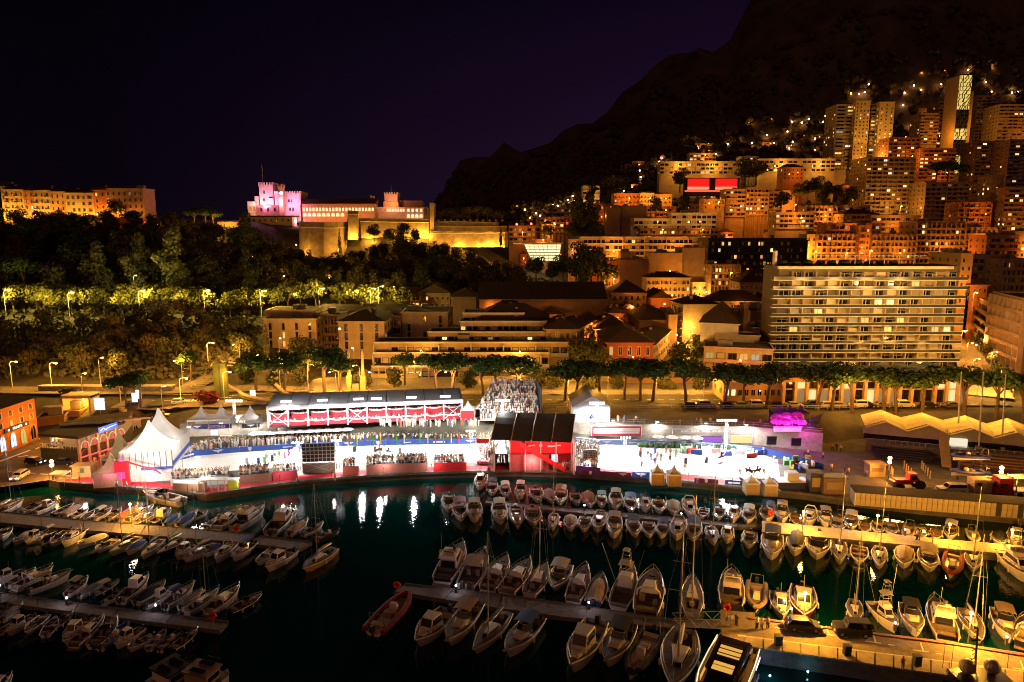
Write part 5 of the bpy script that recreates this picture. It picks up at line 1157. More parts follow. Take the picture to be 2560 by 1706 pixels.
# front stands along the carpet
def stand(label,pts,h,clad,rows=3,people=True,d=3.0,top=None,persons=True):
    P=[G(a,b,QZ) for a,b in pts]; t=thing('spectator_stand',label,'stand',P[0]); ppl=[]
    for p,q in zip(P,P[1:]):
        L=(q-p).length; rz=math.atan2(q.y-p.y,q.x-p.x); o=p-P[0]; rm=Matrix.Rotation(rz,3,'Z')
        m=MB(); m.bx(0,L,0,.12,0,h*1.25); m.obj('cladding',clad,t,o,rz); MB().bx(0,L,.14,d,0,h).obj('platform',DMET,t,o,rz)
        MB().tube((0,.05,h*1.25+.5),(L,.05,h*1.25+.5),.04,n=4).obj('rail',METAL,t,o,rz)
        for i in range(int(L/2)+1): MB().tube((0,.05,h*1.2),(0,.05,h*1.25+.5),.03,n=4).obj('rail_post',METAL,t,o+rm@Vector((min(L,i*2),0,0)),rz)
        for k in range(rows):
            for i in range(int(L/.62)): ppl.append((p+rm@Vector((.3+i*.62+R.uniform(-.1,.1),.6+k*.8+R.uniform(-.1,.1),h)),rz,k,i))
    return t,ppl
GR='spectators standing on the quay front stands'
ALLP=[]
for lb,pts,h,cl,rows in (('white railed platform with seated guests beside the marquee',[(427,1216),(574,1211)],1.1,WHITEP,3),
    ('brown clad stand right of the white guest platform',[(597,1212),(680,1205)],1.5,M('brown_cladding',(.22,.11,.08),.8,var=.2),3),
    ('red brown clad box stand left of the video wall',[(682,1205),(742,1200)],1.6,DRED,2),
    ('short red clad stand just right of the video wall',[(857,1189),(896,1187)],1.5,M('coral_cladding',(.50,.12,.09),.8,var=.15),3),
    ('longest red clad stand at centre of the quay front',[(916,1187),(990,1183),(1067,1181)],1.6,M('rose_cladding',(.42,.16,.13),.8,var=.15),4),
    ('bright red tent topped stand left of the scissor lift',[(1085,1180),(1166,1178)],1.5,REDP,3),
    ('grey clad low stand right of the black roofed lounge',[(1440,1186),(1500,1190)],1.4,PURP,2)):
    t,p=stand(lb,pts,h,cl,rows); ALLP+=[(q,rz,' '.join(lb.split()[:5]),k,j//3 if 0 else j) for j,(q,rz,k,i) in enumerate(p)]
SO={}
for q,rz,lb,k,i in ALLP: SO[id(q)]=sum(1 for z in ALLP if z[2]==lb and z[3]==k and z[0].x<q.x)
R.shuffle(ALLP)
n_ind=230
for q,rz,lb,k,i in ALLP[:n_ind]: person(q,f'spectator in the {("front","second","third","last")[k]} row, {nth(SO[id(q)])} place from west, {lb}',rz+math.pi+R.uniform(-.4,.4),R.choice(('stand','stand','cheer')),'spectators on the '+lb)
crowd('more spectators packed on the stands along the quay front',[tuple(q[0]) for q in ALLP[n_ind:]])
# crowd band under the terrace wall
cb=px2([(470,1142),(520,1128),(600,1120),(700,1114),(853,1107),(1000,1104),(1240,1104),(1250,1092),(1000,1091),(850,1096),(700,1102),(610,1107),(520,1114),(478,1128)],QZ)
crowd('long dense band of standing guests between terrace wall and blue boards',scatter(cb,.72,QZ))
for i,(x,y) in enumerate(((480,1118),(560,1108),(640,1100),(760,1094),(900,1088),(1040,1086),(1180,1088),(1530,1100),(1640,1104),(1760,1108),(1860,1112))):
    g=G(x,y,QZ); t=thing('added_wall_lamp',f'added lamp on short arm over the guests at the terrace wall, {nth(i)} from the west','lamp',(g.x,g.y-.3,PZ)); MB().tube((0,.6,-.2),(0,-.5,.7),.05,n=5).obj('arm',METAL,t); MB().box((0,-.6,.72),(.7,.3,.14)).obj('lamp_head',EM('floodlight_glow',None,0),t); lamp_light(t,(0,-1.0,.4),1900,(1,.93,.85),.4,'SPOT',None,168,.3)  # lamps added to brighten the crowd band and boards
crowd('guests standing beside the video screen and lounge',scatter(px2([(1180,1112),(1270,1112),(1270,1160),(1225,1160)],QZ),1.0,QZ)+scatter(px2([(1440,1112),(1500,1112),(1500,1135),(1440,1140)],QZ),.9,QZ))
crowd('guests standing in the open right bay under the lounge stair',[(LA_.x+LL*R.uniform(.68,1),LA_.y+R.uniform(1.5,3.8),QZ) for i in range(26)])
crowd('guests on the upper deck under the black roof',[(LA_.x+R.uniform(-3,LL),LA_.y+R.uniform(2,9),QZ+LH+.2) for i in range(70)])
crowd('guests at the terrace railing in front of the grandstand',[tuple(G(R.uniform(950,1200),1068-R.random()*6,PZ)) for i in range(60)])
# umbrellas, shrubs under the wall
def parasol_kit(r,mt):
    k=Kit(); b=MB(); b.tube((0,0,0),(0,0,2.6),.05); k.add('pole',b,METAL); m=MB(); n=8; m.ring([[(r*math.cos(t*2*math.pi/n),r*math.sin(t*2*math.pi/n),2.3) for t in range(n)],[(r*.5*math.cos(t*2*math.pi/n),r*.5*math.sin(t*2*math.pi/n),2.62) for t in range(n)],[(.03*math.cos(t*2*math.pi/n),.03*math.sin(t*2*math.pi/n),2.8) for t in range(n)]],cap=False); k.add('canopy',m,mt); return k
PU=parasol_kit(1.7,WHITEP)
for i,(x,y) in enumerate(((640,1108),(662,1107),(684,1106),(706,1104),(730,1103),(752,1102),(775,1101),(797,1100),(820,1099),(845,1098),(868,1097),(712,1096))):
    PU.put('parasol',f'white parasol over the guests, {nth(i)} from the west along the terrace wall','parasol',G(x,y,QZ),0,1,'white parasols under the terrace wall')
for i,(x,y) in enumerate(((1645,1117),(1680,1118),(1713,1119),(1742,1120))): parasol_kit(1.4,TENTW).put('parasol',f'cream parasol in front of the stone wall, {nth(i)} from the west behind the east arena','parasol',G(x,y,QZ),0,1,'cream parasols behind the east arena')
# shop fronts in the terrace wall
def wallthing(label,name,cat,x0,x1,yt,yb,mt,frame=None,off=.25,txt=None,tm=None,emis=None):
    y_=lerp([(p[0],p[1]) for p in wl],(x0+x1)/2); g=G((x0+x1)/2,y_,QZ); Y=g.y-off; a=A(x0,yt,Y); b=A(x1,yb,Y); t=thing(name,label,cat,(a.x,Y,max(b.z,QZ)))
    W=b.x-a.x; H=a.z-max(b.z,QZ); MB().bx(0,W,0,.2,0,H).obj('panel',mt,t)
    if frame: 
        MB().bx(-.1,W+.1,-.05,.25,H,H+.15).obj('frame_top',frame,t); MB().bx(-.1,0,-.05,.25,0,H).obj('frame_post',frame,t); MB().bx(W,W+.1,-.05,.25,0,H).obj('frame_post',frame,t)
    if txt: scribble(t,(W/2,-.06,H*.6),0,W*.8,H*.3,txt,tm or WHITEP)
    return t
wallthing('dark doorway with white sign panel near the west end of terrace wall','doorway','door',493,520,1096,1106,GLASS,METAL)
wallthing('second dark doorway in the west end of terrace wall','doorway','door',552,578,1091,1104,GLASS,METAL)
wallthing('white lit sign board above the west doorways','sign','sign',526,544,1077,1089,EM('white_sign_glow',(.95,.95,1),1.2))
wallthing('black information panel with white lettering on the terrace wall','sign','sign',1103,1127,1055,1086,BLACKF,METAL,txt=4,off=.6)
wallthing('low wide glazed opening under the terrace arch','shop','shop',948,1020,1070,1086,GLASS,METAL)
wallthing('lit glazed shop entrance right of the wide arch','shop','shop',1022,1060,1070,1086,EM('pale_shop_glow',(1,.9,.7),.7),METAL)
wallthing('red striped shop front with white tables behind the east arena','shop','shop',1480,1603,1066,1090,DRED,WHITEP,off=.8); [MB().bx(.3,11,-.5-.3*k,-.45-.3*k,.7+.55*k,1.0+.55*k).obj('white_stripe',WHITEP,[o for o in COL.objects if o.get('label','').startswith('red striped shop')][0]) for k in range(3)]
wallthing('long stone shop fascia with white lettering above cream parasols','shop','shop',1683,1880,1074,1086,GREYW,METAL,off=.7,txt=24)
wallthing('yellow lit shop entrance near the east end of the terrace','shop','shop',1828,1880,1090,1108,EM('shop_glow_warm',None,0),METAL,off=.3)
wallthing('dark square doorway in the grey east wall, west one','doorway','door',1919,1946,1093,1112,GLASS,DMET)
wallthing('dark square doorway in the grey east wall, east one','doorway','door',1980,2007,1097,1115,GLASS,DMET)
wallthing('violet and red lit bar front behind the tall floodlight mast','shop','shop',1755,1805,1092,1106,EM('violet_glow',(.45,.12,.9),.8),DMET,off=.5)
for i in range(22): tag(MB().ball((0,0,.5),.75,6,5,sz=.8).obj('shrub',M('hedge_leaves',(.05,.10,.03),.8,var=.6,scale=5,bump=.8),None,G(1600+i*13,1118+i*.35,QZ)),f'round green shrub in the row behind the east arena, {nth(i)} from west','shrub','shrubs behind the east arena')
# magenta lit lounge on the terrace
def magenta():
    g=G(1968,1075,PZ); 
    for i,x in enumerate((1945,1971,1998)): peak_tent('peaked_tent',f'small purple peaked tent above the magenta domes, {("west","middle","east")[i]} one',x,1058,PZ,3.4,3.4,2.9,4.5,0,mt=PURP,wm_=PURP,walls='back')
    dk=Kit(); b=MB(); b.ball((0,0,0),1.55,12,6,sz=.8,half=True); dk.add('canopy',b,M('magenta_dome',(.65,.04,.42),.5,var=.1,emit=(1,.03,.7),estr=.22)); b=MB(); b.tube((0,0,-1.8),(0,0,.9),.06); dk.add('pole',b,METAL)
    for r in range(5):
        b=MB(); q=1.56*math.cos(r*.3); b.path([(q*1.01*math.cos(t*.63),q*1.01*math.sin(t*.63),1.25*math.sin(r*.3)) for t in range(11)],.045,3); dk.add('canopy_rib',b,DMET)
    for i,(x,y) in enumerate(((1942,1065),(1966,1064),(1992,1065),(1942,1074),(1960,1077),(1980,1076),(1998,1075))):
        dk.put('dome_parasol',f'ribbed magenta glowing dome parasol, {nth(i)} of seven counted from back west','parasol',G(x,y,PZ)+Vector((0,0,1.6+.25*(i%3))),0,1,'magenta dome parasols')
    t=thing('magenta_bar','low bar counter under the magenta domes','bar',G(1968,1079,PZ)); MB().bx(-3,3,-.3,.3,0,1).obj('counter',WHITEP,t); MB().bx(-3.1,3.1,-.4,.4,1,1.1).obj('counter_top',METAL,t)
    lamp_light(t,(0,-1.5,2.0),1500,(1,.05,.8),.4); lamp_light(t,(-3.5,-1,2.0),900,(1,.05,.8),.4); lamp_light(t,(3.5,-1,2.0),900,(1,.05,.8),.4); lamp_light(t,(0,1.5,3.6),500,(1,.05,.8),.3)
    for k in range(8): MB().path([(0,0,0),(.3,0,1.6),(1.0,0,2.6)],[.14,.12,.03],5).obj('striped_fin',PURP,tag(thing('curved_awning',f'curved purple fin, {nth(k)} of the row beside the magenta lounge','awning',G(2020+k*4,1072-k*2.0,PZ),0,'curved purple fins')))
magenta()

_s=tag(thing('sign','purple banner with pale block lettering between the paired white tents','sign',G(543,1073,PZ)+Vector((0,-.25,.65)),.05))
MB().bx(-2.3,2.3,.03,.1,-.5,.5).obj('banner_cloth',PURP,_s); text('LONGINES',_s,(0,0,0),(math.pi/2,0,0),.8,M('lilac_print',(.6,.5,.7),.6,var=0))
# flag poles along the back of the west arena
FK=[M('flag_'+a,c,.7,var=0) for a,c in (('red',(.6,.03,.03)),('blue',(.05,.1,.5)),('white',(.7,.7,.7)),('yellow',(.7,.5,.04)),('green',(.05,.3,.08)))]
fn='red blue white yellow green'.split()
for i in range(15):
    x=872+i*19.6; k=Kit(); b=MB(); b.tube((0,0,0),(0,0,3.2),.04,n=5); k.add('flag_pole',b,DMET); b=MB(); b.bx(.03,.30,-.02,.02,.9,3.1); k.add('flag',b,FK[(i*3+i//4)%5])
    k.put('flag_banner',f'tall narrow {fn[(i*3+i//4)%5]} flag on dark pole, {nth(i)} from the west along the arena back','flag',G(x,lerp(BLINE,x)+6,QZ),R.uniform(-.3,.3),1,'flags standing at the back of the west arena')
# people around the arena and on the terrace
for i,(x,y,z,d) in enumerate(((1619,1145,QZ,'standing in the east arena centre, alone on the west'),(1627,1151,QZ,'walking in the middle of the east arena, second of the group'),(1643,1150,QZ,'stooping near centre of the east arena group'),(1652,1153,QZ,'talking in the east arena group, dark jacket'),(1665,1133,QZ,'measuring steps at the back of the east arena'),(1676,1138,QZ,'standing between jumps in the east arena'),(1675,1151,QZ,'at the east edge of the walking group'),(1637,1163,QZ,'standing front of the walking group in the east arena'),(1604,1171,QZ,'by the front boards of the east arena west part'),(1712,1179,QZ,'by the front boards of the east arena middle'),(1849,1191,QZ,'by the front boards of the east arena east part'),(1909,1189,QZ,'next to the two horses near the cream tents'),(1222,1187,QZ,'walking on the red carpet below the scissor lift'),(598,1219,QZ,'on the red carpet before the brown clad stand'),(745,1212,QZ,'on the red carpet near the video wall'),(838,1203,QZ,'standing at the quay kerb below the video wall'),(292,1222,QZ,'walking on the red carpet by the tan tents'),(318,1224,QZ,'in white on the red carpet near marquee entrance'),(240,1214,QZ,'in red at the west end of the red carpet'),(1744,1218,QZ,'sitting out on the carpet right of the twin tents'))):
    person(G(x,y,z+.02),'person '+d)
for i,x in enumerate((1545,1560,1590,1682,1700,1727,1741,1752,1775,1860,1900)):
    y=lerp([(p[0],p[1]) for p in wl],x)-48; person(G(x,y,PZ),f'person leaning at the terrace railing above the east arena, {nth(i)} from the west',None,'stand','people at the terrace railing')
for i,(x,y) in enumerate(((2081,1127),(2091,1128),(2102,1130),(2013,1139),(2020,1142),(2057,1148),(2110,1187),(2120,1190),(2078,1179),(2165,1193))):
    person(G(x,y,QZ),f'person strolling on the dark yard east of the arena, {nth(i)} counted from the terrace steps',None,'walk','people in the yard east of the arena')

for i,(x,y) in enumerate(((200,1212),(340,1229),(470,1240),(600,1229),(700,1216),(830,1203),(960,1195),(1080,1190),(1200,1187),(1330,1187),(1470,1191),(1600,1201),(1720,1212),(1830,1224),(1930,1236))):
    g=G(x,y,QZ); t=thing('added_kerb_lamp',f'added low lamp post at the quay kerb, {nth(i)} from the west along the red carpet','bollard light',g); MB().tube((0,0,0),(0,0,2.4),.05,n=5).obj('pole',DMET,t); MB().box((0,0,2.45),(.25,.25,.1)).obj('lamp_cap',METAL,t); lamp_light(t,(0,.9,2.2),420,(1,.85,.75),.3)  # posts added to light up the red carpet
# ---------- west shore buildings ----------
def fraser():
    a=A(-40,1013,154); b=A(97,993,164); zt=A(40,1000,158).z
    p0=Vector((a.x,152,QZ)); p1=Vector((b.x,163,QZ)); p1=G(97,1100,QZ); p0=G(-60,1165,QZ); L=(p1-p0).length; rz=math.atan2(p1.y-p0.y,p1.x-p0.x)
    H=A(97,993,p1.y).z-QZ; t=thing('shop_house','orange three storey shop house with arched shop windows and black name board','building',p0,rz)
    OR=M('orange_render',(.42,.15,.04),.85,var=.15,scale=.5); MB().bx(0,L,0,12,0,H).obj('wall',OR,t)
    m=MB(); m.add([(-1,-.9,H),(L+.9,-.9,H),(L+.9,13,H),(-1,13,H),(4,6,H+2),(L-5,6,H+2)],[(0,1,5,4),(1,2,5),(2,3,4,5),(3,0,4),(3,2,1,0)]); m.obj('roof',ROOFT,t)
    sw=win_mesh('shop_house_window',GLASS,CREAM,M('cream_shutter',(.5,.4,.25),.7,var=.1)); n=6; bw=L/n
    for i in range(n):
        for z in (.60,.82): OB('window',sw if not(i==3 and z<.7) else WL_['y'],t,((i+.5)*bw,0,H*z),0,(bw*.28,1,H*.13))
        OB('arch_window',[WARCH,WARCH,win_mesh('arch_w',EM('blue_white_shop',(.62,.72,1),1.7),FRAME,mull=1,arch=True),win_mesh('arch_b',EM('blue_white_shop',None,0),FRAME,mull=1,arch=True),win_mesh('arch_y',EM('green_yellow_shop',(.7,.75,.2),.7),FRAME,mull=1,arch=True),WARCH][i],t,((i+.5)*bw,-.02,H*.23),0,(bw*.62,1,H*.38))
    s=MB(); s.bx(L-bw*3.3,L-bw*.95,-.35,-.05,H*.435,H*.53); s.obj('name_board',BLACKF,t)
    text('FRASER',t,(L-bw*2.1,-.38,H*.482),(math.pi/2,0,0),H*.085,EM('sign_letters_white',(1,.97,.9),1.6))
    for q in (-.85,.85): MB().tube((L-bw*2.1+q*bw,-.36,H*.482),(L-bw*2.1+q*bw,-.42,H*.482),.28,n=8).obj('round_emblem',EM('sign_letters_white',None,0),t)
    for x in (L*.62,L*.8,L*.97): lamp_light(t,(x,-4.5,5.5),1300,ORANGE,.3)
fraser()
def shore_buildings():
    B('low stone range with balustrade joined to the orange shop house',94,160,1048,166,Y1=168,depth=8,cols=8,style='punch',wall=BROWNW,vis=1118,zb=1.6,lamp=0,lit=0,wsz=(.5,.3),fh=2.6,name='stone_building')
    B('upper stone range behind the restaurant with small square windows',110,198,1030,172,depth=8,cols=9,style='punch',wall=OCHRE,vis=1100,zb=1.6,lit=0,wsz=(.3,.4),fh=3,name='stone_building')
    B('pale gabled wall with one arched window beside dark restaurant annex',322,352,1052,160,Y1=163,depth=8,cols=1,style='punch',wall=CREAM,vis=1100,zb=1.6,lit=0,base=WARCH,roof='hip',rh=1.5,name='annex_building',lamp=800,lampz=4,lampd=5)
    B('dark roofed annex behind the restaurant arches',250,330,1046,166,depth=12,cols=3,style='blank',wall=M('dark_green_wall',(.04,.06,.04),.8,var=.3),vis=1100,zb=1.6,roof='hip',rh=2,name='annex_building')
shore_buildings()
def restaurant():
    p0=G(104,1152,QZ); p1=G(200,1160,QZ); p2=G(312,1118,QZ); t=thing('restaurant','corner restaurant with slatted roof, lit balcony terrace, white arches and red lanterns','restaurant',p0)
    rel=lambda v:v-p0
    RW=M('restaurant_wall',(.34,.20,.10),.85,var=.25,scale=.8); H=A(104,1090,p0.y).z-QZ; H=max(H,5.6)
    q=[(0,0),tuple(rel(p1)[:2]),tuple(rel(p2)[:2]),(rel(p2).x-3,rel(p2).y+9),(2,13)]
    m=MB(); m.prism(q,0,2.9); m.obj('base_wall',M('ivy_stone_wall',(.07,.07,.035),.9,var=.5,scale=2,bump=.5),t)
    qi=[(x*.9+1.2,y*.9+1.5) for x,y in q]; MB().prism(qi,2.92,5.4).obj('dining_room',EM('dining_glow',(1,.45,.15),.35),t)
    m=MB(); m.prism([(x*1.03,y*1.03-.3) for x,y in q],5.5,6.1); m.obj('roof',M('restaurant_roof',(.06,.03,.02),.8,var=.3),t)
    for i in range(6): MB().box((5+i*1.9,6.5+i*.9,6.35),(9-i*.4,.25,.3),rz=.1).obj('roof_slat',CREAM,t)
    a,b=Vector((*q[1],0)),Vector((*q[2],0)); d=(b-a); L=d.length; rz=math.atan2(d.y,d.x)
    for i in range(5):
        c=a.lerp(b,(i+.0)/5); MB().bx(-.25,.25,-.35,.1,0,5.4).obj('pillar',CREAM,t,c,rz)
        c=a.lerp(b,(i+.5)/5); w_=L/5*.42; MB().path([(w_*math.cos(u),-.5,3.2+1.5*math.sin(u)) for u in [math.pi*k/8 for k in range(9)]],.09,4).obj('arch_trim',EM('arch_neon',(1,.8,.5),.8),t,c,rz)
        MB().ball((0,-.7,3.8),.22,6,5,sz=2.8).obj('red_lantern',EM('red_lantern_glow',(1,.03,.04),2.2),t,c,rz)
    MB().box((0,-.5,5.9),(5.0,.18,1.25)).obj('sign_board',EM('blue_sign_glow',(.06,.22,.85),1.1),t,a.lerp(b,.62),rz)
    MB().path([(-2.1,-.65,5.75),(-1.3,-.65,6.15),(-.9,-.65,5.7),(0,-.65,5.95),(2.1,-.65,6.05)],[.12,.1,.14,.1,.06],4).obj('white_script_mark',EM('sign_letters_white',None,0),t,a.lerp(b,.62),rz)
    for i in range(16): MB().bx(-.03,.03,-.03,.03,0,.95).obj('baluster',METAL,t,Vector((*q[0],2.95)).lerp(Vector((*q[1],2.95)),i/15))
    MB().tube(Vector((*q[0],3.9)),Vector((*q[1],3.9)),.05).obj('balcony_rail',METAL,t)
    for x,y,z in ((2.5,2,4.6),(5.5,2.5,4.6),(11,4,4.4),(15,7,4.4)): lamp_light(t,(x,y-1.5,z),1000,(1,.42,.12),.3)
    for i in range(14): person(p0+Vector((R.uniform(1,8),R.uniform(.6,1.3),2.95)),f'guest dining on the lit balcony of the corner restaurant, {nth(i)} of fourteen',None,'sit','guests on the restaurant balcony')
    for i in range(6):
        c=a.lerp(b,(i+.5)/6)+p0; k=thing('red_heater_lamp',f'long glowing red patio heater, {nth(i)} from the street corner','heater',c+Vector((2.5+.3*i,-3.0,0)),rz); MB().tube((0,0,0),(0,0,2.3),.05).obj('stand',DMET,k); MB().tube((-1.1,0,2.4),(1.1,0,2.4),.11,n=6).obj('heater_tube',EM('heater_glow',(1,.05,.05),3),k); lamp_light(k,(0,0,2.2),260,(1,.1,.06),.3)
    crowd('diners at the dark terrace tables under the red heaters',[(p0.x+a.x+1+R.uniform(0,L)*math.cos(rz)+R.uniform(0,4)*math.sin(rz),p0.y+a.y-1+R.uniform(0,L)*math.sin(rz)-R.uniform(1,5)*math.cos(rz),QZ) for i in range(60)],seat=True)
restaurant()
# garage entrance and road furniture on the west road
def garage():
    a=A(158,1018,172); t=thing('garage_entrance','bright yellow lit ramp entrance with concrete lintel below the upper road','garage',(a.x,172,1.9)); W=A(222,1018,172).x-a.x
    MB().bx(0,W,4,4.3,0,5.5).obj('back_wall',CREAM,t); MB().bx(-.4,0,0,4.2,0,6).obj('side_wall',CREAM,t); MB().bx(W,W+.4,0,4.2,0,6).obj('side_wall',CREAM,t); MB().bx(-.4,W+.4,-.1,4.4,5.5,6.3).obj('lintel',CREAM,t)
    lamp_light(t,(W*.7,1.5,4.6),3000,AMBER,.3); MB().ball((W*.7,1.2,4.9),.2).obj('ceiling_lamp',SODY,t)
    s=thing('road_sign','blue white lit direction sign with four plates by the garage ramp','sign',G(252,1046,3)); MB().tube((0,0,0),(0,0,5),.08).obj('pole',METAL,s)
    for i in range(4): MB().bx(-1.3,1.3,-.1,.05,2.2+i*.8,2.85+i*.8).obj('sign_plate',EM('sign_plate_glow',(.7,.8,1),1.6),s)
    for (x,y,lb) in ((338,1013,'small lit blue advertising column by the pine pair, west one'),(348,1005,'small lit blue advertising column by the pine pair, east one'),(633,1005,'tall lit white advertising screen at the road island')):
        k=thing('advertising_column',lb,'sign',G(x,y,PZ)); MB().bx(-.7,.7,-.1,.1,.8,3.2).obj('lit_panel',EM('advert_glow',(.7,.7,1),1.6),k); MB().bx(-.8,.8,-.14,.14,0,.78).obj('base',DMET,k)
garage()
def junction():
    t=thing('road_pillar','green yellow lit concrete pillar wall at the tunnel mouth junction','pillar',G(555,995,6)); MB().bx(-1.7,1.7,-.6,.6,0,9.5).obj('pillar_face',M('green_yellow_wall',(.09,.11,.02),.85,var=.2,scale=.5),t); MB().bx(-.2,.2,-.66,-.6,0,9.5).obj('joint',DMET,t)  # pillar face in one green yellow tone
    for i,(p,q) in enumerate((((566,935),(600,985)),((600,985),(700,1012)),((690,935),(735,1000)))):
        a=G(*p,7); b=G(*q,6); k=thing('curved_kerb_wall',f'curving pale kerb wall of the junction ramp, {nth(i)} section','wall',a); 
        m=MB(); pts=[a.lerp(b,s/6)+Vector((-2.5*math.sin(s/6*math.pi),0,0))-a for s in range(7)]; m.path([u+Vector((0,0,.6)) for u in pts],.5,4); m.obj('parapet',CREAM,k); m=MB(); m.path([u for u in pts],.7,4); m.obj('wall_base',DCONC,k)
junction()
def wflat(name,pts,z,mt): m=MB(); P=[G(a,b,z) for a,b in pts]; m.add([tuple(p) for p in P],[tuple(range(len(P)))]); return tag(m.obj(name,mt),kind='structure')
# west street surface and markings
wflat('street',[(-80,1230),(128,1200),(215,1196),(330,1165),(300,1140),(100,1165),(-80,1185)],QZ+.02,M('warm_asphalt',(.17,.14,.10),.85,var=.3,scale=.7))
for p in ([(0,1133),(100,1096),(100,1098),(0,1136)],[(0,1152),(75,1125),(75,1127),(0,1155)],[(20,1179),(90,1183),(90,1185),(20,1181)],[(100,1184),(180,1190),(180,1192),(100,1186)],[(45,1142),(70,1138),(70,1140),(45,1144)],[(88,1122),(98,1118),(98,1120),(88,1124)]): wflat('road_marking',p,QZ+.03,WP)
for i in range(7): wflat('road_marking',[(178,1181+i*2.5),(194,1182+i*2.5),(194,1183.2+i*2.5),(178,1182.2+i*2.5)],QZ+.03,WP)
def road(name,pts,w,mt,dz=.22,seg=5,dash=None):
    W_=[]
    for (a,b),(c,d) in zip(pts,pts[1:]):
        for i in range(seg): t=i/seg; px,Y=a+(c-a)*t,b+(d-b)*t; W_.append(((px-1280)/F*(Y*cp+44*sp),Y))
    n=len(W_); l0=offset_line(W_,-w/2); l1=offset_line(W_,w/2); m=MB()
    for i in range(n-1):
        if dash and i%dash: continue
        q=[l0[i],l0[i+1],l1[i+1],l1[i]]; m.add([(x,y,max(hgt(x,y),hgt(*W_[i]),hgt(*W_[min(n-1,i+1)]))+dz) for x,y in q],[(0,1,2,3)])
    return tag(m.obj(name,mt),kind='structure')
WA=M('warm_asphalt',None)
for pts in ([(-60,186),(100,185),(250,184),(420,184),(560,186),(700,188),(900,190)],[(300,176),(420,173),(560,172),(700,176)],[(470,186),(520,196),(560,208),(600,222),(620,232)]):
    road('road',pts,7,WA)
    road('road_marking',pts,.22,WP,.30,12,2); 
for pts in ([(150,181.5),(420,180.5),(560,181)],[(320,172.6),(440,170),(560,169)],[(470,192),(505,200),(540,212)],[(520,178),(600,180),(690,183)],[(380,177),(470,176),(600,178)]): road('road_marking',pts,.2,WP,.32,6)
for i in range(9): road('road_marking',[(470+i*9,174),(478+i*9,178)],.5,WP,.32,2)
for i in range(7): road('road_marking',[(452+i*2,196+i*1.6),(478+i*2,196+i*1.6)],.45,WP,.34,2)
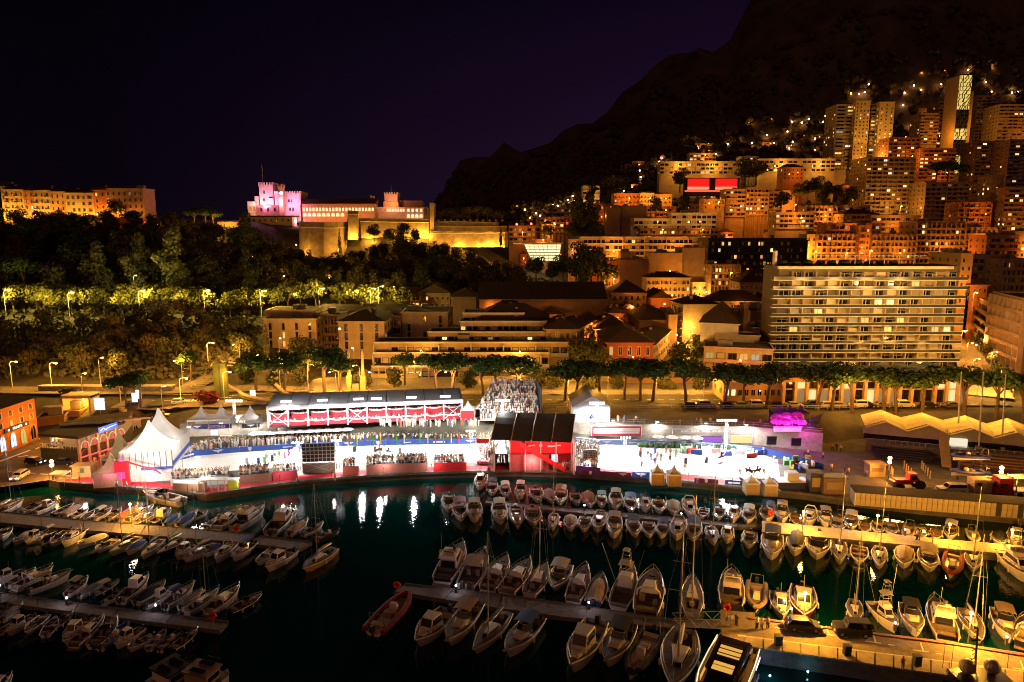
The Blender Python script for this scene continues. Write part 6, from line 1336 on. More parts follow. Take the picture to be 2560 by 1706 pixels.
# ---------- vehicles ----------
PAINT={k:M('car_paint_'+k,c,.4,var=0,spec=.4) for k,c in dict(black=(.012,.012,.014),white=(.62,.6,.56),grey=(.16,.16,.17),silver=(.38,.38,.38),dark_blue=(.02,.03,.08),red=(.4,.02,.02),green=(.25,.4,.08)).items()}
TYRE=M('tyre_rubber',(.015,.015,.015),.9,var=0); HLAMP=EM('headlight_glow',(.9,.93,1),6); TLAMP=EM('taillight_glow',(1,.05,.03),3); HOFF=M('lamp_glass_off',(.5,.5,.48),.2,var=0); TOFF=M('tail_glass_off',(.35,.02,.02),.3,var=0)
def car_kit(kind='hatch',hl=HOFF,tl=TOFF):
    L,W,H=dict(hatch=(4.1,1.75,1.48),sedan=(4.6,1.8,1.42),suv=(4.5,1.85,1.8),jeep=(4.3,1.85,1.85),van=(5.2,2.0,2.3),pickup=(5.2,1.85,1.8))[kind]
    pr=dict(hatch=[(-2.0,.55),(-2.05,.85),(-1.9,1.0),(1.0,.95),(1.9,.75),(2.05,.5)],sedan=[(-2.3,.5),(-2.3,.9),(-1.6,.98),(1.2,.92),(2.2,.72),(2.3,.5)],suv=[(-2.2,.6),(-2.25,1.1),(-2.0,1.15),(1.1,1.1),(2.1,.95),(2.2,.6)],jeep=[(-2.1,.65),(-2.15,1.15),(-2.1,1.2),(.8,1.2),(2.0,1.1),(2.1,.65)],van=[(-2.55,.5),(-2.6,1.2),(-2.55,1.25),(1.9,1.2),(2.5,.9),(2.6,.5)],pickup=[(-2.55,.6),(-2.6,1.1),(-2.55,1.12),(1.3,1.08),(2.5,.95),(2.6,.6)])[kind]
    cab=dict(hatch=(-1.9,-1.5,.45,1.15),sedan=(-1.7,-1.0,.5,1.3),suv=(-2.1,-1.9,.6,1.2),jeep=(-2.05,-1.95,.55,.85),van=(-2.55,-2.5,1.5,2.1),pickup=(-2.5,-2.45,.7,1.3))[kind]
    k=Kit(); m=MB(); w=W/2
    prof=pr+[(pr[-1][0],.3),(pr[0][0],.3)]; rs=[]
    for s,ins in((-1,.08),(-1,0),(1,0),(1,.08)):
        pass
    n=len(prof); rings=[]
    for y,sc_ in((-w,.96),(-w+.12,1),(w-.12,1),(w,.96)): rings.append([(x*sc_,y,.3+(z-.3)*(.97 if sc_<1 else 1)) for x,z in prof])
    m.ring(rings); k.add('body',m,PAINT['grey'])
    zb=max(z for x,z in pr)-.03; x0,x1,x2,x3=cab; m=MB(); m.ring([[(x0,-w+.1,zb),(x3,-w+.1,zb),(x3,w-.1,zb),(x0,w-.1,zb)],[(x1,-w+.24,H),(x2,-w+.24,H),(x2,w-.24,H),(x1,w-.24,H)]]); k.add('cabin',m,PAINT['grey'])
    f=lambda s,y,e:(x0+(x1-x0)*s,)
    m=MB(); zl,zh=zb+.06,H-.1
    def lp(a,b,z): return a+(b-a)*(z-zb)/(H-zb)
    yw=lambda z:w-.1-.14*(z-zb)/(H-zb)+.012
    for s in(-1,1): m=MB(); m.add([(lp(x0,x1,zl)+.15,s*yw(zl),zl),(lp(x3,x2,zl)-.15,s*yw(zl),zl),(lp(x3,x2,zh)-.12,s*yw(zh),zh),(lp(x0,x1,zh)+.12,s*yw(zh),zh)],[(0,1,2,3) if s<0 else (3,2,1,0)]); k.add('side_window',m,GLASS)
    for (xa,xb,sg) in((x3,x2,1),(x0,x1,-1)): m=MB(); m.add([(lp(xa,xb,zl)+.012*sg,-yw(zl)+.12,zl),(lp(xa,xb,zl)+.012*sg,yw(zl)-.12,zl),(lp(xa,xb,zh)+.012*sg,yw(zh)-.12,zh),(lp(xa,xb,zh)+.012*sg,-yw(zh)+.12,zh)],[(0,1,2,3) if sg>0 else (3,2,1,0)]); k.add('windscreen' if sg>0 else 'rear_window',m,GLASS)
    for x in (-L*.31,L*.31):
        for s in(-1,1):
            m=MB(); m.tube((x,s*(w-.2),.34),(x,s*(w+.02),.34),.34,n=12); i=k.add('wheel',m,TYRE); m=MB(); m.tube((x,s*(w+.0),.34),(x,s*(w+.03),.34),.2,n=8); k.add('rim',m,METAL,i)
    for s in(-1,1):
        m=MB(); m.box((pr[-1][0]-.02,s*(w-.35),.66),(.1,.36,.16)); k.add('headlight',m,hl); m=MB(); m.box((pr[0][0]+.0,s*(w-.28),.82),(.1,.25,.22)); k.add('taillight',m,tl)
    if kind in('jeep',): m=MB(); m.tube((-2.18,0,1.05),(-2.4,0,1.05),.38,n=12); k.add('spare_wheel',m,TYRE)
    return k
CK={k:car_kit(k) for k in('hatch','sedan','suv','jeep','van','pickup')}
CKL={k:car_kit(k,HLAMP,TLAMP) for k in('hatch','van')}
def car(kind,label,loc,rz,col,group=None,lit=False):
    return (CKL if lit else CK)[kind].put('car' if kind!='van' else 'van',label,'van' if kind=='van' else 'pickup truck' if kind=='pickup' else 'car',loc,rz,1,group,{'body':PAINT[col],'cabin':PAINT[col]})
car('hatch','dark hatchback parked on the near orange quay, west of the dark jeep',G(2007,1573,1.93),rad(-7),'black')
car('jeep','dark boxy jeep with spare wheel parked on the near orange quay',G(2128,1585,1.93),rad(172),'black')
for i,x in enumerate((1722,1765,1818,1851,1895,1935,1985,2028,2062,2090,2145,2168,2205,2262,2322,2380)):
    cl=['black','grey','black','green','white','black','silver','dark_blue','white','grey','white','black','grey','white','black','grey'][i]
    car(['sedan','suv','hatch'][i%3],f'{cl.replace("_"," ")} car parked on the boulevard, {nth(i)} from the west of the long row',G(x,1014+.0*(x-1700)+4,PZ+.1),rad(R.choice((0,180))+R.uniform(-3,3)),cl,'cars parked along the boulevard')
for (x,y,k,cl,rz,lb,li) in ((15,1118,'van','black',25,'black van parked before the orange shop house arches',0),(88,1160,'sedan','black',-12,'black car with lit headlight below the restaurant corner',1),(50,1196,'hatch','white',-85,'white car with glowing lamps seen from behind on the west street',1),(160,1162,'sedan','dark_blue',-5,'dark blue car at kerb under the restaurant terrace',0),(2350,1224,'pickup','white',180,'',0),(172,983,'sedan','black',14,'black car driving on the upper west road wall',0),(400,1044,'sedan','black',5,'black car parked behind the big marquee peaks',0),(2300,958,'hatch','black',20,'dark car at the street canyon corner above the arcade',0),(450,1010,'hatch','silver',12,'silver car on the wide dark road behind the marquee',0)):
    if not lb: continue
    car(k if (k in CKL or not li) else 'hatch',lb,G(x,y,QZ+.03 if y>1100 else PZ+.1 if y>1000 else 6.5),rad(rz),cl,None,bool(li))
car('pickup','cream pickup with covered bed parked on top of the east quay wall',G(2378,1231,QZ),rad(178),'white')
def box_van():
    t=thing('camper_van','cream box van with small door window between pickup and red truck','van',G(2456,1234,QZ)); MB().bx(-2.4,2.4,-1.1,1.1,.5,2.9).obj('box_body',M('van_cream',(.5,.42,.3),.6),t); MB().bx(-2.45,2.45,-1.14,1.14,2.9,3.02).obj('roof_edge',CREAM,t)
    MB().bx(-1.9,-1.1,-1.13,-1.1,1.9,2.5).obj('window',GLASS,t); MB().bx(-.9,-.2,-1.13,-1.1,.6,2.5).obj('door',M('van_door',(.6,.5,.36),.6),t)
    for x in(-1.6,1.6):
        for s in(-1,1): MB().tube((x,s*.85,.36),(x,s*1.1,.36),.36,n=10).obj('wheel',TYRE,t)
box_van()
def truck():
    t=thing('truck','bright red truck cab with open white framed trailer at the east edge','truck',G(2500,1240,QZ)); r=PAINT['red']
    m=MB(); m.ring([[(-1.5,-1.2,.5),(1.4,-1.2,.5),(1.4,1.2,.5),(-1.5,1.2,.5)],[(-1.6,-1.2,1.6),(1.4,-1.2,1.6),(1.4,1.2,1.6),(-1.6,1.2,1.6)],[(-1.1,-1.15,3.4),(1.4,-1.15,3.4),(1.4,1.15,3.4),(-1.1,1.15,3.4)]]); m.obj('cab',r,t)
    m=MB(); m.add([(-1.52,-1.0,2.0),(-1.52,1.0,2.0),(-1.25,1.0,2.9),(-1.25,-1.0,2.9)],[(3,2,1,0)]); m.obj('windscreen',GLASS,t); MB().bx(-.9,.3,-1.22,-1.19,2.0,2.8).obj('side_window',GLASS,t); MB().bx(-1.0,1.3,-1.1,1.1,3.4,3.8).obj('roof_fairing',r,t)
    MB().bx(1.9,9,-1.2,1.2,1.0,1.3).obj('trailer_bed',METAL,t)
    for x in(2,5.5,9): 
        for s in(-1,1): MB().bx(x-.08,x+.08,s*1.2-.08,s*1.2+.08,1.3,3.7).obj('trailer_post',WHITEP,t)
    MB().bx(1.9,9.1,-1.3,1.3,3.7,3.8).obj('trailer_roof',TENTW,t)
    for x in(-.8,3,7): 
        for s in(-1,1): MB().tube((x,s*.9,.5),(x,s*1.2,.5),.5,n=12).obj('wheel',TYRE,t)
truck()
def tractor():
    t=thing('boat_tractor','red tractor with yellow front and large rear wheel on the east yard','tractor',G(2268,1221,QZ)); r=PAINT['red']
    MB().bx(-2.6,.6,-.7,.7,1.0,1.9).obj('hood',r,t); m=MB(); m.ring([[(-.2,-.8,1.6),(1.5,-.8,1.6),(1.5,.8,1.6),(-.2,.8,1.6)],[(0,-.7,3.1),(1.4,-.7,3.1),(1.4,.7,3.1),(0,.7,3.1)]]); m.obj('cab',r,t); MB().bx(.2,1.2,-.83,-.8,2.0,2.8).obj('cab_window',GLASS,t)
    MB().bx(-3.3,-2.6,-.8,.8,.6,1.6).obj('front_weight',YELW,t); MB().bx(1.5,3.2,-.6,.6,.8,1.2).obj('rear_hitch',METAL,t)
    for x,rr in((-1.7,.6),(1.9,.95)):
        for s in(-1,1): MB().tube((x,s*.75,rr),(x,s*1.15,rr),rr,n=14).obj('wheel',TYRE,t)
tractor()
# ---------- east shore: swimming stadium with folded roofs ----------
def stadium():
    f=lambda a,b:(2100+.1955*a,1020+.1955*b)
    t=thing('swimming_stadium','harbour stadium with four folded yellow lit roofs over dark terraces','stadium',(0,0,0))
    zv,zr=6.1,7.9
    vb=[(265,90),(780,122),(1310,155),(1870,200),(2450,250),(3000,300)]; rb=[(520,25),(1045,60),(1600,95),(2140,130),(2720,180)]
    vf=[(330,250),(865,300),(1420,345),(1990,385),(2560,440),(3150,490)]; rf=[(595,180),(1145,225),(1720,270),(2270,315),(2880,360)]
    RY=M('folded_roof_panel',(.42,.36,.2),.75,var=.25,scale=.4)
    V=[(G(*f(*a),zv),G(*f(*b),zv)) for a,b in zip(vb,vf)]; Rg=[(G(*f(*a),zr),G(*f(*b),zr)) for a,b in zip(rb,rf)]
    for i in range(5):
        for (a,b) in((V[i],Rg[i]),(Rg[i],V[i+1])):
            for j in range(3):
                s0,s1=j/3+.005,(j+1)/3-.005; p=[a[0].lerp(a[1],s0),b[0].lerp(b[1],s0),b[0].lerp(b[1],s1),a[0].lerp(a[1],s1)]
                m=MB(); m.add(p+[q-Vector((0,0,.15)) for q in p],[(3,2,1,0),(4,5,6,7),(0,1,5,4),(1,2,6,5),(2,3,7,6),(3,0,4,7)]); m.obj('roof_panel',RY,t)
        a,b,c=V[i][1],Rg[i][1],V[i+1][1]; d=Vector((0,1.0,0)); m=MB(); m.add([a+d,b+d,c+d,c+d-Vector((0,0,1.6)),a+d-Vector((0,0,1.6))],[(0,4,3,2,1)]); m.obj('gable_wall',GREYW,t)
        c0=(a+c)/2; lamp_light(t,(c0.x-3,c0.y+12,zv+6),4200,AMBER,.4)
    a=V[0][1]; b=V[5][1]; L=(b-a).length; rz=math.atan2(b.y-a.y,b.x-a.x)
    def band(nm,y0,y1,z0,z1,mt,x0=0,x1=L): MB().bx(x0,x1,y0,y1,z0,z1).obj(nm,mt,t,Vector((a.x,a.y,0)),rz)
    band('dark_glass_band',1.1,1.5,3.2,4.6,GLASS); band('upper_walk',-2,1.2,2.9,3.15,CONC); band('walk_wall',-2.05,-1.9,1.6,3.4,DCONC); 
    for i in range(36): MB().bx(-.03,.03,-.03,.03,3.15,4.1).obj('rail_post',METAL,t,Vector((a.x,a.y,0))+Matrix.Rotation(rz,3,'Z')@Vector((i*L/35,-1.95,0)))
    band('handrail',-2.0,-1.9,4.1,4.16,METAL)
    for i in range(6): band('terrace_step',-3.2-i*1.0,-2.2-i*1.0,.5,2.8-i*.35,BROWNW,L*.42,L)
    for i in range(7): band('dark_seating',-2.3-i*1.1,-1.2-i*1.1,.5,2.6-i*.22,DARKW,L*.03,L*.31)
    m=MB(); m.add([(L*.33,-9,1.9),(L*.37,-9,1.9),(L*.40,1,6.6),(L*.355,1,6.6),(L*.33,-9,1.0),(L*.37,-9,1.0),(L*.40,1,5.4),(L*.355,1,5.4)],[(3,2,1,0),(0,1,5,4),(4,5,6,7),(1,2,6,5),(3,0,4,7)]); m.obj('sloping_stair_wall',YELW,t,Vector((a.x,a.y,0)),rz)
    MB().bx(L*.41,L*.49,.2,1.0,3.4,5.2).obj('lit_white_screen',EM('white_screen_glow',(1,.9,.65),.9),t,Vector((a.x,a.y,0)),rz)
stadium()
def rib_rack():
    t=thing('boat_rack','steel rack holding two inflatable boats one above the other','rack',G(2410,1205,QZ))
    for x in(-.6,2.2): MB().bx(x-.12,x+.12,1.0,1.3,0,6.2).obj('rack_post',DMET,t); 
    for z in(1.5,4.6):
        for x in(-2,2): MB().bx(x-.1,x+.1,-1.3,1.2,z-.1,z+.05).obj('rack_arm',DMET,t)
rib_rack()
def seawall():
    a=G(2137,1263,QZ); b=G(2640,1303,QZ); t=thing('panel_barrier','long pale storage barrier of upright panels with dark flat roof along the east quay','barrier',a); L=(b-a).length; rz=math.atan2(b.y-a.y,b.x-a.x)
    H=A(2137,1232,a.y).z-QZ; H=max(H,2.4); PM=M('barrier_panel',(.42,.34,.20),.8,var=.35,scale=1.2); n=38; o=Vector((0,0,0))
    me=MB().bx(.03,L/n-.05,-.08,.05,0,H).mesh('panel',[PM])
    for i in range(n):
        if i in(27,31): continue
        v=Matrix.Rotation(rz,3,'Z')@Vector((i*L/n,0,0)); OB('panel',me,t,v,rz)
    MB().bx(0,L,.08,.3,0,H).obj('inner_wall',DMET,t,o,rz); MB().bx(-.2,L+.2,-.3,3.4,H+.02,H+.25).obj('roof',M('barrier_roof',(.05,.04,.03),.9,var=.4),t,o,rz)
    MB().bx(-.1,0,-.2,3.2,0,H).obj('end_wall',WHITEP,t,o,rz)
seawall()
for i,(x0,y0,x1,y1) in enumerate(((2404,930,2395,1075),(2459,930,2447,1122),(2515,935,2504,1124))):
    g=G(x1,y1,5.5 if y1<1100 else 3.4); top=A(x0,y0,g.y); t=thing('flagpole',f'very tall bare white mast by the stadium roofs, {nth(i)} from the west','mast',g); MB().tube((0,0,0),(top.x-g.x,0,top.z-g.z),.2,.11,8).obj('pole',METAL,t); MB().box((0,0,.3),(.9,.9,.6)).obj('pole_base',CONC,t)
def big_lamp(label,x,y,yb,P=6000,z=QZ,col=(1,.38,.05)):
    g=G(x,yb,z); h=A(x,y,g.y).z-z; t=thing('harbour_lamp',label,'street lamp',g); MB().tube((0,0,0),(0,0,h),.12,.08).obj('pole',DMET,t); MB().box((0,0,h+.1),(.5,.5,.1)).obj('lamp_cap',DMET,t)
    for s in (0,.8): MB().ball((0,0,h-.15-s),.36,8,5).obj('lamp_globe',EM('harbour_lamp_glow',(1,.55,.16),45),t)
    lamp_light(t,(0,-.9,h-.3),P,col,.4)
big_lamp('flaring orange lamp standing in the dark yard before the stadium',2220,1144,1204,5500)
big_lamp('flaring orange lamp above the red truck cab',2497,1168,1235,5000)
big_lamp('flaring orange lamp at the west street corner before the restaurant',133,1152,1200,4500)
def pier_lamp(label,x,y,yb,z,P=2200,col=(1,.42,.04),arm=True):
    g=G(x,yb,z); h=A(x,y,g.y).z-z; t=thing('pier_lamp',label,'street lamp',g); MB().tube((0,0,0),(0,0,h),.07,.05).obj('pole',METAL,t); MB().ball((0,0,h+.05),.2,8,5).obj('lamp_globe',EM('harbour_lamp_glow',None,0),t); lamp_light(t,(0,0,h-.45),P,col,.25)
pier_lamp('pier lamp above the yellow jetty near its west end',2006,1281,1330,1.4,5600)
pier_lamp('pier lamp at the east end of the orange jetty',2526,1327,1372,1.25,5600)
pier_lamp('pier lamp standing between parked hatchback and red roofed boat',2008,1484,1560,1.93,10500)
pier_lamp('pier lamp in front of the sailboat beside the quay, east part',2420,1534,1607,1.93,10500)
pier_lamp('orange lamp over the covered boat on the west pontoon',330,1262,1318,.9,5600)
pier_lamp('lamp standing out of frame edge lighting the near quay',2700,1580,1650,1.93,10500)
pier_lamp('pier lamp on the jetty between the two white service posts',2190,1290,1345,1.3,4200); pier_lamp('slim pier lamp among the boats by the east part of the jetty',2370,1312,1358,1.25,4200)
def small_post(label,x,y,z,col=(.9,.8,1),P=60,h=.9):
    g=G(x,y,z); t=thing('service_post',label,'bollard light',g); MB().bx(-.14,.14,-.14,.14,0,h).obj('post',DMET,t); MB().ball((0,0,h+.12),.13,6,4).obj('lamp_globe',EM('cool_post_glow',(.85,.8,1),25),t); lamp_light(t,(0,-.1,h+.5),P,col,.15)
for i,(x,y,z) in enumerate(((1140,1481,.9),(1472,1524,.9),(2000,1310,1.4),(2126,1326,1.4),(2262,1339,1.25),(1703,1298,.8),(1461,1277,.8),(390,1531,.8),(168,1513,.8),(1978,1541,1.93),(2237,1577,1.93),(2515,1612,1.93),(1829,1307,.8),(1,1481,.8),(1579,1286,.8))):
    small_post(f'small service post with cool white lamp on the mooring edge, {nth(i)} of the harbour set',x,y,z)
# waste bins, lifebuoys, gangway, people on the near quay
for i,(x,y) in enumerate(((1945,1612),(2117,1637),(2292,1663))):
    t=thing('dark_bin',f'dark green bin standing on the raised walkway of the near quay, {nth(i)} from the west','bin',G(x,y,2.06)); MB().bx(-.38,.38,-.3,.3,0,1.1).obj('bin_body',M('bin_green',(.02,.04,.03),.6,var=.1),t); MB().bx(-.42,.42,-.34,.34,1.1,1.22).obj('lid',DMET,t)
for lb,x,y,z in (('red lifebuoy post at the west tip of the dark middle pontoon',993,1488,.9),('red lifebuoy post at the east tip of the dim pontoon in the lower west corner',534,1567,.8),('red extinguisher post at the jetty start beside the yellow block',1925,1303,1.4),('red lifebuoy post on the near quay west edge',1815,1545,1.9),('small red box on the long west pontoon',592,1342,.9)):
    t=thing('lifebuoy_post',lb,'lifebuoy',G(x,y,z)); MB().tube((0,0,0),(0,0,1.3),.05).obj('post',METAL,t); m=MB(); pts=[(.42*math.cos(a*.7),-.08,1.5+.42*math.sin(a*.7)) for a in range(10)]; m.path(pts,.13,5); m.obj('lifebuoy_ring',M('buoy_red',(.7,.04,.02),.5,var=.05),t); MB().tube((0,-.02,1.5),(0,.04,1.5),.4,n=10).obj('backing_plate',REDP,t)
def gangway():
    P0=[G(1680,1553,1.0),G(1684,1566,1.0)]; P1=[G(1801,1549,1.9),G(1803,1572,1.9)]; t=thing('gangway','steel truss gangway linking the middle pontoon to the near quay','gangway')
    m=MB(); m.add([P0[0],P1[0],P1[1],P0[1]],[(0,3,2,1)]); m.obj('walkway',WOODD,t)
    for s in(0,1):
        a,b=P0[s],P1[s]; u=Vector((0,0,1.1)); MB().tube(a+u,b+u,.06,n=4).obj('top_chord',METAL,t); MB().tube(a,b,.07,n=4).obj('bottom_chord',METAL,t)
        for i in range(6):
            p,q=a.lerp(b,i/6),a.lerp(b,(i+1)/6); MB().tube(p if i%2 else p+u,q+u if i%2 else q,.04,n=4).obj('diagonal',METAL,t)
gangway()
for i,(x,y,lb) in enumerate(((1818,1568,'first'),(1829,1565,'second'),(1841,1566,'third'),(1892,1572,'in dark clothes, west one of three'),(1904,1574,'in a pale shirt, middle one of three'),(1919,1572,'in dark clothes, east one of three'))):
    person(G(x,y,1.93),('visitor %s of the three waiting by the yacht gangway'%lb) if i<3 else f'person {lb} standing on the orange quay',None,'stand')
for (x,y,z,lb) in ((2292,1350,1.25,'west of the two on the orange jetty'),(2299,1351,1.25,'east of the two on the orange jetty'),(2331,1357,1.25,'alone on the orange jetty behind the motor yacht'),(2256,1674,2.06,'sitting on the walkway edge near the third bin')): person(G(x,y,z),'person standing '+lb if 'sitting' not in lb else 'person '+lb,None,'stand')
t=thing('ticket_kiosk','cream kiosk with green window on the west quay behind the tan tents','kiosk',G(212,1190,QZ),.05); MB().bx(-1.8,1.8,-1,1,0,2.3).obj('kiosk_body',YELW,t); MB().bx(-2.1,2.1,-1.3,1.3,2.3,2.45).obj('roof',CREAM,t); MB().bx(-.3,.5,-1.04,-1.0,1.0,1.9).obj('window',M('green_panel',(.08,.2,.08),.5,var=0),t)
t=thing('market_canopy','small white canopy stall on the west quay corner','stall',G(152,1212,QZ)); MB().bx(-1.5,1.5,-1.1,1.1,2.3,2.45).obj('canopy',TENTW,t); 
for a_ in(-1,1):
    for b_ in(-1,1): MB().tube((a_*1.4,b_,0),(a_*1.4,b_,2.3),.05).obj('stall_leg',METAL,t)
t=thing('yard_kiosk','tan shuttered kiosk in the yard before the dark seating','kiosk',G(2186,1188,QZ)); MB().bx(-1.6,1.6,-1.1,1.1,0,2.5).obj('kiosk_body',SANDT,t); MB().bx(-1.8,1.8,-1.3,1.3,2.5,2.65).obj('roof',OCHRE,t); MB().bx(-1.2,1.2,-1.14,-1.1,1.1,1.9).obj('hatch',BROWNW,t)
for i,(x,y) in enumerate(((2260,1172),(2265,1180),(2270,1186),(2277,1192),(2222,1178),(2228,1186),(2231,1192),(2304,1172),(2308,1178),(2313,1184),(2319,1190),(2325,1198))):
    t=thing('stone_post',f'short pale post in the dark yard, {nth(i)} of the twin rows','post',G(x,y,QZ),0,'pale posts in the dark yard'); MB().tube((0,0,0),(0,0,1.5),.16,.12).obj('post_shaft',CREAM,t); MB().ball((0,0,1.6),.16,6,4).obj('post_cap',CREAM,t)
for (lb,x,y,w_,h,mt) in (('dark slatted booth at the east end of the quay, narrow one',2033,1226,2.2,3.6,DMET),('dark brown booth with two lit hatches at the east quay end',2080,1232,4.2,3.2,BROWNW)):
    t=thing('quay_booth',lb,'booth',G(x,y,QZ)); MB().bx(-w_/2,w_/2,-1,1,0,h).obj('booth_wall',mt,t); MB().bx(-w_/2-.2,w_/2+.2,-1.2,1.2,h,h+.2).obj('roof',DMET,t); MB().bx(-w_*.35,w_*.35,-1.05,-1,1,h-.8).obj('hatch',SANDT,t)
t=thing('press_platform','white and navy press platform between the cream tents and booths','platform',G(1978,1216,QZ)); MB().bx(-3.2,3.2,-1.6,1.6,0,1.2).obj('platform_base',NAVY,t); MB().bx(-3.0,3.0,-1.4,1.6,1.22,1.3).obj('floor',WHITEP,t); MB().bx(-1,1.2,-.5,1.2,1.3,2.8).obj('equipment_cabinet',TENTW,t)
t=thing('jump_store','heap of white and coloured jump material stored at the east arena end','storage pile',G(1985,1165,QZ))
for i in range(26): MB().box((R.uniform(-3.5,3.5),R.uniform(-2.5,2.5),R.uniform(.3,1.3)),(R.uniform(.4,2.2),R.uniform(.2,.6),R.uniform(.4,1.6)),rz=R.uniform(0,3)).obj('jump_element',R.choice(JC[:3]+[JC[0]]*4+JC[3:5]),t)
for i,(x,y) in enumerate(((1715,1128),(1728,1133),(1742,1137),(1768,1128),(1790,1133),(1815,1140),(1850,1138),(1878,1145),(1895,1138))):
    t=thing('stored_jump',f'spare {("white","red","white and blue")[i%3]} jump element stacked at the arena back, {nth(i)} from the west','jump',G(x,y,QZ),R.uniform(-.4,.4),'spare jumps at the east arena back'); MB().bx(-1.2,1.2,-.2,.2,0,1.1).obj('jump_filler',JC[(0,2,1)[i%3]],t); MB().bx(-1.4,-1.25,-.2,.2,0,1.6).obj('upright',JC[0],t); MB().bx(1.25,1.4,-.2,.2,0,1.6).obj('upright',JC[0],t)
t=thing('reception_desk','brown and white reception counter beside the marquee curtain','counter',G(476,1226,QZ)); MB().bx(-3.0,3.0,-.6,.6,0,1.6).obj('counter_front',BROWNW,t); MB().bx(-3.1,3.1,-.7,.7,1.6,1.8).obj('counter_top',WHITEP,t)
t=thing('glass_kiosk','metal framed service cage with people on the quay corner','cage',G(534,1226,QZ)); 
for x in(-2.6,-1.3,0,1.3,2.6): MB().bx(x-.06,x+.06,-1,-.88,0,2.2).obj('cage_post',METAL,t)
MB().bx(-2.7,2.7,-1,1,2.2,2.35).obj('cage_roof',METAL,t)
t=thing('yellow_stand','bright yellow green drinks stand in the gap of the white platform','stall',G(585,1220,QZ)); MB().bx(-.9,.9,-.6,.6,0,1.7).obj('stand_body',M('lime_panel',(.5,.6,.05),.5,var=.1),t); MB().bx(-1,1,-.7,.7,1.7,1.85).obj('stand_top',WHITEP,t)
lamp_light(tag(thing('marquee_spot','lamp post lighting the white guest platform','lamp',G(500,1222,QZ)),),(0,0,6),2500,WHITE,.6)
MB().tube((0,0,0),(0,0,6),.06).obj('pole',METAL,[o for o in COL.objects if o.name.startswith('marquee_spot')][0]); MB().box((0,0,6.3),(.8,.2,.3)).obj('lamp_head',EM('floodlight_glow',None,0),[o for o in COL.objects if o.name.startswith('marquee_spot')][0])
# ---------- boats ----------
GEL=M('white_gelcoat',(.70,.64,.57),.35,var=.12,scale=1.5,objrand=.14); DECK=M('boat_deck',(.12,.09,.07),.7,var=.55,scale=2.5,objrand=.15); RUBW=M('white_gunwale',(.88,.83,.76),.3,var=.05); TEAK=M('teak_deck',(.22,.12,.06),.7,var=.35,scale=4,stretch=(1,6,1))
DHULL=M('dark_hull',(.03,.03,.045),.3,var=.1); UPH=M('boat_cushion',(.30,.22,.15),.8,var=.2,objrand=.3); TINT=M('tinted_boat_window',(.015,.015,.02),.12,var=0,spec=.7); CHR=M('stainless_rail',(.6,.58,.55),.25,metal=.6,var=0)
ENG=M('outboard_cowl',(.03,.03,.035),.35,var=0); RUBT=M('rib_tube',(.28,.27,.26),.6,var=.15,objrand=.4); NAVC=M('canvas_navy',(.03,.06,.26),.8,var=.2); CANV={'tan':M('canvas_tan',(.36,.27,.17),.85,var=.2),'navy':NAVC,'white':M('canvas_white',(.55,.52,.47),.85,var=.15),'blue':M('canvas_blue',(.04,.12,.45),.8,var=.15),'red':M('canvas_red',(.22,.018,.018),.8,var=.15),'black':M('canvas_black',(.02,.02,.025),.85,var=.2),'green':M('canvas_green',(.04,.16,.12),.8,var=.2),'grey':M('canvas_grey',(.2,.19,.19),.85,var=.2),'orange':M('canvas_orange',(.6,.2,.05),.8,var=.15)}
def outline(L,B,n=13,sw=.8,full=2.4,mx=.38):
    o=[]
    for i in range(n):
        t=i/(n-1); 
        if t<mx: w=B/2*(sw+(1-sw)*math.sin(math.pi/2*t/mx))
        else: w=B/2*(1-((t-mx)/(1-mx))**full)
        o.append((-L/2+L*t,max(w,.03),t))
    return o
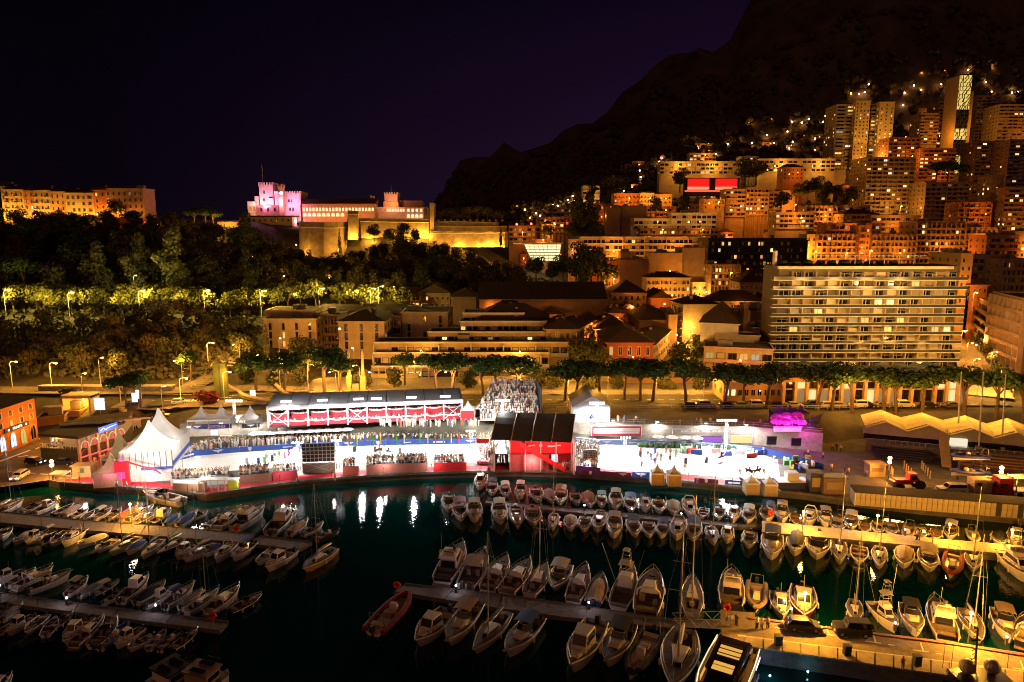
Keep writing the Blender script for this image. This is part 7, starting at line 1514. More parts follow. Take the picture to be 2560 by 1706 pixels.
def hull_parts(k,L,B,fb,sheer=.35,cock=(.02,.45),mat=GEL,deck=DECK,sw=.82,full=2.4,floor=.35,cin=.80):
    o=outline(L,B,sw=sw,full=full); m=MB(); rs=[]
    for x,w,t in o:
        z=fb*(1+sheer*t*t); rk=1-.10*t**4; xb=-L/2+(x+L/2)*rk
        rs.append([(x,-w,z),(x*.5+xb*.5,-w*.93,z*.5),(xb,-w*.74,.05),(xb-.02,0,-.35*(1-t**6)),(xb,w*.74,.05),(x*.5+xb*.5,w*.93,z*.5),(x,w,z)])
    n=len(rs); vs=[p for r in rs for p in r]; fs=[(a*7+i+7,a*7+i+8,a*7+i+1,a*7+i) for a in range(n-1) for i in range(6)]+[tuple(range(7))]
    m.add(vs,fs); k.add('hull',m,mat)
    g=MB(); pts=[(x,-w-.02,fb*(1+sheer*t*t)-.04) for x,w,t in o]+[(x,w+.02,fb*(1+sheer*t*t)-.04) for x,w,t in reversed(o)]; g.path(pts,.075,4); k.add('rub_rail',g,RUBW)
    for (t_,s_) in ((.25,-1),(.5,1),(.6,-1)):
        q=o[int(t_*(len(o)-1))]; f_=MB(); y_=s_*(q[1]+.14); f_.ring([[(q[0]+r_*math.cos(u),y_+r_*math.sin(u),z_) for u in (0,1.26,2.51,3.77,5.03)] for r_,z_ in ((.04,fb*.25),(.13,fb*.35),(.13,fb*.8),(.03,fb*1.02))]); k.add('fender',f_,RUBW)
    d=MB(); i0=min(range(n),key=lambda i:abs(o[i][2]-cock[0])); i1=min(range(n),key=lambda i:abs(o[i][2]-cock[1]))
    def zs(i): return fb*(1+sheer*o[i][2]**2)-.02
    for i in range(n-1):
        a,b=o[i],o[i+1]; za,zb_=zs(i),zs(i+1)
        if i0<=i<i1:
            ia,ib=a[1]*cin,b[1]*cin
            for s in(-1,1):
                q=[(a[0],s*a[1],za),(b[0],s*b[1],zb_),(b[0],s*ib,zb_),(a[0],s*ia,za)]; d.add(q,[(0,1,2,3) if s<0 else (3,2,1,0)])
                q=[(a[0],s*ia,za),(b[0],s*ib,zb_),(b[0],s*ib,floor),(a[0],s*ia,floor)]; d.add(q,[(0,1,2,3) if s<0 else (3,2,1,0)])
            d.add([(a[0],-ia,floor),(b[0],-ib,floor),(b[0],ib,floor),(a[0],ia,floor)],[(0,1,2,3)])
        else:
            d.add([(a[0],-a[1],za),(b[0],-b[1],zb_),(b[0],0,zb_+.08),(a[0],0,za+.08),(b[0],b[1],zb_),(a[0],a[1],za)],[(0,1,2,3),(3,2,4,5)])
    for i,s in((i0,1),(i1,-1)):
        if 0<=i<n: a=o[i]; z=zs(i); d.add([(a[0],-a[1]*cin,floor),(a[0],a[1]*cin,floor),(a[0],a[1]*cin,z+.04),(a[0],-a[1]*cin,z+.04)],[(0,1,2,3) if s>0 else (3,2,1,0)])
    k.add('deck',d,deck)
    return o,fb,sheer
def rail(k,o,fb,sheer,t0=.5,h=.5,r=.042,name='bow_rail'):
    m=MB(); q=[p for p in o if p[2]>=t0]; z=lambda t:fb*(1+sheer*t*t)+h*min(1,(t-t0)/.12+.2)
    pts=[(x,-w*.93,z(t)) for x,w,t in q]+[(x,w*.93,z(t)) for x,w,t in reversed(q)]; m.path(pts,r,4)
    for x,w,t in q[1:]:
        for s in(-1,1): m.tube((x,s*w*.93,fb*(1+sheer*t*t)),(x,s*w*.93,z(t)),r*.8,n=3)
    k.add(name,m,CHR)
def house(k,x0,x1,w0,w1,z0,z1,rf=.8,rb=.2,tp=.82,mat=GEL,win=True,nm='cabin',wm_=TINT,band=(.35,.85),front=True):
    m=MB(); lo=[(x0,-w0,z0),(x1,-w1,z0),(x1,w1,z0),(x0,w0,z0)]; hi=[(x0+rb,-w0*tp,z1),(x1-rf,-w1*tp,z1),(x1-rf,w1*tp,z1),(x0+rb,w0*tp,z1)]
    mid=[tuple(a*(.12)+b*.88 for a,b in zip(p,q)) for p,q in zip(lo,hi)]; hi2=[(p[0]*.96+(x0+x1)/2*.04,p[1]*.92,p[2]) for p in hi]; mid=[tuple(a*.1+b*.9 for a,b in zip(p,q)) for p,q in zip(lo,hi)]
    m.ring([lo,mid,hi2]); i=k.add(nm,m,mat)
    if win:
        def L_(p,q,t,off): return tuple(a*(1-t)+b*t+c for a,b,c in zip(p,q,off))
        for s,(a,b) in((-1,(0,1)),(1,(3,2))):
            off=(0,s*.015,0); g=MB(); A0,B0=lo[a],lo[b]; A1,B1=hi[a],hi[b]
            p=[L_(A0,A1,band[0],off),L_(B0,B1,band[0],off),L_(B0,B1,band[1],off),L_(A0,A1,band[1],off)]; c=[p[0][j]*.92+p[1][j]*.08 for j in range(3)]; d=[p[0][j]*.08+p[1][j]*.92 for j in range(3)]; e=[p[3][j]*.08+p[2][j]*.92 for j in range(3)]; f=[p[3][j]*.92+p[2][j]*.08 for j in range(3)]
            g.add([c,d,e,f],[(0,1,2,3) if s<0 else (3,2,1,0)]); k.add('side_window',g,wm_,i)
        if front:
            off=(.02,0,.01); g=MB(); p=[L_(lo[1],hi[1],band[0],off),L_(lo[2],hi[2],band[0],off),L_(lo[2],hi[2],band[1]+.05,off),L_(lo[1],hi[1],band[1]+.05,off)]; p=[(q[0],q[1]*.9,q[2]) for q in p]; g.add(p,[(0,1,2,3)]); k.add('windshield',g,wm_,i)
    return i
def seats(k,lst,mat=UPH):
    for (x,y,z,a,b,c) in lst: k.add('seat',MB().box((x,y,z+c/2),(a,b,c)),mat)
def screen_(k,x,w,z,h=.55,rake=.35,ret=.8):
    m=MB(); pts=[(x-ret,-w),(x,-w*.7),(x+.12,0),(x,w*.7),(x-ret,w)]; lo=[(a,b,z) for a,b in pts]; hi=[(a-rake,b*.9,z+h) for a,b in pts]; m.add(lo+hi,[(i,i+1,5+i+1,5+i) for i in range(4)]); m.add([(p[0],p[1],p[2]) for p in lo+hi],[(5+i,5+i+1,i+1,i) for i in range(4)]); k.add('windshield',m,TINT)
    m=MB(); m.path(hi,.03,4); k.add('windshield_frame',m,CHR)
def outboard(k,x,ys=(0,),s=1):
    for y in ys: m=MB(); m.ring([[(x-.42*s,y-.16*s,.55),(x-.02,y-.16*s,.55),(x-.02,y+.16*s,.55),(x-.42*s,y+.16*s,.55)],[(x-.5*s,y-.2*s,.75),(x+.0,y-.2*s,.75),(x+.0,y+.2*s,.75),(x-.5*s,y+.2*s,.75)],[(x-.4*s,y-.15*s,1.12*s),(x-.05,y-.15*s,1.12*s),(x-.05,y+.15*s,1.12*s),(x-.4*s,y+.15*s,1.12*s)]]); m.bx(x-.28*s,x-.14*s,y-.06,y+.06,-.3,.55); k.add('outboard_engine',m,ENG)
def canopy(k,x0,x1,w,z,mt,posts=True,arch=.18,nm='canopy',base=.7):
    m=MB(); rs=[]
    for i in range(5): y=-w+2*w*i/4; zz=z+arch*(1-(y/w)**2); rs.append([(x0,y,zz),(x1,y,zz),(x1,y,zz+.05),(x0,y,zz+.05)])
    m.ring(rs); k.add(nm,m,mt)
    if posts:
        m=MB()
        for x in(x0+.1,x1-.1):
            for s in(-1,1): m.tube((x*.9+(x0+x1)*.05,s*w*.98,base),(x,s*w*.96,z),.025,n=4)
        k.add('canopy_frame',m,CHR)
KITS={}
def mk():
    k=Kit(); o=hull_parts(k,6.2,2.3,.75,cock=(.05,.58)); screen_(k,.9,.9,.85); seats(k,[(-.1,-.45,.35,.5,.45,.55),(-.1,.45,.35,.5,.45,.55),(-2.2,0,.35,.6,1.5,.45),(1.9,0,.85,1.2,.7,.12)]); rail(k,*o,t0=.6,h=.35); outboard(k,-3.05); KITS['open']=(k,6.2)
    k=Kit(); o=hull_parts(k,6.2,2.3,.75,cock=(.05,.58)); screen_(k,.9,.9,.85); seats(k,[(-.1,0,.35,.6,1.2,.5),(-2.0,0,.35,.9,1.5,.45)]); canopy(k,-1.7,.7,.95,2.15,CANV['navy']); rail(k,*o,t0=.6,h=.35); outboard(k,-3.05); KITS['bimini']=(k,6.2)
    k=Kit(); o=hull_parts(k,6.2,2.35,.8,cock=(.05,.45)); rail(k,*o,t0=.55,h=.3); m=MB(); rs=[]
    for i in range(7): x=-2.9+i*.75; w=1.05-.02*i*i*.6; h=.25+.55*math.sin(math.pi*(i+.6)/7.6); rs.append([(x,-w,.78+.03*i),(x,-w*.6,.8+h*.7),(x,0,.82+h),(x,w*.6,.8+h*.7),(x,w,.78+.03*i)])
    m.ring(rs); k.add('cover',m,CANV['tan']); outboard(k,-3.05); KITS['covered']=(k,6.2)
    k=Kit(); o=hull_parts(k,7.5,2.7,1.0,cock=(.03,.42),cin=.84); house(k,-.5,2.0,.95,.72,1.0,2.5,rf=.7,rb=.1,tp=.88,band=(.45,.9)); seats(k,[(-2.9,0,.35,.6,1.8,.45),(-1.2,-.6,.35,.5,.5,.8)]); house(k,2.0,3.0,.6,.35,1.15,1.5,rf=.3,rb=0,win=False,nm='cuddy'); rail(k,*o,t0=.5,h=.55); outboard(k,-3.7,(0,),1.2); m=MB(); m.tube((-.2,0,2.5),(-.3,0,4.0),.025,n=4); k.add('antenna',m,CHR); KITS['pilot']=(k,7.5)
    k=Kit(); o=hull_parts(k,10.5,3.5,1.25,cock=(.03,.38),cin=.86,floor=.6,full=2.7); house(k,-1.2,2.6,1.15,.75,1.35,2.1,rf=1.6,rb=.1,tp=.8,band=(.3,.8)); seats(k,[(-4.4,0,.6,.8,2.4,.5),(-2.6,-.9,.6,1.4,.6,.5),(-1.7,.8,.6,.7,.7,.9)]); m=MB(); m.path([(-1.9,-1.45,1.3),(-2.2,-1.3,2.3),(-2.5,-.8,2.85),(-2.5,.8,2.85),(-2.2,1.3,2.3),(-1.9,1.45,1.3)],.13,5); k.add('radar_arch',m,GEL); rail(k,*o,t0=.42,h=.6); m=MB(); m.bx(-5.85,-5.1,-1.3,1.3,.25,.38); k.add('swim_platform',m,TEAK); m=MB(); m.bx(2.9,3.5,-.35,.35,1.52,1.58); k.add('deck_hatch',m,TINT); KITS['cruiser']=(k,10.5)
    k=Kit(); o=hull_parts(k,12.5,4.1,1.5,cock=(.03,.28),cin=.88,floor=.8,full=2.8); house(k,-2.8,3.2,1.6,1.1,1.5,3.1,rf=2.1,rb=.2,tp=.84,band=(.45,.85)); house(k,-3.4,.6,1.5,1.35,3.12,3.7,rf=.5,rb=.1,tp=.97,win=False,nm='flybridge'); seats(k,[(-1.6,0,3.7,.7,1.9,.25),(-.4,-.5,3.7,.5,.5,.6),(-4.9,0,.8,.6,2.6,.5)],M('fly_seat',(.12,.09,.07),.8)); m=MB(); m.path([(-2.9,-1.4,3.6),(-3.3,-1.2,4.6),(-3.3,1.2,4.6),(-2.9,1.4,3.6)],.1,5); k.add('radar_arch',m,GEL); m=MB(); m.ball((-3.3,0,4.85),.3,8,4,sz=.5); k.add('radar_dome',m,GEL); rail(k,*o,t0=.4,h=.7); m=MB(); m.bx(-7.1,-6.1,-1.6,1.6,.25,.4); k.add('swim_platform',m,TEAK); m=MB(); m.tube((-3.3,.9,4.6),(-3.6,.9,7.6),.03,n=4); k.add('antenna',m,CHR); m=MB(); m.add([(-3.02,-1.3,1.0),(-3.02,1.3,1.0),(-2.98,1.25,2.7),(-2.98,-1.25,2.7)],[(3,2,1,0)]); k.add('saloon_door',m,TINT); KITS['fly']=(k,12.5)
    k=Kit(); o=outline(6.5,1.7,sw=.9,full=3); m=MB(); pts=[(x,-w-.15,.55+.25*t**3) for x,w,t in o]+[(x,w+.15,.55+.25*t**3) for x,w,t in reversed(o)]; m.path(pts,.27,7); k.add('inflatable_tube',m,RUBT); m=MB(); rs=[[(x,-w,.3),(x,-w*.5,-.1),(x,0,-.25),(x,w*.5,-.1),(x,w,.3)] for x,w,t in o]; m.ring(rs,close=True); k.add('hull',m,GEL); m=MB(); m.ring([[(.2,-.4,.35),(.9,-.4,.35),(.9,.4,.35),(.2,.4,.35)],[(.3,-.3,1.25),(.7,-.3,1.25),(.7,.3,1.25),(.3,.3,1.25)]]); k.add('console',m,GEL); seats(k,[(-.5,0,.35,.6,.8,.6),(-2.3,0,.35,.6,1.3,.4),(1.9,0,.3,1.3,.8,.3)]); m=MB(); m.path([(-2.6,-.75,.6),(-2.7,-.65,1.9),(-2.7,.65,1.9),(-2.6,.75,.6)],.05,4); k.add('roll_bar',m,CHR); outboard(k,-3.2); KITS['rib']=(k,6.5)
    k=Kit(); o=hull_parts(k,11,3.4,1.1,cock=(.06,.30),cin=.6,floor=.5,full=1.9,sw=.62,sheer=.2); house(k,-1.6,2.4,.95,.45,1.1,1.6,rf=.9,rb=.2,tp=.85,band=(.3,.75)); m=MB(); m.tube((.8,0,1.2),(.8,0,15.5),.11,.06,7); k.add('mast',m,CHR); m=MB(); m.tube((.7,0,2.5),(-4.3,0,2.35),.09,.07,6); i=k.add('boom',m,CHR); m=MB(); m.path([(.5,0,2.72),(-1.5,0,2.78),(-4.1,0,2.58)],[.2,.24,.12],6); k.add('furled_sail',m,CANV['white'],i); m=MB(); m.tube((.8,-1.1,9),(.8,1.1,9),.035,n=4); k.add('spreader',m,CHR); m=MB(); m.tube((.8,-.8,12.2),(.8,.8,12.2),.03,n=4); k.add('spreader',m,CHR)
    for p,q in (((5.4,0,1.3),(.8,0,15.3)),((-5.4,0,1.2),(.8,0,15.4)),((.6,-1.6,1.1),(.8,-1.1,9)),((.6,1.6,1.1),(.8,1.1,9)),((.8,-1.1,9),(.8,0,15)),((.8,1.1,9),(.8,0,15))): m=MB(); m.tube(p,q,.018,n=3); k.add('stay',m,CHR)
    rail(k,*o,t0=.08,h=.5,r=.02,name='lifelines'); m=MB(); m.tube((-3.6,0,.5),(-3.6,0,1.25),.06); m.tube((-3.64,0,1.3),(-3.56,0,1.3),.45,n=10); k.add('steering_wheel',m,CHR); KITS['sail']=(k,11)
    k=Kit(); o=hull_parts(k,11.5,3.8,1.3,cock=(.03,.38),cin=.86,floor=.5,full=2.3,sheer=.55); house(k,-1.0,2.4,1.25,.9,1.5,2.9,rf=1.1,rb=.1,tp=.86,band=(.4,.85)); house(k,-1.1,1.0,1.2,1.1,2.92,3.4,rf=.3,rb=.1,win=False,nm='flybridge')
    m=MB()
    for x in(-.9,.7):
        for s in(-1,1): m.tube((x,s*1.05,3.3),(x*.5,s*.6,6.6),.045,n=4)
    for z,w in((4.4,.85),(5.5,.72),(6.6,.6)): m.path([(-.7,-w,z),(.6,-w,z),(.6,w,z),(-.7,w,z),(-.7,-w,z)],.04,4)
    k.add('tuna_tower',m,CHR); canopy(k,-.7,.6,.6,7.1,CANV['white'],False); canopy(k,-1.2,.9,1.15,5.0,CANV['white'],False,nm='hard_top')
    for s in(-1,1): m=MB(); m.tube((-1,s*1.5,2.2),(-3.2,s*3.4,9.0),.035,n=4); k.add('outrigger',m,CHR)
    rail(k,*o,t0=.5,h=.6); KITS['sportfish']=(k,11.5)
    k=Kit(); o=hull_parts(k,10,3.5,1.2,cock=(.03,.45),cin=.85,floor=.5,full=2.6); canopy(k,-3.2,.2,1.3,2.9,CANV['navy'],base=1.2); house(k,-.2,2.4,1.15,.75,1.25,1.75,rf=1.2,rb=.0,tp=.82,win=False); screen_(k,.4,1.2,1.5,h=.9,rake=.7,ret=1.0); rail(k,*o,t0=.5,h=.5); seats(k,[(-4.2,0,.5,.6,2.2,.5),(-1.0,-.7,.5,.6,.6,.9),(-1.0,.7,.5,.6,.6,.9)]); m=MB(); m.bx(4.6,5.6,-.25,.25,1.65,1.72); k.add('bow_pulpit',m,TEAK); outboard(k,-4.95,(-.5,.5),1.3); KITS['expr']=(k,10)
    k=Kit(); o=hull_parts(k,5.2,1.9,.6,cock=(.06,.8),cin=.86,floor=.25,full=2.1); seats(k,[(-1.6,0,.25,.35,1.5,.3),(0,0,.25,.35,1.6,.3),(1.2,0,.25,.35,1.2,.3)],TEAK); outboard(k,-2.55,(0,),.8); KITS['dinghy']=(k,5.2)
mk()
DESC={'open':'open motorboat','bimini':'motorboat under a sun canopy','covered':'motorboat under a fabric cover','pilot':'wheelhouse fishing boat','cruiser':'sports cruiser with radar arch','fly':'flybridge motor yacht','rib':'inflatable boat','sail':'sailing yacht with tall mast','sportfish':'sport fishing boat with tower','expr':'express cruiser with canopy','dinghy':'small open dinghy'}
CAT={'rib':'inflatable boat','sail':'sailboat','dinghy':'dinghy','fly':'motor yacht'}
def boat(kind,bow,stern,label,group=None,z=0,mats=None,skip=(),wid=1.0,top=.75):
    """bow, stern: photo px of the gunwale ends"""
    a=G(*bow,top+z); b=G(*stern,top+z); k,L0=KITS[kind]; L=(a-b).length; s=L/L0; c=(a+b)/2; wid*=R.uniform(.92,1.1)
    if s<.55: s=.55
    return k.put({'sail':'sailboat','rib':'inflatable_boat','dinghy':'dinghy','fly':'motor_yacht'}.get(kind,'motorboat'),label,CAT.get(kind,'boat'),(c.x,c.y,z),math.atan2(a.y-b.y,a.x-b.x),(s,s*wid,(s*.5+.5) if s<1 else s),group,mats,skip)
CN={'tan':'tan','navy':'navy','white':'white','blue':'bright blue','red':'red','black':'black','green':'green','grey':'grey','orange':'orange'}
def row(tile,lst,where,end,dx=0):
    """lst: (kind,colour,bx,by,sx,sy) in tile coordinates"""
    for i,e in enumerate(lst):
        kind,col=e[0],e[1]; b=T(tile,e[2],e[3]); s=T(tile,e[4],e[5]); ms=None; cl=''
        if kind in('bimini','covered','expr','sail','rib') and col:
            part={'bimini':'canopy','covered':'cover','expr':'canopy','sail':'furled_sail','rib':'inflatable_tube'}[kind]; ms={part:CANV[col]}; cl=CN[col]
        hull='white'
        if len(e)>6: ms=ms or {}; ms.update(e[6][1]); hull=e[6][0]
        if kind not in('rib',) and len(e)<=6 and (i*7+len(lst))%9==4: ms=ms or {}; ms['hull']=M('navy_hull',(.03,.045,.12),.3,var=.1); hull='navy'
        d=DESC[kind]
        if cl: d={'bimini':f'motorboat under {cl} canopy','covered':f'motorboat under {cl} cover','expr':f'cruiser with {cl} canopy','sail':f'sailing yacht with {cl} sail cover','rib':f'{cl} tubed inflatable boat'}[kind]
        boat(kind,b,s,f'{hull+" " if kind!="rib" else ""}{d}, {nth(dx+i)} from {end}, {where}','boats '+where,0,ms)
YH=('yellow',{'hull':M('yellow_hull',(.6,.33,.04),.4,var=.1)})
RH=('red',{'hull':M('red_hull',(.32,.02,.03),.4,var=.1)})
BH=('dark',{'hull':DHULL})
row('J',[('sail','tan',140,45,20,100),('open','',370,30,180,105),('pilot','',480,35,290,112),('dinghy','',620,40,440,125),('covered','tan',705,45,525,145),('open','',745,85,592,150),('dinghy','',795,90,692,160),('bimini','white',940,80,780,168),('open','',1020,85,905,160),('covered','orange',1195,60,990,180),('cruiser','',1270,85,1095,165),('sail','tan',1310,105,1155,203),('pilot','',1440,105,1265,212),('covered','blue',1510,130,1390,212),('covered','navy',1660,110,1500,218),('open','',1730,112,1615,155),('rib','grey',1885,140,1725,232),('cruiser','',1995,110,1815,250),('fly','',2225,90,1970,255)],'north side, long west pontoon','shore')
row('K',[('pilot','',425,340,255,510),('covered','tan',570,400,415,512),('open','',700,430,532,515),('rib','black',830,470,645,555),('pilot','',480,330,330,420)],'outer north end, long west pontoon','shore',20)
row('J',[('open','',15,335,60,240),('covered','tan',110,370,255,280),('pilot','',205,370,395,275),('bimini','white',330,320,480,250),('open','',425,390,600,255),('cruiser','',530,385,690,270),('covered','white',640,400,895,305),('open','',800,440,975,335),('dinghy','',905,405,990,340),('sail','tan',945,450,1150,340),('covered','blue',1060,455,1210,355),('sail','grey',1190,490,1360,350),('sail','green',1330,468,1545,340),('pilot','',1475,500,1640,375),('sail','white',1570,500,1780,400),('covered','navy',1715,470,1850,385),('cruiser','',1810,522,1960,385),('expr','blue',1950,512,2130,372),('open','',2160,540,2300,425)],'south side, long west pontoon','shore')
row('K',[('rib','white',140,745,290,630),('pilot','',215,820,450,660),('sail','grey',530,830,800,645,YH)],'floating end, long west pontoon','shore')
row('J',[('pilot','',-40,700,180,610),('open','',300,600,60,720),('cruiser','',420,610,150,740),('expr','tan',560,650,275,755),('bimini','tan',740,665,560,795),('covered','grey',880,695,665,805),('bimini','white',1000,695,785,800),('open','',1060,765,870,862),('pilot','',1250,665,1010,855),('covered','black',1390,705,1140,862),('pilot','',1420,790,1250,878),('expr','navy',1630,735,1385,900),('covered','grey',1700,770,1515,905),('sail','tan',1800,795,1620,920),('cruiser','',2015,760,1745,955),('open','',2200,810,1930,942)],'north side, dim lower pontoon','frame edge')
row('J',[('open','',120,855,-20,945),('covered','grey',185,890,20,1000),('dinghy','',60,1060,-20,1120),('pilot','',60,1125,280,985),('open','',210,1130,380,970),('dinghy','',470,985,380,1130),('open','',620,955,440,1075),('pilot','',530,1225,745,1010),('cruiser','',850,1035,650,1205),('open','',985,1010,780,1225),('rib','navy',1070,1045,840,1242),('pilot','',960,1240,1200,1085),('open','',1090,1250,1270,1145),('rib','grey',1380,1110,1260,1235),('rib','black',1530,1095,1340,1255),('open','',1665,1100,1445,1255)],'south side, dim lower pontoon','frame edge')
row('L',[('fly','',860,420,690,700),('expr','tan',1050,470,890,745),('cruiser','',1235,520,1070,765),('cruiser','',1425,545,1230,790),('sail','white',1570,560,1420,810),('bimini','white',1620,765,1725,560),('cruiser','',1900,600,1790,860),('covered','tan',2035,660,1960,880),('sportfish','',2290,630,2170,905)],'north side, dark middle pontoon','open tip')
row('M',[('cruiser','',785,640,720,975),('sail','tan',1110,665,1110,975)],'north side, dark middle pontoon','open tip',9)
row('L',[('rib','red',400,815,110,1115),('pilot','',470,1235,750,945),('expr','tan',735,1235,970,900),('sail','navy',950,1300,1235,970),('expr','blue',1225,1325,1490,1010)],'south side, dark middle pontoon','open tip')
row('M',[('pilot','',90,1465,310,1060),('expr','black',385,1410,565,1065),('rib','black',590,1480,790,1120)],'south side, dark middle pontoon','open tip',5)
boat('sail',(1681,1722),(1712,1572),'large white ketch rigged sailboat with two tall spars before the gangway',None,0,None,(),1.05,1.2)
row('M',[('fly','',1440,640,1440,925),('rib','tan',1650,920,1655,700),('pilot','',1875,1005,1830,790),('pilot','',2050,1020,2035,750,RH)],'moored along the near quay','gangway')
row('N',[('sail','tan',940,1040,925,860),('sportfish','',1290,1115,1080,880),('expr','black',1455,1150,1375,900),('fly','',1590,880,1710,1190),('sail','white',2000,1210,1850,935),('expr','tan',2250,1205,2150,945),('cruiser','',2420,1000,2370,1240)],'moored along the near quay','gangway',4)
# pale pontoon rows
def auto(lst,up,where,end,dx=0,lng=34,names=None):
    r=random.Random(len(lst)*7+(1 if up else 0))
    for i,(x,y,kind,col) in enumerate(lst):
        l=lng*r.uniform(.84,1.1)*(1.08 if kind in('fly','cruiser','expr') else .75 if kind=='dinghy' else .95); sk=r.uniform(-9,9); b=(x+sk,y-l/2) if up else (x+sk,y+l/2); s=(x-sk*.3,y+l/2) if up else (x-sk*.3,y-l/2)
        ms=None; cl=''
        if kind in('bimini','covered','expr','rib','sail') and col:
            part={'bimini':'canopy','covered':'cover','expr':'canopy','sail':'furled_sail','rib':'inflatable_tube'}[kind]; ms={part:CANV[col]}; cl=CN[col]
        d={'bimini':f'white motorboat under {cl} canopy','covered':f'white motorboat under {cl} cover','expr':f'white cruiser with {cl} canopy','sail':f'white sailing yacht with {cl} sail cover','rib':f'{cl} tubed inflatable boat'}.get(kind,'white '+DESC[kind]) if cl else DESC[kind]
        boat(kind,b,s,f'{d}, {nth(dx+i)} from {end}, {where}','boats '+where,0,ms)
f2=lambda L_:[(x*1.088,y*1.088,k,c) for x,y,k,c in L_]
auto(f2([(1107,1108,'pilot',''),(1131,1122,'bimini','black'),(1160,1128,'bimini','white'),(1197,1132,'expr','white'),(1232,1137,'open',''),(1262,1140,'covered','grey'),(1290,1142,'bimini','tan'),(1322,1145,'open',''),(1352,1148,'covered','tan'),(1382,1150,'bimini','green'),(1415,1152,'expr','tan'),(1448,1158,'bimini','blue'),(1480,1160,'pilot',''),(1513,1162,'open',''),(1547,1166,'covered','tan'),(1583,1168,'cruiser',''),(1618,1176,'dinghy',''),(1655,1178,'open',''),(1690,1182,'pilot',''),(1722,1184,'bimini','white')]),False,'north side, pale pontoon','open tip')
auto([(T('I',*p)[0],T('I',*p)[1],k,c) for p,k,c in (((205,1290),'bimini','navy'),((318,1300),'expr','white'),((435,1330),'dinghy',''),((560,1325),'cruiser',''),((680,1340),'expr','tan'),((795,1380),'open',''),((905,1365),'bimini','white'),((1020,1400),'dinghy',''),((1130,1405),'open',''),((1230,1415),'open',''),((1390,1435),'rib','tan'),((1485,1440),'open',''),((1615,1455),'dinghy',''),((1745,1440),'bimini','white'),((1920,1470),'rib','white'),((2150,1500),'covered','black'),((2290,1490),'pilot',''))],False,'north side, yellow orange jetty','west tip')
auto([(1122,1258,'open','')]+[(T('L',*p)[0],T('L',*p)[1],k,c) for p,k,c in (((835,110),'bimini','red'),((960,120),'expr','tan'),((1170,130),'expr','tan'),((1310,150),'rib','grey'),((1450,150),'open',''),((1630,190),'sail','tan'),((1770,205),'covered','tan'))]+[(T('M',*p)[0],T('M',*p)[1],k,c) for p,k,c in (((210,210),'open',''),((338,205),'cruiser',''),((460,245),'expr','tan'),((612,245),'bimini','black'),((745,255),'open',''),((870,262),'bimini','navy'),((1000,262),'cruiser',''),((1130,275),'bimini','navy'),((1270,310),'sail','tan'),((1410,305),'pilot',''),((1598,340),'open',''))],False,'south side, pale pontoon','open tip',0,42)
auto([(T('N',*p)[0],T('N',*p)[1],k,c) for p,k,c in (((240,400),'expr','black'),((445,385),'covered','black'),((625,405),'open',''),((800,450),'sail','tan'),((970,470),'dinghy',''),((1140,495),'sail','red'),((1350,495),'covered','tan'),((1545,520),'bimini','tan'),((1760,550),'rib','red'),((1930,525),'sail','grey'))],False,'south side, orange jetty','west tip',0,56)
boat('fly',(2590,1462),(2510,1385),'large white motor yacht by the east frame edge south of the orange jetty')
# boats with special roles
for z,lb in ((1.55,'lower'),(4.65,'upper')):
    KITS['rib'][0].put('inflatable_boat',f'blue tubed inflatable boat on the {lb} level of the steel rack','inflatable boat',Vector((G(2410,1205,2.0).x+.8,G(2410,1205,2.0).y,2.0+z)),math.pi,1.05,None,{'inflatable_tube':M('rib_blue',(.05,.07,.42),.5,var=.05)})
# speed yacht at the west corner of the quay front
boat('open',(360,1236),(455,1256),'long low white speedboat tied under the marquee quay corner',None,0,None,(),.8)
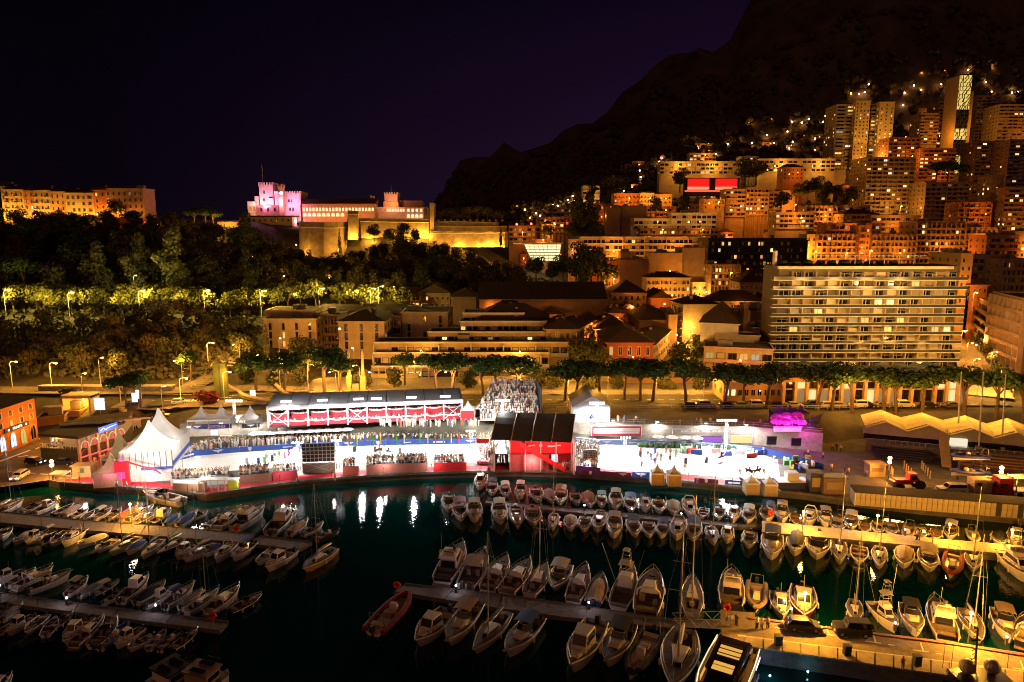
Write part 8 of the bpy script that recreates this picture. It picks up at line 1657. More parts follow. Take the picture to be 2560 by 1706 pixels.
# near motor yacht with lit interior
def big_yacht():
    a=G(1790,1740,1.6); b=G(1852,1594,1.6); L=16.5; c=b+(a-b).normalized()*L/2; t=thing('lit_motor_yacht','large dark glossy motor yacht with glowing amber saloon and lit rails at the near quay','motor yacht',(c.x,c.y,0),math.atan2(a.y-b.y,a.x-b.x))
    k=Kit(); o=hull_parts(k,L,5.4,1.7,cock=(.02,.2),cin=.9,floor=1.0,full=3.0,mat=GEL,deck=TEAK)
    for n,me,s,l,r in k.p: OB(n,me,t)
    BR=M('bronze_gloss',(.03,.02,.015),.2,var=.05,coat=.6); m=MB(); m.ring([[(-5.2,-2.1,1.7),(4.5,-1.6,1.8),(4.5,1.6,1.8),(-5.2,2.1,1.7)],[(-4.9,-1.9,3.1),(2.4,-1.4,3.1),(2.4,1.4,3.1),(-4.9,1.9,3.1)]]); m.obj('superstructure',BR,t)
    for y0,y1 in((-1.75,-1.45),(1.45,1.75)): MB().bx(-4.8,2.0,y0,y1,3.12,3.35).obj('roof_rail',BR,t)
    MB().bx(-4.8,-3.4,-1.44,1.44,3.12,3.3).obj('roof_front',BR,t); MB().bx(-.9,2.2,-1.44,1.44,3.12,3.2).obj('roof_glass',TINT,t); MB().bx(.3,1.9,-1.1,1.1,3.21,3.25).obj('lit_cockpit',EM('saloon_glow',(1,.50,.08),.8),t); MB().bx(1.0,1.1,-1.1,1.1,3.26,3.32).obj('sunroof_bar',GEL,t)
    MB().bx(-3.2,-1.2,-1.2,1.2,3.11,3.16).obj('lit_sunroof',EM('saloon_glow',(1,.50,.08),.8),t)
    for x in(-2.4,-1.5): MB().bx(x-.05,x+.05,-1.4,1.4,3.17,3.25).obj('sunroof_bar',BR,t)
    m=MB(); m.add([(4.52,-1.5,1.85),(4.52,1.5,1.85),(2.5,1.3,3.05),(2.5,-1.3,3.05)],[(0,1,2,3)]); m.obj('windshield',TINT,t)
    for s in(-1,1):
        MB().bx(-4,2.8,s*2.0-.02,s*2.0+.02,2.0,2.6).obj('side_window',EM('saloon_glow',None,0) if s<0 else TINT,t)
        MB().path([(-7,s*2.5,1.85),(-3,s*2.62,1.9),(1,s*2.6,2.0),(4,s*2.1,2.15),(6.5,s*1.2,2.3)],.06,4).obj('lit_rail',EM('rail_glow',(1,.75,.4),1.5),t)
        MB().bx(-6,-3.6,s*2.68-.02,s*2.68+.02,.9,1.25).obj('hull_light_strip',EM('cool_strip_glow',(.9,.7,1),3),t)
    MB().bx(5.0,6.6,-.8,.8,2.0,2.15).obj('sun_pad',EM('lit_pad_glow',(1,.62,.15),.8),t); MB().bx(-8.9,-8.0,-2.2,2.2,.5,.65).obj('swim_platform',TEAK,t)
    lamp_light(t,(-7.2,0,3.2),220,AMBER,.3); lamp_light(t,(-3,-4.5,.6),90,(.1,.6,1.0),.4); lamp_light(t,(1,5.2,.8),120,(.05,.55,.75),.5)
    d=KITS['rib'][0].put('inflatable_boat','small dark tender tied against the lit motor yacht side','inflatable boat',G(1762,1672,.6)*1,math.radians(-75),.55,None,{'inflatable_tube':CANV['black']})
    d.location.z=0
    for (x,y,cc,p) in ((1925,1690,(.1,.55,1.0),70),(2020,1680,(.05,.6,.8),14),(1760,1700,(.03,.7,.55),220)):
        u=thing('hull_lamp','underwater style blue lamp at the yacht waterline, %s'%('bright one east' if x==1925 else 'faint one along the quay wall' if x==2020 else 'green one west'),'lamp',G(x,y,.5)); MB().ball((0,0,0),.12,6,4).obj('lamp_globe',EM('blue_lamp_glow',(.3,.7,1),20),u); MB().tube((0,0,-.6),(0,0,0),.04).obj('lamp_stem',DMET,u); lamp_light(u,(0,0,.9),p,cc,.5)
big_yacht()
def super_yacht():
    g=G(2428,1712,0); t=thing('superyacht','dark superyacht upper deck with two radar domes and lattice mast at the lower edge','motor yacht',(g.x,g.y,0),rad(0))
    D=M('superyacht_dark',(.02,.018,.018),.4,var=.15); H=9.2; P=[A(2366,1668,g.y),A(2488,1668,g.y)]; c=(P[0]+P[1])/2-Vector((g.x,g.y,0)); w=(P[1].x-P[0].x)/2; z=c.z
    MB().bx(c.x-w,c.x+w,-6.5,-.6,0,z-1.6).obj('lower_superstructure',D,t); MB().bx(c.x-w*.96,c.x+w*.9,-6,-.8,z-1.58,z-.1).obj('upper_deck',D,t); MB().bx(c.x-w*1.05,c.x+w*1.05,-6.5,-.3,z-.08,z+.1).obj('hard_top',D,t); MB().bx(c.x-w*1.4,c.x+w*1.5,-9,-1.2,-.5,1.5).obj('hull',D,t)
    for x,s in((-.46*w+c.x,.95),(.55*w+c.x,.92)): MB().ball((x,-1.2,z+.9),.9*s,14,9).obj('radar_dome',M('radar_dome_white',(.32,.25,.2),.5,var=.1),t); MB().tube((x,-1.2,z),(x,-1.2,z+.5),.4,n=8).obj('dome_base',D,t)
    x=.06*w+c.x; m=MB(); m.tube((x-.25,-.9,z),(x-.1,-.4,z+5),.07,n=4); m.tube((x+.25,0,z),(x+.1,0,z+5),.07,n=4)
    for i in range(8): m.tube((x-.22,0,z+.3+i*.55),(x+.2,0,z+.6+i*.55),.04,n=3)
    m.bx(x-.5,x+.5,-.1,.1,z+3.2,z+3.4); m.obj('lattice_mast',D,t)
    for dx in(-w*1.15,-w*.8,w*1.5): MB().tube((c.x+dx,0,z-2),(c.x+dx,0,z+3.2),.04,.02,5).obj('antenna',D,t)
super_yacht()
# catamarans / houseboats at the lower west corner
for i,(bx,by,sx,sy) in enumerate(((488,1650,385,1712),(542,1662,478,1716))):
    p,q=G(bx,by,1.5),G(sx,sy,1.5); L=(p-q).length; c=(p+q)/2; t=thing('catamaran',('tan decked' if i else 'dark roofed')+' broad workboat in the lower west corner','boat',(c.x,c.y,0),math.atan2(p.y-q.y,p.x-q.x))
    for s in(-1,1): m=MB(); m.ring([[(-L/2,s*1.5-.5,-.3),(-L/2,s*1.5+.5,-.3),(-L/2,s*1.5+.5,.9),(-L/2,s*1.5-.5,.9)],[(L*.35,s*1.5-.5,-.3),(L*.35,s*1.5+.5,-.3),(L*.35,s*1.5+.5,1.0),(L*.35,s*1.5-.5,1.0)],[(L/2,s*1.5-.05,.2),(L/2,s*1.5+.05,.2),(L/2,s*1.5+.05,1.3),(L/2,s*1.5-.05,1.3)]]); m.obj('hull',GEL,t)
    MB().bx(-L/2+.2,L*.42,-2,2,.92,1.15).obj('deck',DECK,t); MB().bx(-L*.35,L*.2,-1.5,1.5,1.16,2.4).obj('cabin',GEL if i==0 else CANV['tan'],t); MB().bx(-L*.4,L*.25,-1.7,1.7,2.42,2.6).obj('roof',CANV['black'] if i==0 else TEAK,t)
    for s in(-1,1): MB().bx(-L*.3,L*.15,s*1.51-.01,s*1.51+.01,1.5,2.1).obj('side_window',TINT,t)
    for j in range(3): MB().bx(-L*.3+j*1.4,-L*.3+j*1.4+.6,-.9,.9,2.62,2.7).obj('solar_panel',GLASS,t)
boat('pilot',(22,1700),(-30,1745),'faint small boat at the extreme lower west frame corner')
# ---------- trees ----------
LEAF={}
def leafmat(n,c,obj=.3): return M(n,c,.8,var=.55,scale=1.3,objrand=obj,spec=.15)
LPINE=leafmat('pine_needles',(.05,.09,.02)); LDARK=leafmat('dark_leaves',(.085,.088,.035)); LAVE=leafmat('plane_leaves',(.12,.12,.025)); LBR=leafmat('brown_green_leaves',(.10,.075,.04)); LRED=leafmat('red_leaves',(.22,.03,.02))
BARK=M('bark',(.12,.08,.05),.9,var=.4,scale=4,bump=.5)
def crown(lobes,n,sz,rr,shell=.55,flat=0):
    m=MB(); vol=[l[3]*l[4]*l[5] for l in lobes]; tot=sum(vol)
    for l,v in zip(lobes,vol):
        for _ in range(max(6,int(n*v/tot))):
            d=Vector((rr.gauss(0,1),rr.gauss(0,1),rr.gauss(0,1))).normalized(); q=shell+(1-shell)*rr.random()**.5
            if rr.random()<.12: q*=1.12
            c=Vector((l[0]+d.x*l[3]*q,l[1]+d.y*l[4]*q,l[2]+d.z*l[5]*q)); nrm=(d+Vector((rr.uniform(-.8,.8),rr.uniform(-.8,.8),rr.uniform(-.4,.9)))).normalized()
            u=nrm.cross(Vector((0,0,1)) if abs(nrm.z)<.9 else Vector((1,0,0))).normalized(); w=nrm.cross(u); s=sz*rr.uniform(.6,1.3); a=rr.uniform(0,3.14); u,w=u*math.cos(a)+w*math.sin(a),w*math.cos(a)-u*math.sin(a)
            m.add([c-u*s,c+w*s*.7+nrm*s*.15,c+u*s,c-w*s*.7+nrm*s*.1],[(0,1,2,3)])
    return m
def trunk(h,r,limbs,lean=0):
    m=MB(); top=(lean,0,h); m.path([(0,0,-.6),(lean*.2,0,h*.35),(lean*.6,.05,h*.7),top],[r*1.25,r,r*.8,r*.6],7)
    for (x,y,z) in limbs: m.path([(lean*.6,0,h*.68),(lean*.6+(x-lean*.6)*.5,y*.5,h*.68+(z-h*.68)*.6),(x,y,z)],[r*.5,r*.32,r*.1],5)
    return m
def tree_kit(kind,seed,mat):
    rr=random.Random(seed); k=Kit()
    if kind=='pine':
        L_=[(rr.uniform(-2.6,2.6),rr.uniform(-2.2,2.2),7.3+rr.uniform(-.7,.8),rr.uniform(1.5,2.4),rr.uniform(1.4,2.2),rr.uniform(1.0,1.5)) for _ in range(9)]; k.add('trunk',trunk(6.2,.28,[(l[0]*.8,l[1]*.8,l[2]-.3) for l in L_[:6]],rr.uniform(-.8,.8)),BARK); k.add('crown',crown(L_,1500,.30,rr,.5),mat)
    elif kind=='round':
        L_=[(rr.uniform(-1.8,1.8),rr.uniform(-1.8,1.8),5.2+rr.uniform(-1.7,2.0),rr.uniform(1.3,2.3),rr.uniform(1.3,2.3),rr.uniform(1.1,1.8)) for _ in range(9)]; k.add('trunk',trunk(4.2,.22,[(l[0]*.7,l[1]*.7,l[2]) for l in L_[:5]]),BARK); k.add('crown',crown(L_,1300,.33,rr,.5),mat)
    elif kind=='plane':
        L_=[(rr.uniform(-2.3,2.3),rr.uniform(-1.8,1.8),5.4+rr.uniform(-1.6,1.6),rr.uniform(1.0,1.7),rr.uniform(1.0,1.7),rr.uniform(.8,1.3)) for _ in range(10)]; k.add('trunk',trunk(3.4,.17,[(l[0]*.8,l[1]*.8,l[2]) for l in L_[:7]]),BARK); k.add('crown',crown(L_,1000,.32,rr,.35),mat)
    elif kind=='tall':
        L_=[(rr.uniform(-1.5,1.5)*(1-z/16),rr.uniform(-1.5,1.5),2.5+z,2.0*(1-z/15)+.4,2.0*(1-z/15)+.4,1.5) for z in (0,1.5,3,4.5,6,7.5,9)]; k.add('trunk',trunk(7,.3,[(l[0],l[1],l[2]) for l in L_[1:4]]),BARK); k.add('crown',crown(L_,1700,.35,rr,.45),mat)
    elif kind=='cypress':
        L_=[(0,0,1.5+z,.8*(1-(z/11)**2)+.15,.8*(1-(z/11)**2)+.15,1.2) for z in (0,1.5,3,4.5,6,7.5,9)]; k.add('trunk',trunk(2,.15,[]),BARK); k.add('crown',crown(L_,900,.25,rr,.5),mat)
    elif kind=='bush':
        L_=[(rr.uniform(-.8,.8),rr.uniform(-.8,.8),1.2+rr.uniform(-.3,.5),1.1,1.1,.9) for _ in range(5)]; k.add('trunk',trunk(.9,.09,[]),BARK); k.add('crown',crown(L_,500,.26,rr,.5),mat)
    return k
TK={(k,i):tree_kit(k,i*13+len(k),m) for k,m in(('pine',LPINE),('round',LDARK),('plane',LAVE),('tall',LDARK),('cypress',LDARK),('bush',LDARK)) for i in range(4 if k in('round','pine') else 3)}
BRK=[tree_kit('round',77,LBR),tree_kit('round',78,LBR)]
def tree(kind,name,label,loc,s=1,group=None,mats=None,k=None):
    n=4 if kind in('round','pine') else 3; k=k or TK[(kind,R.randrange(n))]
    return k.put(name,label,'tree',loc,R.uniform(0,6.28),s if isinstance(s,tuple) else (s*R.uniform(.93,1.08),s*R.uniform(.93,1.08),s),group,mats)
# boulevard umbrella pines : px x, trunk foot py, crown half width scale
for i,(x,y,s) in enumerate(((640,985,1.0),(712,987,1.05),(812,985,1.15),(850,984,1.0),(1092,985,1.0),(1130,986,1.05),(1208,990,.95),(1242,990,1.0),(1296,992,1.0),(1412,1003,1.0),(1438,1006,1.0),(1500,1003,.95),(1560,1000,1.0),(1600,1003,1.0),(1632,1004,1.0),(1715,1010,1.08),(1812,1015,1.0),(1858,1016,.95),(1916,1022,1.05),(2042,1022,1.1),(2080,1024,1.0),(2130,1030,1.1),(2210,1030,1.0),(2240,1032,1.0),(2305,1034,1.0),(2412,1036,1.05),(2490,1042,1.05),(2560,1050,1.0))):
    tree('pine','umbrella_pine',f'umbrella pine with dark flat crown, {nth(i)} from the west along the boulevard',G(x,y,PZ),(s*1.42,s*1.42,s*1.22),'umbrella pines along the boulevard')
for x,y,z,s,lb in ((318,1024,4.5,1.0,'umbrella pine on the upper west road, west one of a pair'),(352,1018,5,1.05,'umbrella pine on the upper west road, east one of a pair'),(478,955,7,1.0,'umbrella pine lit gold from above beside the west ramp'),(1012,958,7,.95,'umbrella pine behind the long grandstand roof')): tree('pine','umbrella_pine',lb,G(x,y,z),s)
tree('bush','red_bush','round red leaved bush on the junction island',G(517,1012,5.6),1.6,None,{'crown':LRED})
# plane tree avenue lit by street lamps across the rock
av=[(-30,790),(38,812),(95,798),(112,790),(150,806),(182,796),(228,802),(262,796),(308,794),(330,790),(365,790),(400,788),(430,786),(472,788),(505,784),(527,786),(575,784),(610,782),(650,778),(685,778),(720,776),(752,776),(790,772),(850,766),(862,768),(905,762),(928,758),(1000,758)]
for i,(x,y) in enumerate(av):
    Y=247 if x<560 else 247+(x-560)*.09; a=A(x,y,Y); tree('plane','plane_tree',f'lamp lit plane tree, {nth(i)} from the west along the avenue across the rock',(a.x,Y,hgt(a.x,Y)-.3),R.uniform(1.35,1.6),'plane trees along the lit avenue')
AL=lamp_kit(9.5,1.6,SODY)
for i,(x,y) in enumerate(((8,726),(168,732),(345,728),(508,726),(650,728),(796,722),(925,722),(945,716))):
    Y=242 if x<560 else 242+(x-560)*.09; a=A(x,y,Y); t=AL.put('street_lamp',f'tall curved arm street lamp over the lit avenue, {nth(i)} from the west','street lamp',(a.x,Y,a.z-9.5),0,1,'street lamps along the avenue'); lamp_light(t,(2.0,-.5,9.2),12000,(1,.68,.12),.3); lamp_light(t,(-8.5,-2,7.5),5500,(1,.68,.12),.3)
# hill woods : individual trees scattered over the rock
cnt=0; rr=random.Random(5)
def zone(px0,px1,Y0,Y1,n,smin,smax,kinds,avoid=None):
    global cnt
    for _ in range(n):
        px=rr.uniform(px0,px1); Y=rr.uniform(Y0,Y1); x=(px-1280)/F*(Y*cp+20*sp); z=hgt(x,Y)
        if avoid and avoid(px,Y): continue
        kd=rr.choice(kinds); s=rr.uniform(smin,smax)
        if Y>325: kd='round' if kd=='tall' else kd; s=min(s,1.25)
        s*=1; k=rr.choice(BRK) if kd=='brown' else None
        HT.append((x,Y,z,px,kd,s,k))
HT=[]
zone(-30,640,262,360,105,1.15,1.9,['round','round','brown','tall','pine'])
zone(640,1010,288,352,64,.9,1.35,['round','round','brown','tall'])
zone(1010,1480,312,372,56,.9,1.35,['round','round','brown'],lambda p,Y:p>1320 and Y>350)
zone(-30,430,196,232,52,.8,1.15,['round','brown','bush'])
zone(430,660,212,238,16,.8,1.2,['round','brown','round'])
HT=HT[:288]
HT.sort(key=lambda q:q[3]); HC_={}
for i,(x,Y,z,px,kd,s,k) in enumerate(HT):
    where='the west slope of the rock' if px<640 else 'the slope under the palace' if px<1010 else 'the slope under the east bastion'
    if Y<245: where='the cliff above the west road'
    big='big ' if s>(1.5 if px<640 and Y>245 else 1.12) else 'small '
    lb_=(big+{'round':'dark round tree','brown':'brownish thin tree','tall':'tall dark tree','pine':'dark spreading pine','bush':'dark bush'}[kd]+(' by the west road cliff' if Y<245 else ' near the clifftop' if Y>330 else ' half way up' if Y>295 else ' low on the slope')+', '+('far west' if px<120 else 'under the old town' if px<360 else 'under the clifftop pines' if px<560 else 'under the palace towers' if px<760 else 'under the big bastion' if px<900 else 'under the curtain wall' if px<1080 else 'under the east bastion' if px<1270 else 'beside the glass hall'))
    HC_[lb_]=HC_.get(lb_,0)+1; tree('round' if kd=='brown' else kd,'hill_tree',lb_+(f', {nth(HC_[lb_]-1)} from west'),(x,Y,z-.4),s,'dark trees on '+where,None,k)
tree('tall','tall_tree','tall pale green tree standing above the lamp lit avenue',(lambda a:(a.x,a.y,a.z))(A(428,735,262)),2.0,None,{'crown':M('pale_green_leaves',(.12,.14,.04),.8,var=.5,scale=1.3)})
a=A(428,735,262); lt=AL.put('street_lamp','lamp hidden in the trees left of the tall pale green tree','street lamp',(a.x-9,a.y-9,a.z),1.5,.8); lamp_light(lt,(1,-1,9),5000,(1,.75,.3),.5)
for i,(x,y,s,kd) in enumerate(((292,545,1.3,'round'),(335,560,.9,'round'),(485,565,1.15,'pine'),(515,566,1.25,'pine'),(535,566,1.05,'pine'),(140,566,1.1,'round'),(230,572,1.0,'round'),(60,572,.8,'round'),(900,600,1.0,'cypress'),(850,632,1.2,'cypress'),(935,598,1.1,'round'),(1005,602,1.35,'round'),(1040,606,1.0,'round'),(975,608,1.1,'round'),(1252,612,.9,'cypress'))):
    Y=366 if x<600 else 382; b=A(x,y,Y); tree(kd,'clifftop_tree',f'{dict(round="dark leafy tree",pine="spreading lit pine",cypress="slim cypress")[kd]} on the clifftop edge, {nth(i)} of those before old town and palace',(b.x,Y,b.z-1),s,'trees on the clifftop edge')
b=A(500,562,364); k=AL.put('street_lamp','lamp under the spreading lit pines on the clifftop','street lamp',(b.x,364,b.z-3),0,.5); lamp_light(k,(1,-1,8),2600,AMBER,.4); lamp_light(k,(18,-1,10),2600,AMBER,.4)
b=A(880,560,400); 
for i,(x,y,s) in enumerate(((1102,548,1.2),(1118,546,1.3),(1138,548,1.1),(1175,545,1.35),(1195,544,1.4),(1218,546,1.35),(1238,548,1.2),(1160,548,1.0))):
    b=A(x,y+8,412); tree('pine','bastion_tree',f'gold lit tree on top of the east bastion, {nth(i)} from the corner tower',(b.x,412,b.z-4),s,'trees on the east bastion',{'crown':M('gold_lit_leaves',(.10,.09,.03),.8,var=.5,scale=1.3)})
b=A(1170,560,404); k=AL.put('street_lamp','lamp lighting the trees on the east bastion terrace','street lamp',(b.x,405,b.z-4),0,.4); lamp_light(k,(-22,0,9),3500,ORANGE,.4); lamp_light(k,(18,0,9),4500,ORANGE,.4)
for i,(px,s_) in enumerate(((880,1.0),(905,.9),(935,1.15),(960,1.25),(1000,1.6),(1022,1.3),(1048,1.0),(1090,1.1),(1112,1.2),(1142,.9),(1175,.95),(1205,.9),(1240,1.0),(1268,1.2),(1290,1.3),(775,.8),(820,.9))):
    Y=374; x=(px-1280)/F*(Y*cp+20*sp); tree('round','rampart_tree',f'dark tree silhouetted against the lit rampart wall, {nth(i)} of that row',(x,Y,hgt(x,Y)-.5),s_,'dark trees against the rampart')
# small hill lamps
for i,(x,y,Y,P,c) in enumerate(((288,692,300,500,ORANGE),(535,655,312,2600,(1,.4,.1)),(472,668,305,500,ORANGE),(638,640,320,1500,AMBER),(745,613,378,900,ORANGE),(827,694,305,2200,ORANGE),(922,720,288,1200,ORANGE),(165,866,232,1400,AMBER),(390,873,226,1800,AMBER),(545,868,236,2600,(1,.4,.12)),(715,690,300,900,AMBER),(690,625,345,1800,AMBER),(545,590,358,2600,AMBER),(400,562,366,500,ORANGE),(236,549,366,400,ORANGE),(365,563,368,800,AMBER),(388,568,366,500,ORANGE),(855,820,208,0,AMBER),(700,900,214,1500,AMBER))):
    a=A(x,y,Y); zz=min(a.z-1.5,a.z-3); k=thing('garden_lamp',f'small orange garden lamp glowing among the hill trees, {nth(i)} of those scattered on the rock','street lamp',(a.x,Y-3,a.z-3)); MB().tube((0,0,-1),(0,0,3),.06).obj('pole',DMET,k); MB().ball((0,0,3.1),.26,6,5).obj('lamp_globe',SOD,k)
    if P: lamp_light(k,(0,-.6,3.6),P*1.3,c,.3)
# lamps lighting the west cliff and road
for i,(x,y,Y,P) in enumerate(((128,955,186,4500),(205,972,178,2500),(300,985,176,3000),(455,935,188,5000),(520,905,205,5000),(600,905,208,4500),(640,940,196,4000),(700,960,186,4000),(452,1000,172,2200),(405,1010,168,1500),(250,945,190,3500),(30,960,188,2500),(560,985,176,3500),(770,960,188,3000),(900,962,188,1800))):
    a=A(x,y,Y); k=LK.put('street_lamp',f'thin street lamp by the west roads and junction, {nth(i)} of that set','street lamp',(a.x,Y,hgt(a.x,Y)),R.choice((0,1.57,3.1)),1.1,'street lamps by the west roads'); lamp_light(k,(1.5,-.8,6.6),P*1.9,(1,.44,.06),.3)
# boulevard lamps
for i,(x,y) in enumerate(((940,955),(1130,962),(1300,965),(1420,960),(1520,970),(1640,968),(1760,975),(1870,978),(1990,985),(2110,990),(2230,995),(2350,1000),(2440,1005),(2530,1010),(840,955))):
    a=A(x,y,181); k=LK.put('street_lamp',f'boulevard street lamp among the pines, {nth(i)} of that row','street lamp',(a.x,181,PZ),R.choice((0,3.14)),1.0,'street lamps along the boulevard'); lamp_light(k,(1.5,-.8,5.6),7500,(1,.42,.05),.3)
for i,(x,y) in enumerate(((2375,975),(2365,1005),(2205,978))):
    a=A(x,y,178); tree('plane','street_tree',f'yellow green tree lit from inside its crown, {nth(i)} of three by the arcade',(a.x,178,PZ),.8,None); k=LK.put('street_lamp',f'lamp inside the bright yellow green tree, {nth(i)} of three','street lamp',(a.x+.4,176,PZ),1,.6); lamp_light(k,(1,0,7),900,(1,.85,.2),.3)
# tree lined bright street
sa,sb=Vector((A(1722,920,212).x,212,6.4)),Vector((A(1754,760,334).x,334,11.5))
m=MB(); d=(sb-sa).normalized(); nn=Vector((-d.y,d.x,0))*3.7; m.add([sa-nn,sa+nn,sb+nn,sb-nn],[(0,3,2,1)]); tag(m.obj('street',M('street_paving',(.30,.24,.14),.85,var=.3,scale=.5)),kind='structure')
for i in range(10):
    p=sa.lerp(sb,(i+.3)/10)-nn*.25; tree('round','street_tree',f'small round street tree in the bright narrow street, {nth(i)} from the harbour',(p.x,p.y,p.z-1),.62,'trees in the bright narrow street')
    q=sa.lerp(sb,(i+.8)/10)+nn*.45; k=LK.put('street_lamp',f'yellow lamp in the bright narrow street, {nth(i)} from the harbour','street lamp',tuple(q),0,.8,'lamps in the bright narrow street'); lamp_light(k,(0,0,6.5),4200,(1,.50,.08),.3)
# east street canyon
sa,sb=Vector((A(2475,985,180).x,180,6)),Vector((A(2425,760,262).x,262,9))
m=MB(); d=(sb-sa).normalized(); nn=Vector((-d.y,d.x,0))*5.5; m.add([sa-nn,sa+nn,sb+nn,sb-nn],[(0,3,2,1)]); tag(m.obj('street',M('street_paving',None) if 0 else MATS['street_paving']),kind='structure')
for i in range(7):
    q=sa.lerp(sb,(i+.5)/7)+nn*(.5 if i%2 else -.5); k=LK.put('street_lamp',f'lamp in the east street canyon, {nth(i)} from the boulevard','street lamp',tuple(q),0,.9,'lamps in the east street canyon'); lamp_light(k,(0,0,6.5),3600,(1,.46,.08),.3)
for i in range(4):
    p=sa.lerp(sb,(i+.9)/5)-nn*.6; tree('round','street_tree',f'dark street tree in the east street canyon, {nth(i)} from the boulevard',tuple(p),.7,'trees in the east street canyon')
# cypress clump and hillside groves in the city
for i,(x,y,Y,s,kd) in enumerate(((1440,585,430,2.2,'tall'),(1455,590,432,2.0,'tall'),(1472,588,435,2.1,'tall'),(1486,592,436,1.7,'tall'),(1430,600,425,1.6,'round'),(1500,600,430,1.4,'round'),(1365,595,420,1.3,'round'),(1505,555,480,1.3,'round'),(1520,480,520,1.8,'round'),(1540,476,530,1.6,'round'),(1480,500,540,1.6,'tall'),(1700,470,560,2.0,'round'),(1860,455,550,2.4,'round'),(1890,452,548,2.2,'round'),(2020,490,520,1.6,'round'),(2040,482,525,1.7,'round'),(2065,492,520,1.8,'round'),(2095,496,520,1.5,'round'),(2130,505,515,1.7,'round'),(1995,495,515,1.5,'round'),(2055,510,500,1.6,'round'),(2110,520,495,1.5,'round'),(690,965,192,1.0,'round'),(760,958,194,.9,'round'),(905,968,190,.8,'round'),(985,965,192,.9,'round'),(1170,968,191,.8,'round'),(1340,968,191,.9,'round'),(1385,972,190,.8,'round'),(1475,975,190,1.0,'round'),(1545,972,191,.8,'round'),(1665,975,190,.9,'round'),(1750,980,190,.9,'round'),(590,975,192,.8,'bush'),(620,955,196,1.0,'round'),(2340,450,505,1.6,'pine'),(2370,448,505,1.7,'pine'),(2400,452,505,1.6,'pine'),(1950,525,470,1.8,'round'),(1640,530,450,1.4,'round'),(1710,528,470,1.5,'round'),(1452,665,335,1.6,'round'),(1478,690,322,1.9,'round'),(1495,700,318,1.9,'round'),(1462,715,312,1.6,'round'),(1520,700,316,1.2,'round'),(1440,700,318,1.5,'round'),(1340,690,332,1.4,'round'),(1380,700,325,1.4,'round'),(1410,690,330,1.4,'round'),(1480,905,214,1.3,'round'),(1450,925,208,1.2,'round'),(1500,915,210,1.1,'round'),(745,905,214,1.2,'round'),(775,900,216,1.1,'round'),(668,905,214,1.2,'cypress'),(1700,905,222,1.1,'round'),(1740,900,226,1.0,'round'))):
    b=A(x,y,Y); zt=hgt(b.x,Y); tree(kd,'city_tree',f'{dict(round="round dark tree",tall="tall dark cypress like tree",pine="roof garden pine",cypress="slim dark conifer",bush="low bush")[kd]} standing between town buildings, {nth(i)} of that scattered set',(b.x,Y,max(zt,b.z-2.5) if Y>440 else b.z-2),s,'trees between the town buildings')
# mountain road lights
SMALL=MB().ball((0,0,0),1.0,6,4).mesh('far_lamp',[SOD]); SMW=MB().ball((0,0,0),1.0,6,4).mesh('far_lamp',[EM('far_white_glow',(1,.8,.5),30)]); SMR=MB().ball((0,0,0),1.0,6,4).mesh('far_lamp',[EM('far_red_glow',(1,.05,.04),14)])
PM_=MB(); PM_.tube((0,0,-4),(0,0,-.8),.12,n=4); PMM=PM_.mesh('pole',[DMET])
fl_=[(1872,309),(1927,302),(1980,305),(2005,307),(2022,298),(1969,329),(1918,338),(1880,358),(1912,364),(1935,359),(1973,371),(1982,355),(2038,347),(2037,375),(2088,348),(2064,290),(2057,305),(1820,360),(1845,352),(1770,400),(1790,385),(1745,370),(1722,350),(2112,227),(2128,234),(2148,235),(2162,231),(2172,211),(2302,186),(2360,181),(2353,211),(2224,230),(2285,214),(2302,226),(2421,175),(2480,171),(2465,205),(2258,263),(2278,315),(2523,226),(2530,232),(2545,230),(2479,230),(2378,225),(2262,232),(1600,427),(1602,443),(1655,396),(1648,405),(1580,470),(1560,478),(2340,540),(2345,382),(2490,460),(2528,410),(1383,513),(1360,525),(1340,533),(1420,500),(1432,490),(1437,500),(1402,507),(1395,515),(1370,515),(1325,545),(1312,525),(1318,517),(1290,520),(1400,520),(1350,540),(2300,475),(2330,388)]
for i,(x,y) in enumerate(sorted(fl_)):
    Y=None
    for q in range(420,1300,8):
        a=A(x,y,q)
        if hgt(a.x,q)>a.z-2: Y=q; break
    if Y is None: Y=640
    a=A(x,y,Y-4); s=.35+.00055*Y; k=thing('road_lamp',f'tiny glowing road lamp on the dark mountainside, {nth(i)} from the west','street lamp',a,0,'road lamps on the mountainside'); OB('lamp_glass',[SMALL,SMALL,SMW][i%3],k,(0,0,0),0,(s,s,s)); OB('pole',PMM,k)
    lamp_light(k,(0,-2.5,2),1300*(Y/600)**2*R.uniform(.4,1.2),(1,.42,.08),.5)
for i,(x,y) in enumerate(((1292,561),(1328,560),(1386,559),(1418,559),(1653,395))): 
    k=thing('beacon',f'small red warning lamp over the low villas, {nth(i)} from the west','beacon',A(x,y,435)); OB('lamp_glass',SMR,k,(0,0,0),0,(.7,.7,.7)); OB('pole',PMM,k)
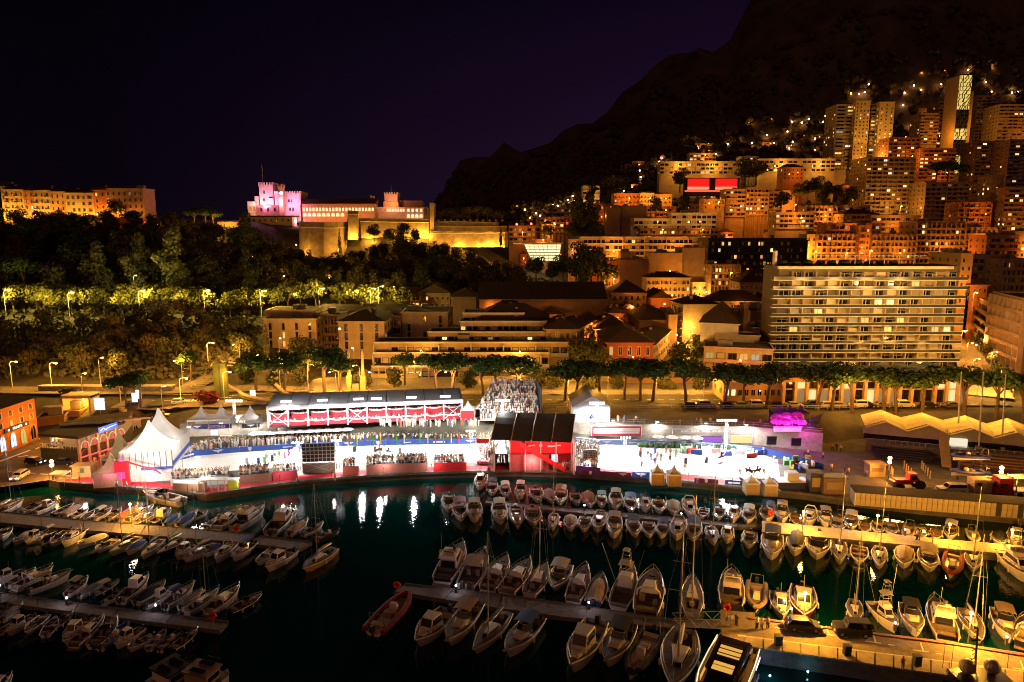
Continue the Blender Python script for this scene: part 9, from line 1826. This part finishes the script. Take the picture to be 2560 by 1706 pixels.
# hillside small houses
r2=random.Random(21)
for i in range(26):
    x=r2.uniform(1560,2330); y=lerp([(1560,440),(1700,390),(1850,350),(2000,330),(2200,290),(2330,250)],x)+r2.uniform(-25,60)
    Y=None
    for q in range(520,1100,8):
        a=A(x,y,q)
        if hgt(a.x,q)>a.z-1: Y=q; break
    if Y is None or Y<560: continue
    B(f'small dim hillside villa, {nth(i)} of those scattered under the mountain lights',x,x+r2.uniform(16,34),y-r2.uniform(6,12),Y,depth=9,cols=3,style='punch',wall=r2.choice((TERRA,OCHRE,BROWNW)),lit=.15,vis=y+4,roof='hip',rh=2,clut=0,lamp=1200 if i%2 else 0,lampd=8,lampz=5,side=False,name='hillside_villa')
for i in range(34):
    x=r2.uniform(1280,1440); Y=r2.uniform(430,600); 
    if i<14: xx=x; B(f'small dark villa, {nth(i)} of the cluster on the lower slope beyond the bastion',xx,xx+r2.uniform(14,26),A(0,0,1) and (853+F*math.tan(math.atan2(50-zprof(xx,Y)-8,Y)-pitch)),Y,depth=9,cols=3,style='punch',wall=r2.choice((TERRA,OCHRE,BROWNW)),lit=.15,roof='hip',rh=2,clut=0,lamp=1200 if i%3==0 else 0,lampd=8,lampz=5,side=False,name='hillside_villa')
# small old houses filling the quarters between the larger blocks
N_=0
for i in range(64):
    if i<34: px=r2.uniform(1200,1690) if i%2 else r2.uniform(1790,1935); Y=r2.uniform(246,325); wd=r2.uniform(28,46); hh=r2.uniform(9,14); lb='behind the harbour fronts'
    else: px=r2.uniform(1560,2520); Y=r2.uniform(395,600); wd=r2.uniform(22,40); hh=r2.uniform(8,16); lb='between blocks on the town slope'
    if px<1500 and Y>300: continue
    z=zprof(px,Y)+hh; yt=853+F*math.tan(math.atan2(50-z,Y)-pitch); N_+=1
    B(f'{r2.choice(("narrow","plain","shuttered","flat fronted"))} {("ochre","terracotta","cream","brown")[i%4]} house, {nth(N_-1)} infill house {lb}',px,px+wd,yt,Y,depth=10,cols=3+i%3,style=('punch','punchbalc','band')[i%3],wall=(OCHRE,TERRA,CREAM,BROWNW)[i%4],lit=.22,vis=yt+26,roof='hip' if i<34 or i%2 else 'flat',rh=2.6,clut=2,lamp=(1500 if i<34 else 5000) if i%2 else 0,lampd=6,lampz=5,side=False,base=WDS if i%2 else WD,name='town_house')
far_lamps()
um=MB()
for i in range(30000):
    px=r2.uniform(-60,1490); Y=r2.uniform(194,392)
    if px>640 and Y<285+(px-640)*.06: continue
    if px<700 and 236<Y<246: continue
    x=(px-1280)/F*(Y*cp+20*sp); z=hgt(x,Y)
    if z<7.2: continue
    c=Vector((x,Y,z+r2.uniform(.0,1.7))); u=Vector((r2.gauss(0,1),r2.gauss(0,.6),r2.gauss(0,.8))).normalized(); w=u.cross(Vector((r2.gauss(0,.4),-1,r2.gauss(.5,.5)))).normalized(); s=r2.uniform(.5,1.15); um.add([c-u*s,c+w*s*.7,c+u*s,c-w*s*.7],[(0,1,2,3)])
stuff('undergrowth',um,[M('undergrowth_leaves',(.075,.068,.03),.85,var=.65,scale=.8)],None,'tangled dark undergrowth covering the slopes of the rock')
# woods on the far slopes
wm_=MB(); 
for i in range(5200):
    px=r2.uniform(1050,2650); Y=r2.uniform(480,1150); x=(px-1280)/F*(Y*cp+20*sp); z=hgt(x,Y)
    if px<1500 and Y<600: continue
    s=r2.uniform(1.6,3.2)*(Y/600); n=5; a0=r2.random()*6
    wm_.ring([[(x+s*q*math.cos(a0+t*6.283/n)*r2.uniform(.8,1.2),Y+s*q*math.sin(a0+t*6.283/n),z+s*h) for t in range(n)] for q,h in((.8,-.2),(1.0,.5),(.55,1.2),(.1,1.45))])
stuff('woodland',wm_,[M('far_scrub_leaves',(.040,.030,.016),.9,var=.6,scale=.2)],None,'dark woods covering the mountain slopes above the town')
# stars
for i,(x,y) in enumerate(((660,346),(664,348))): pass
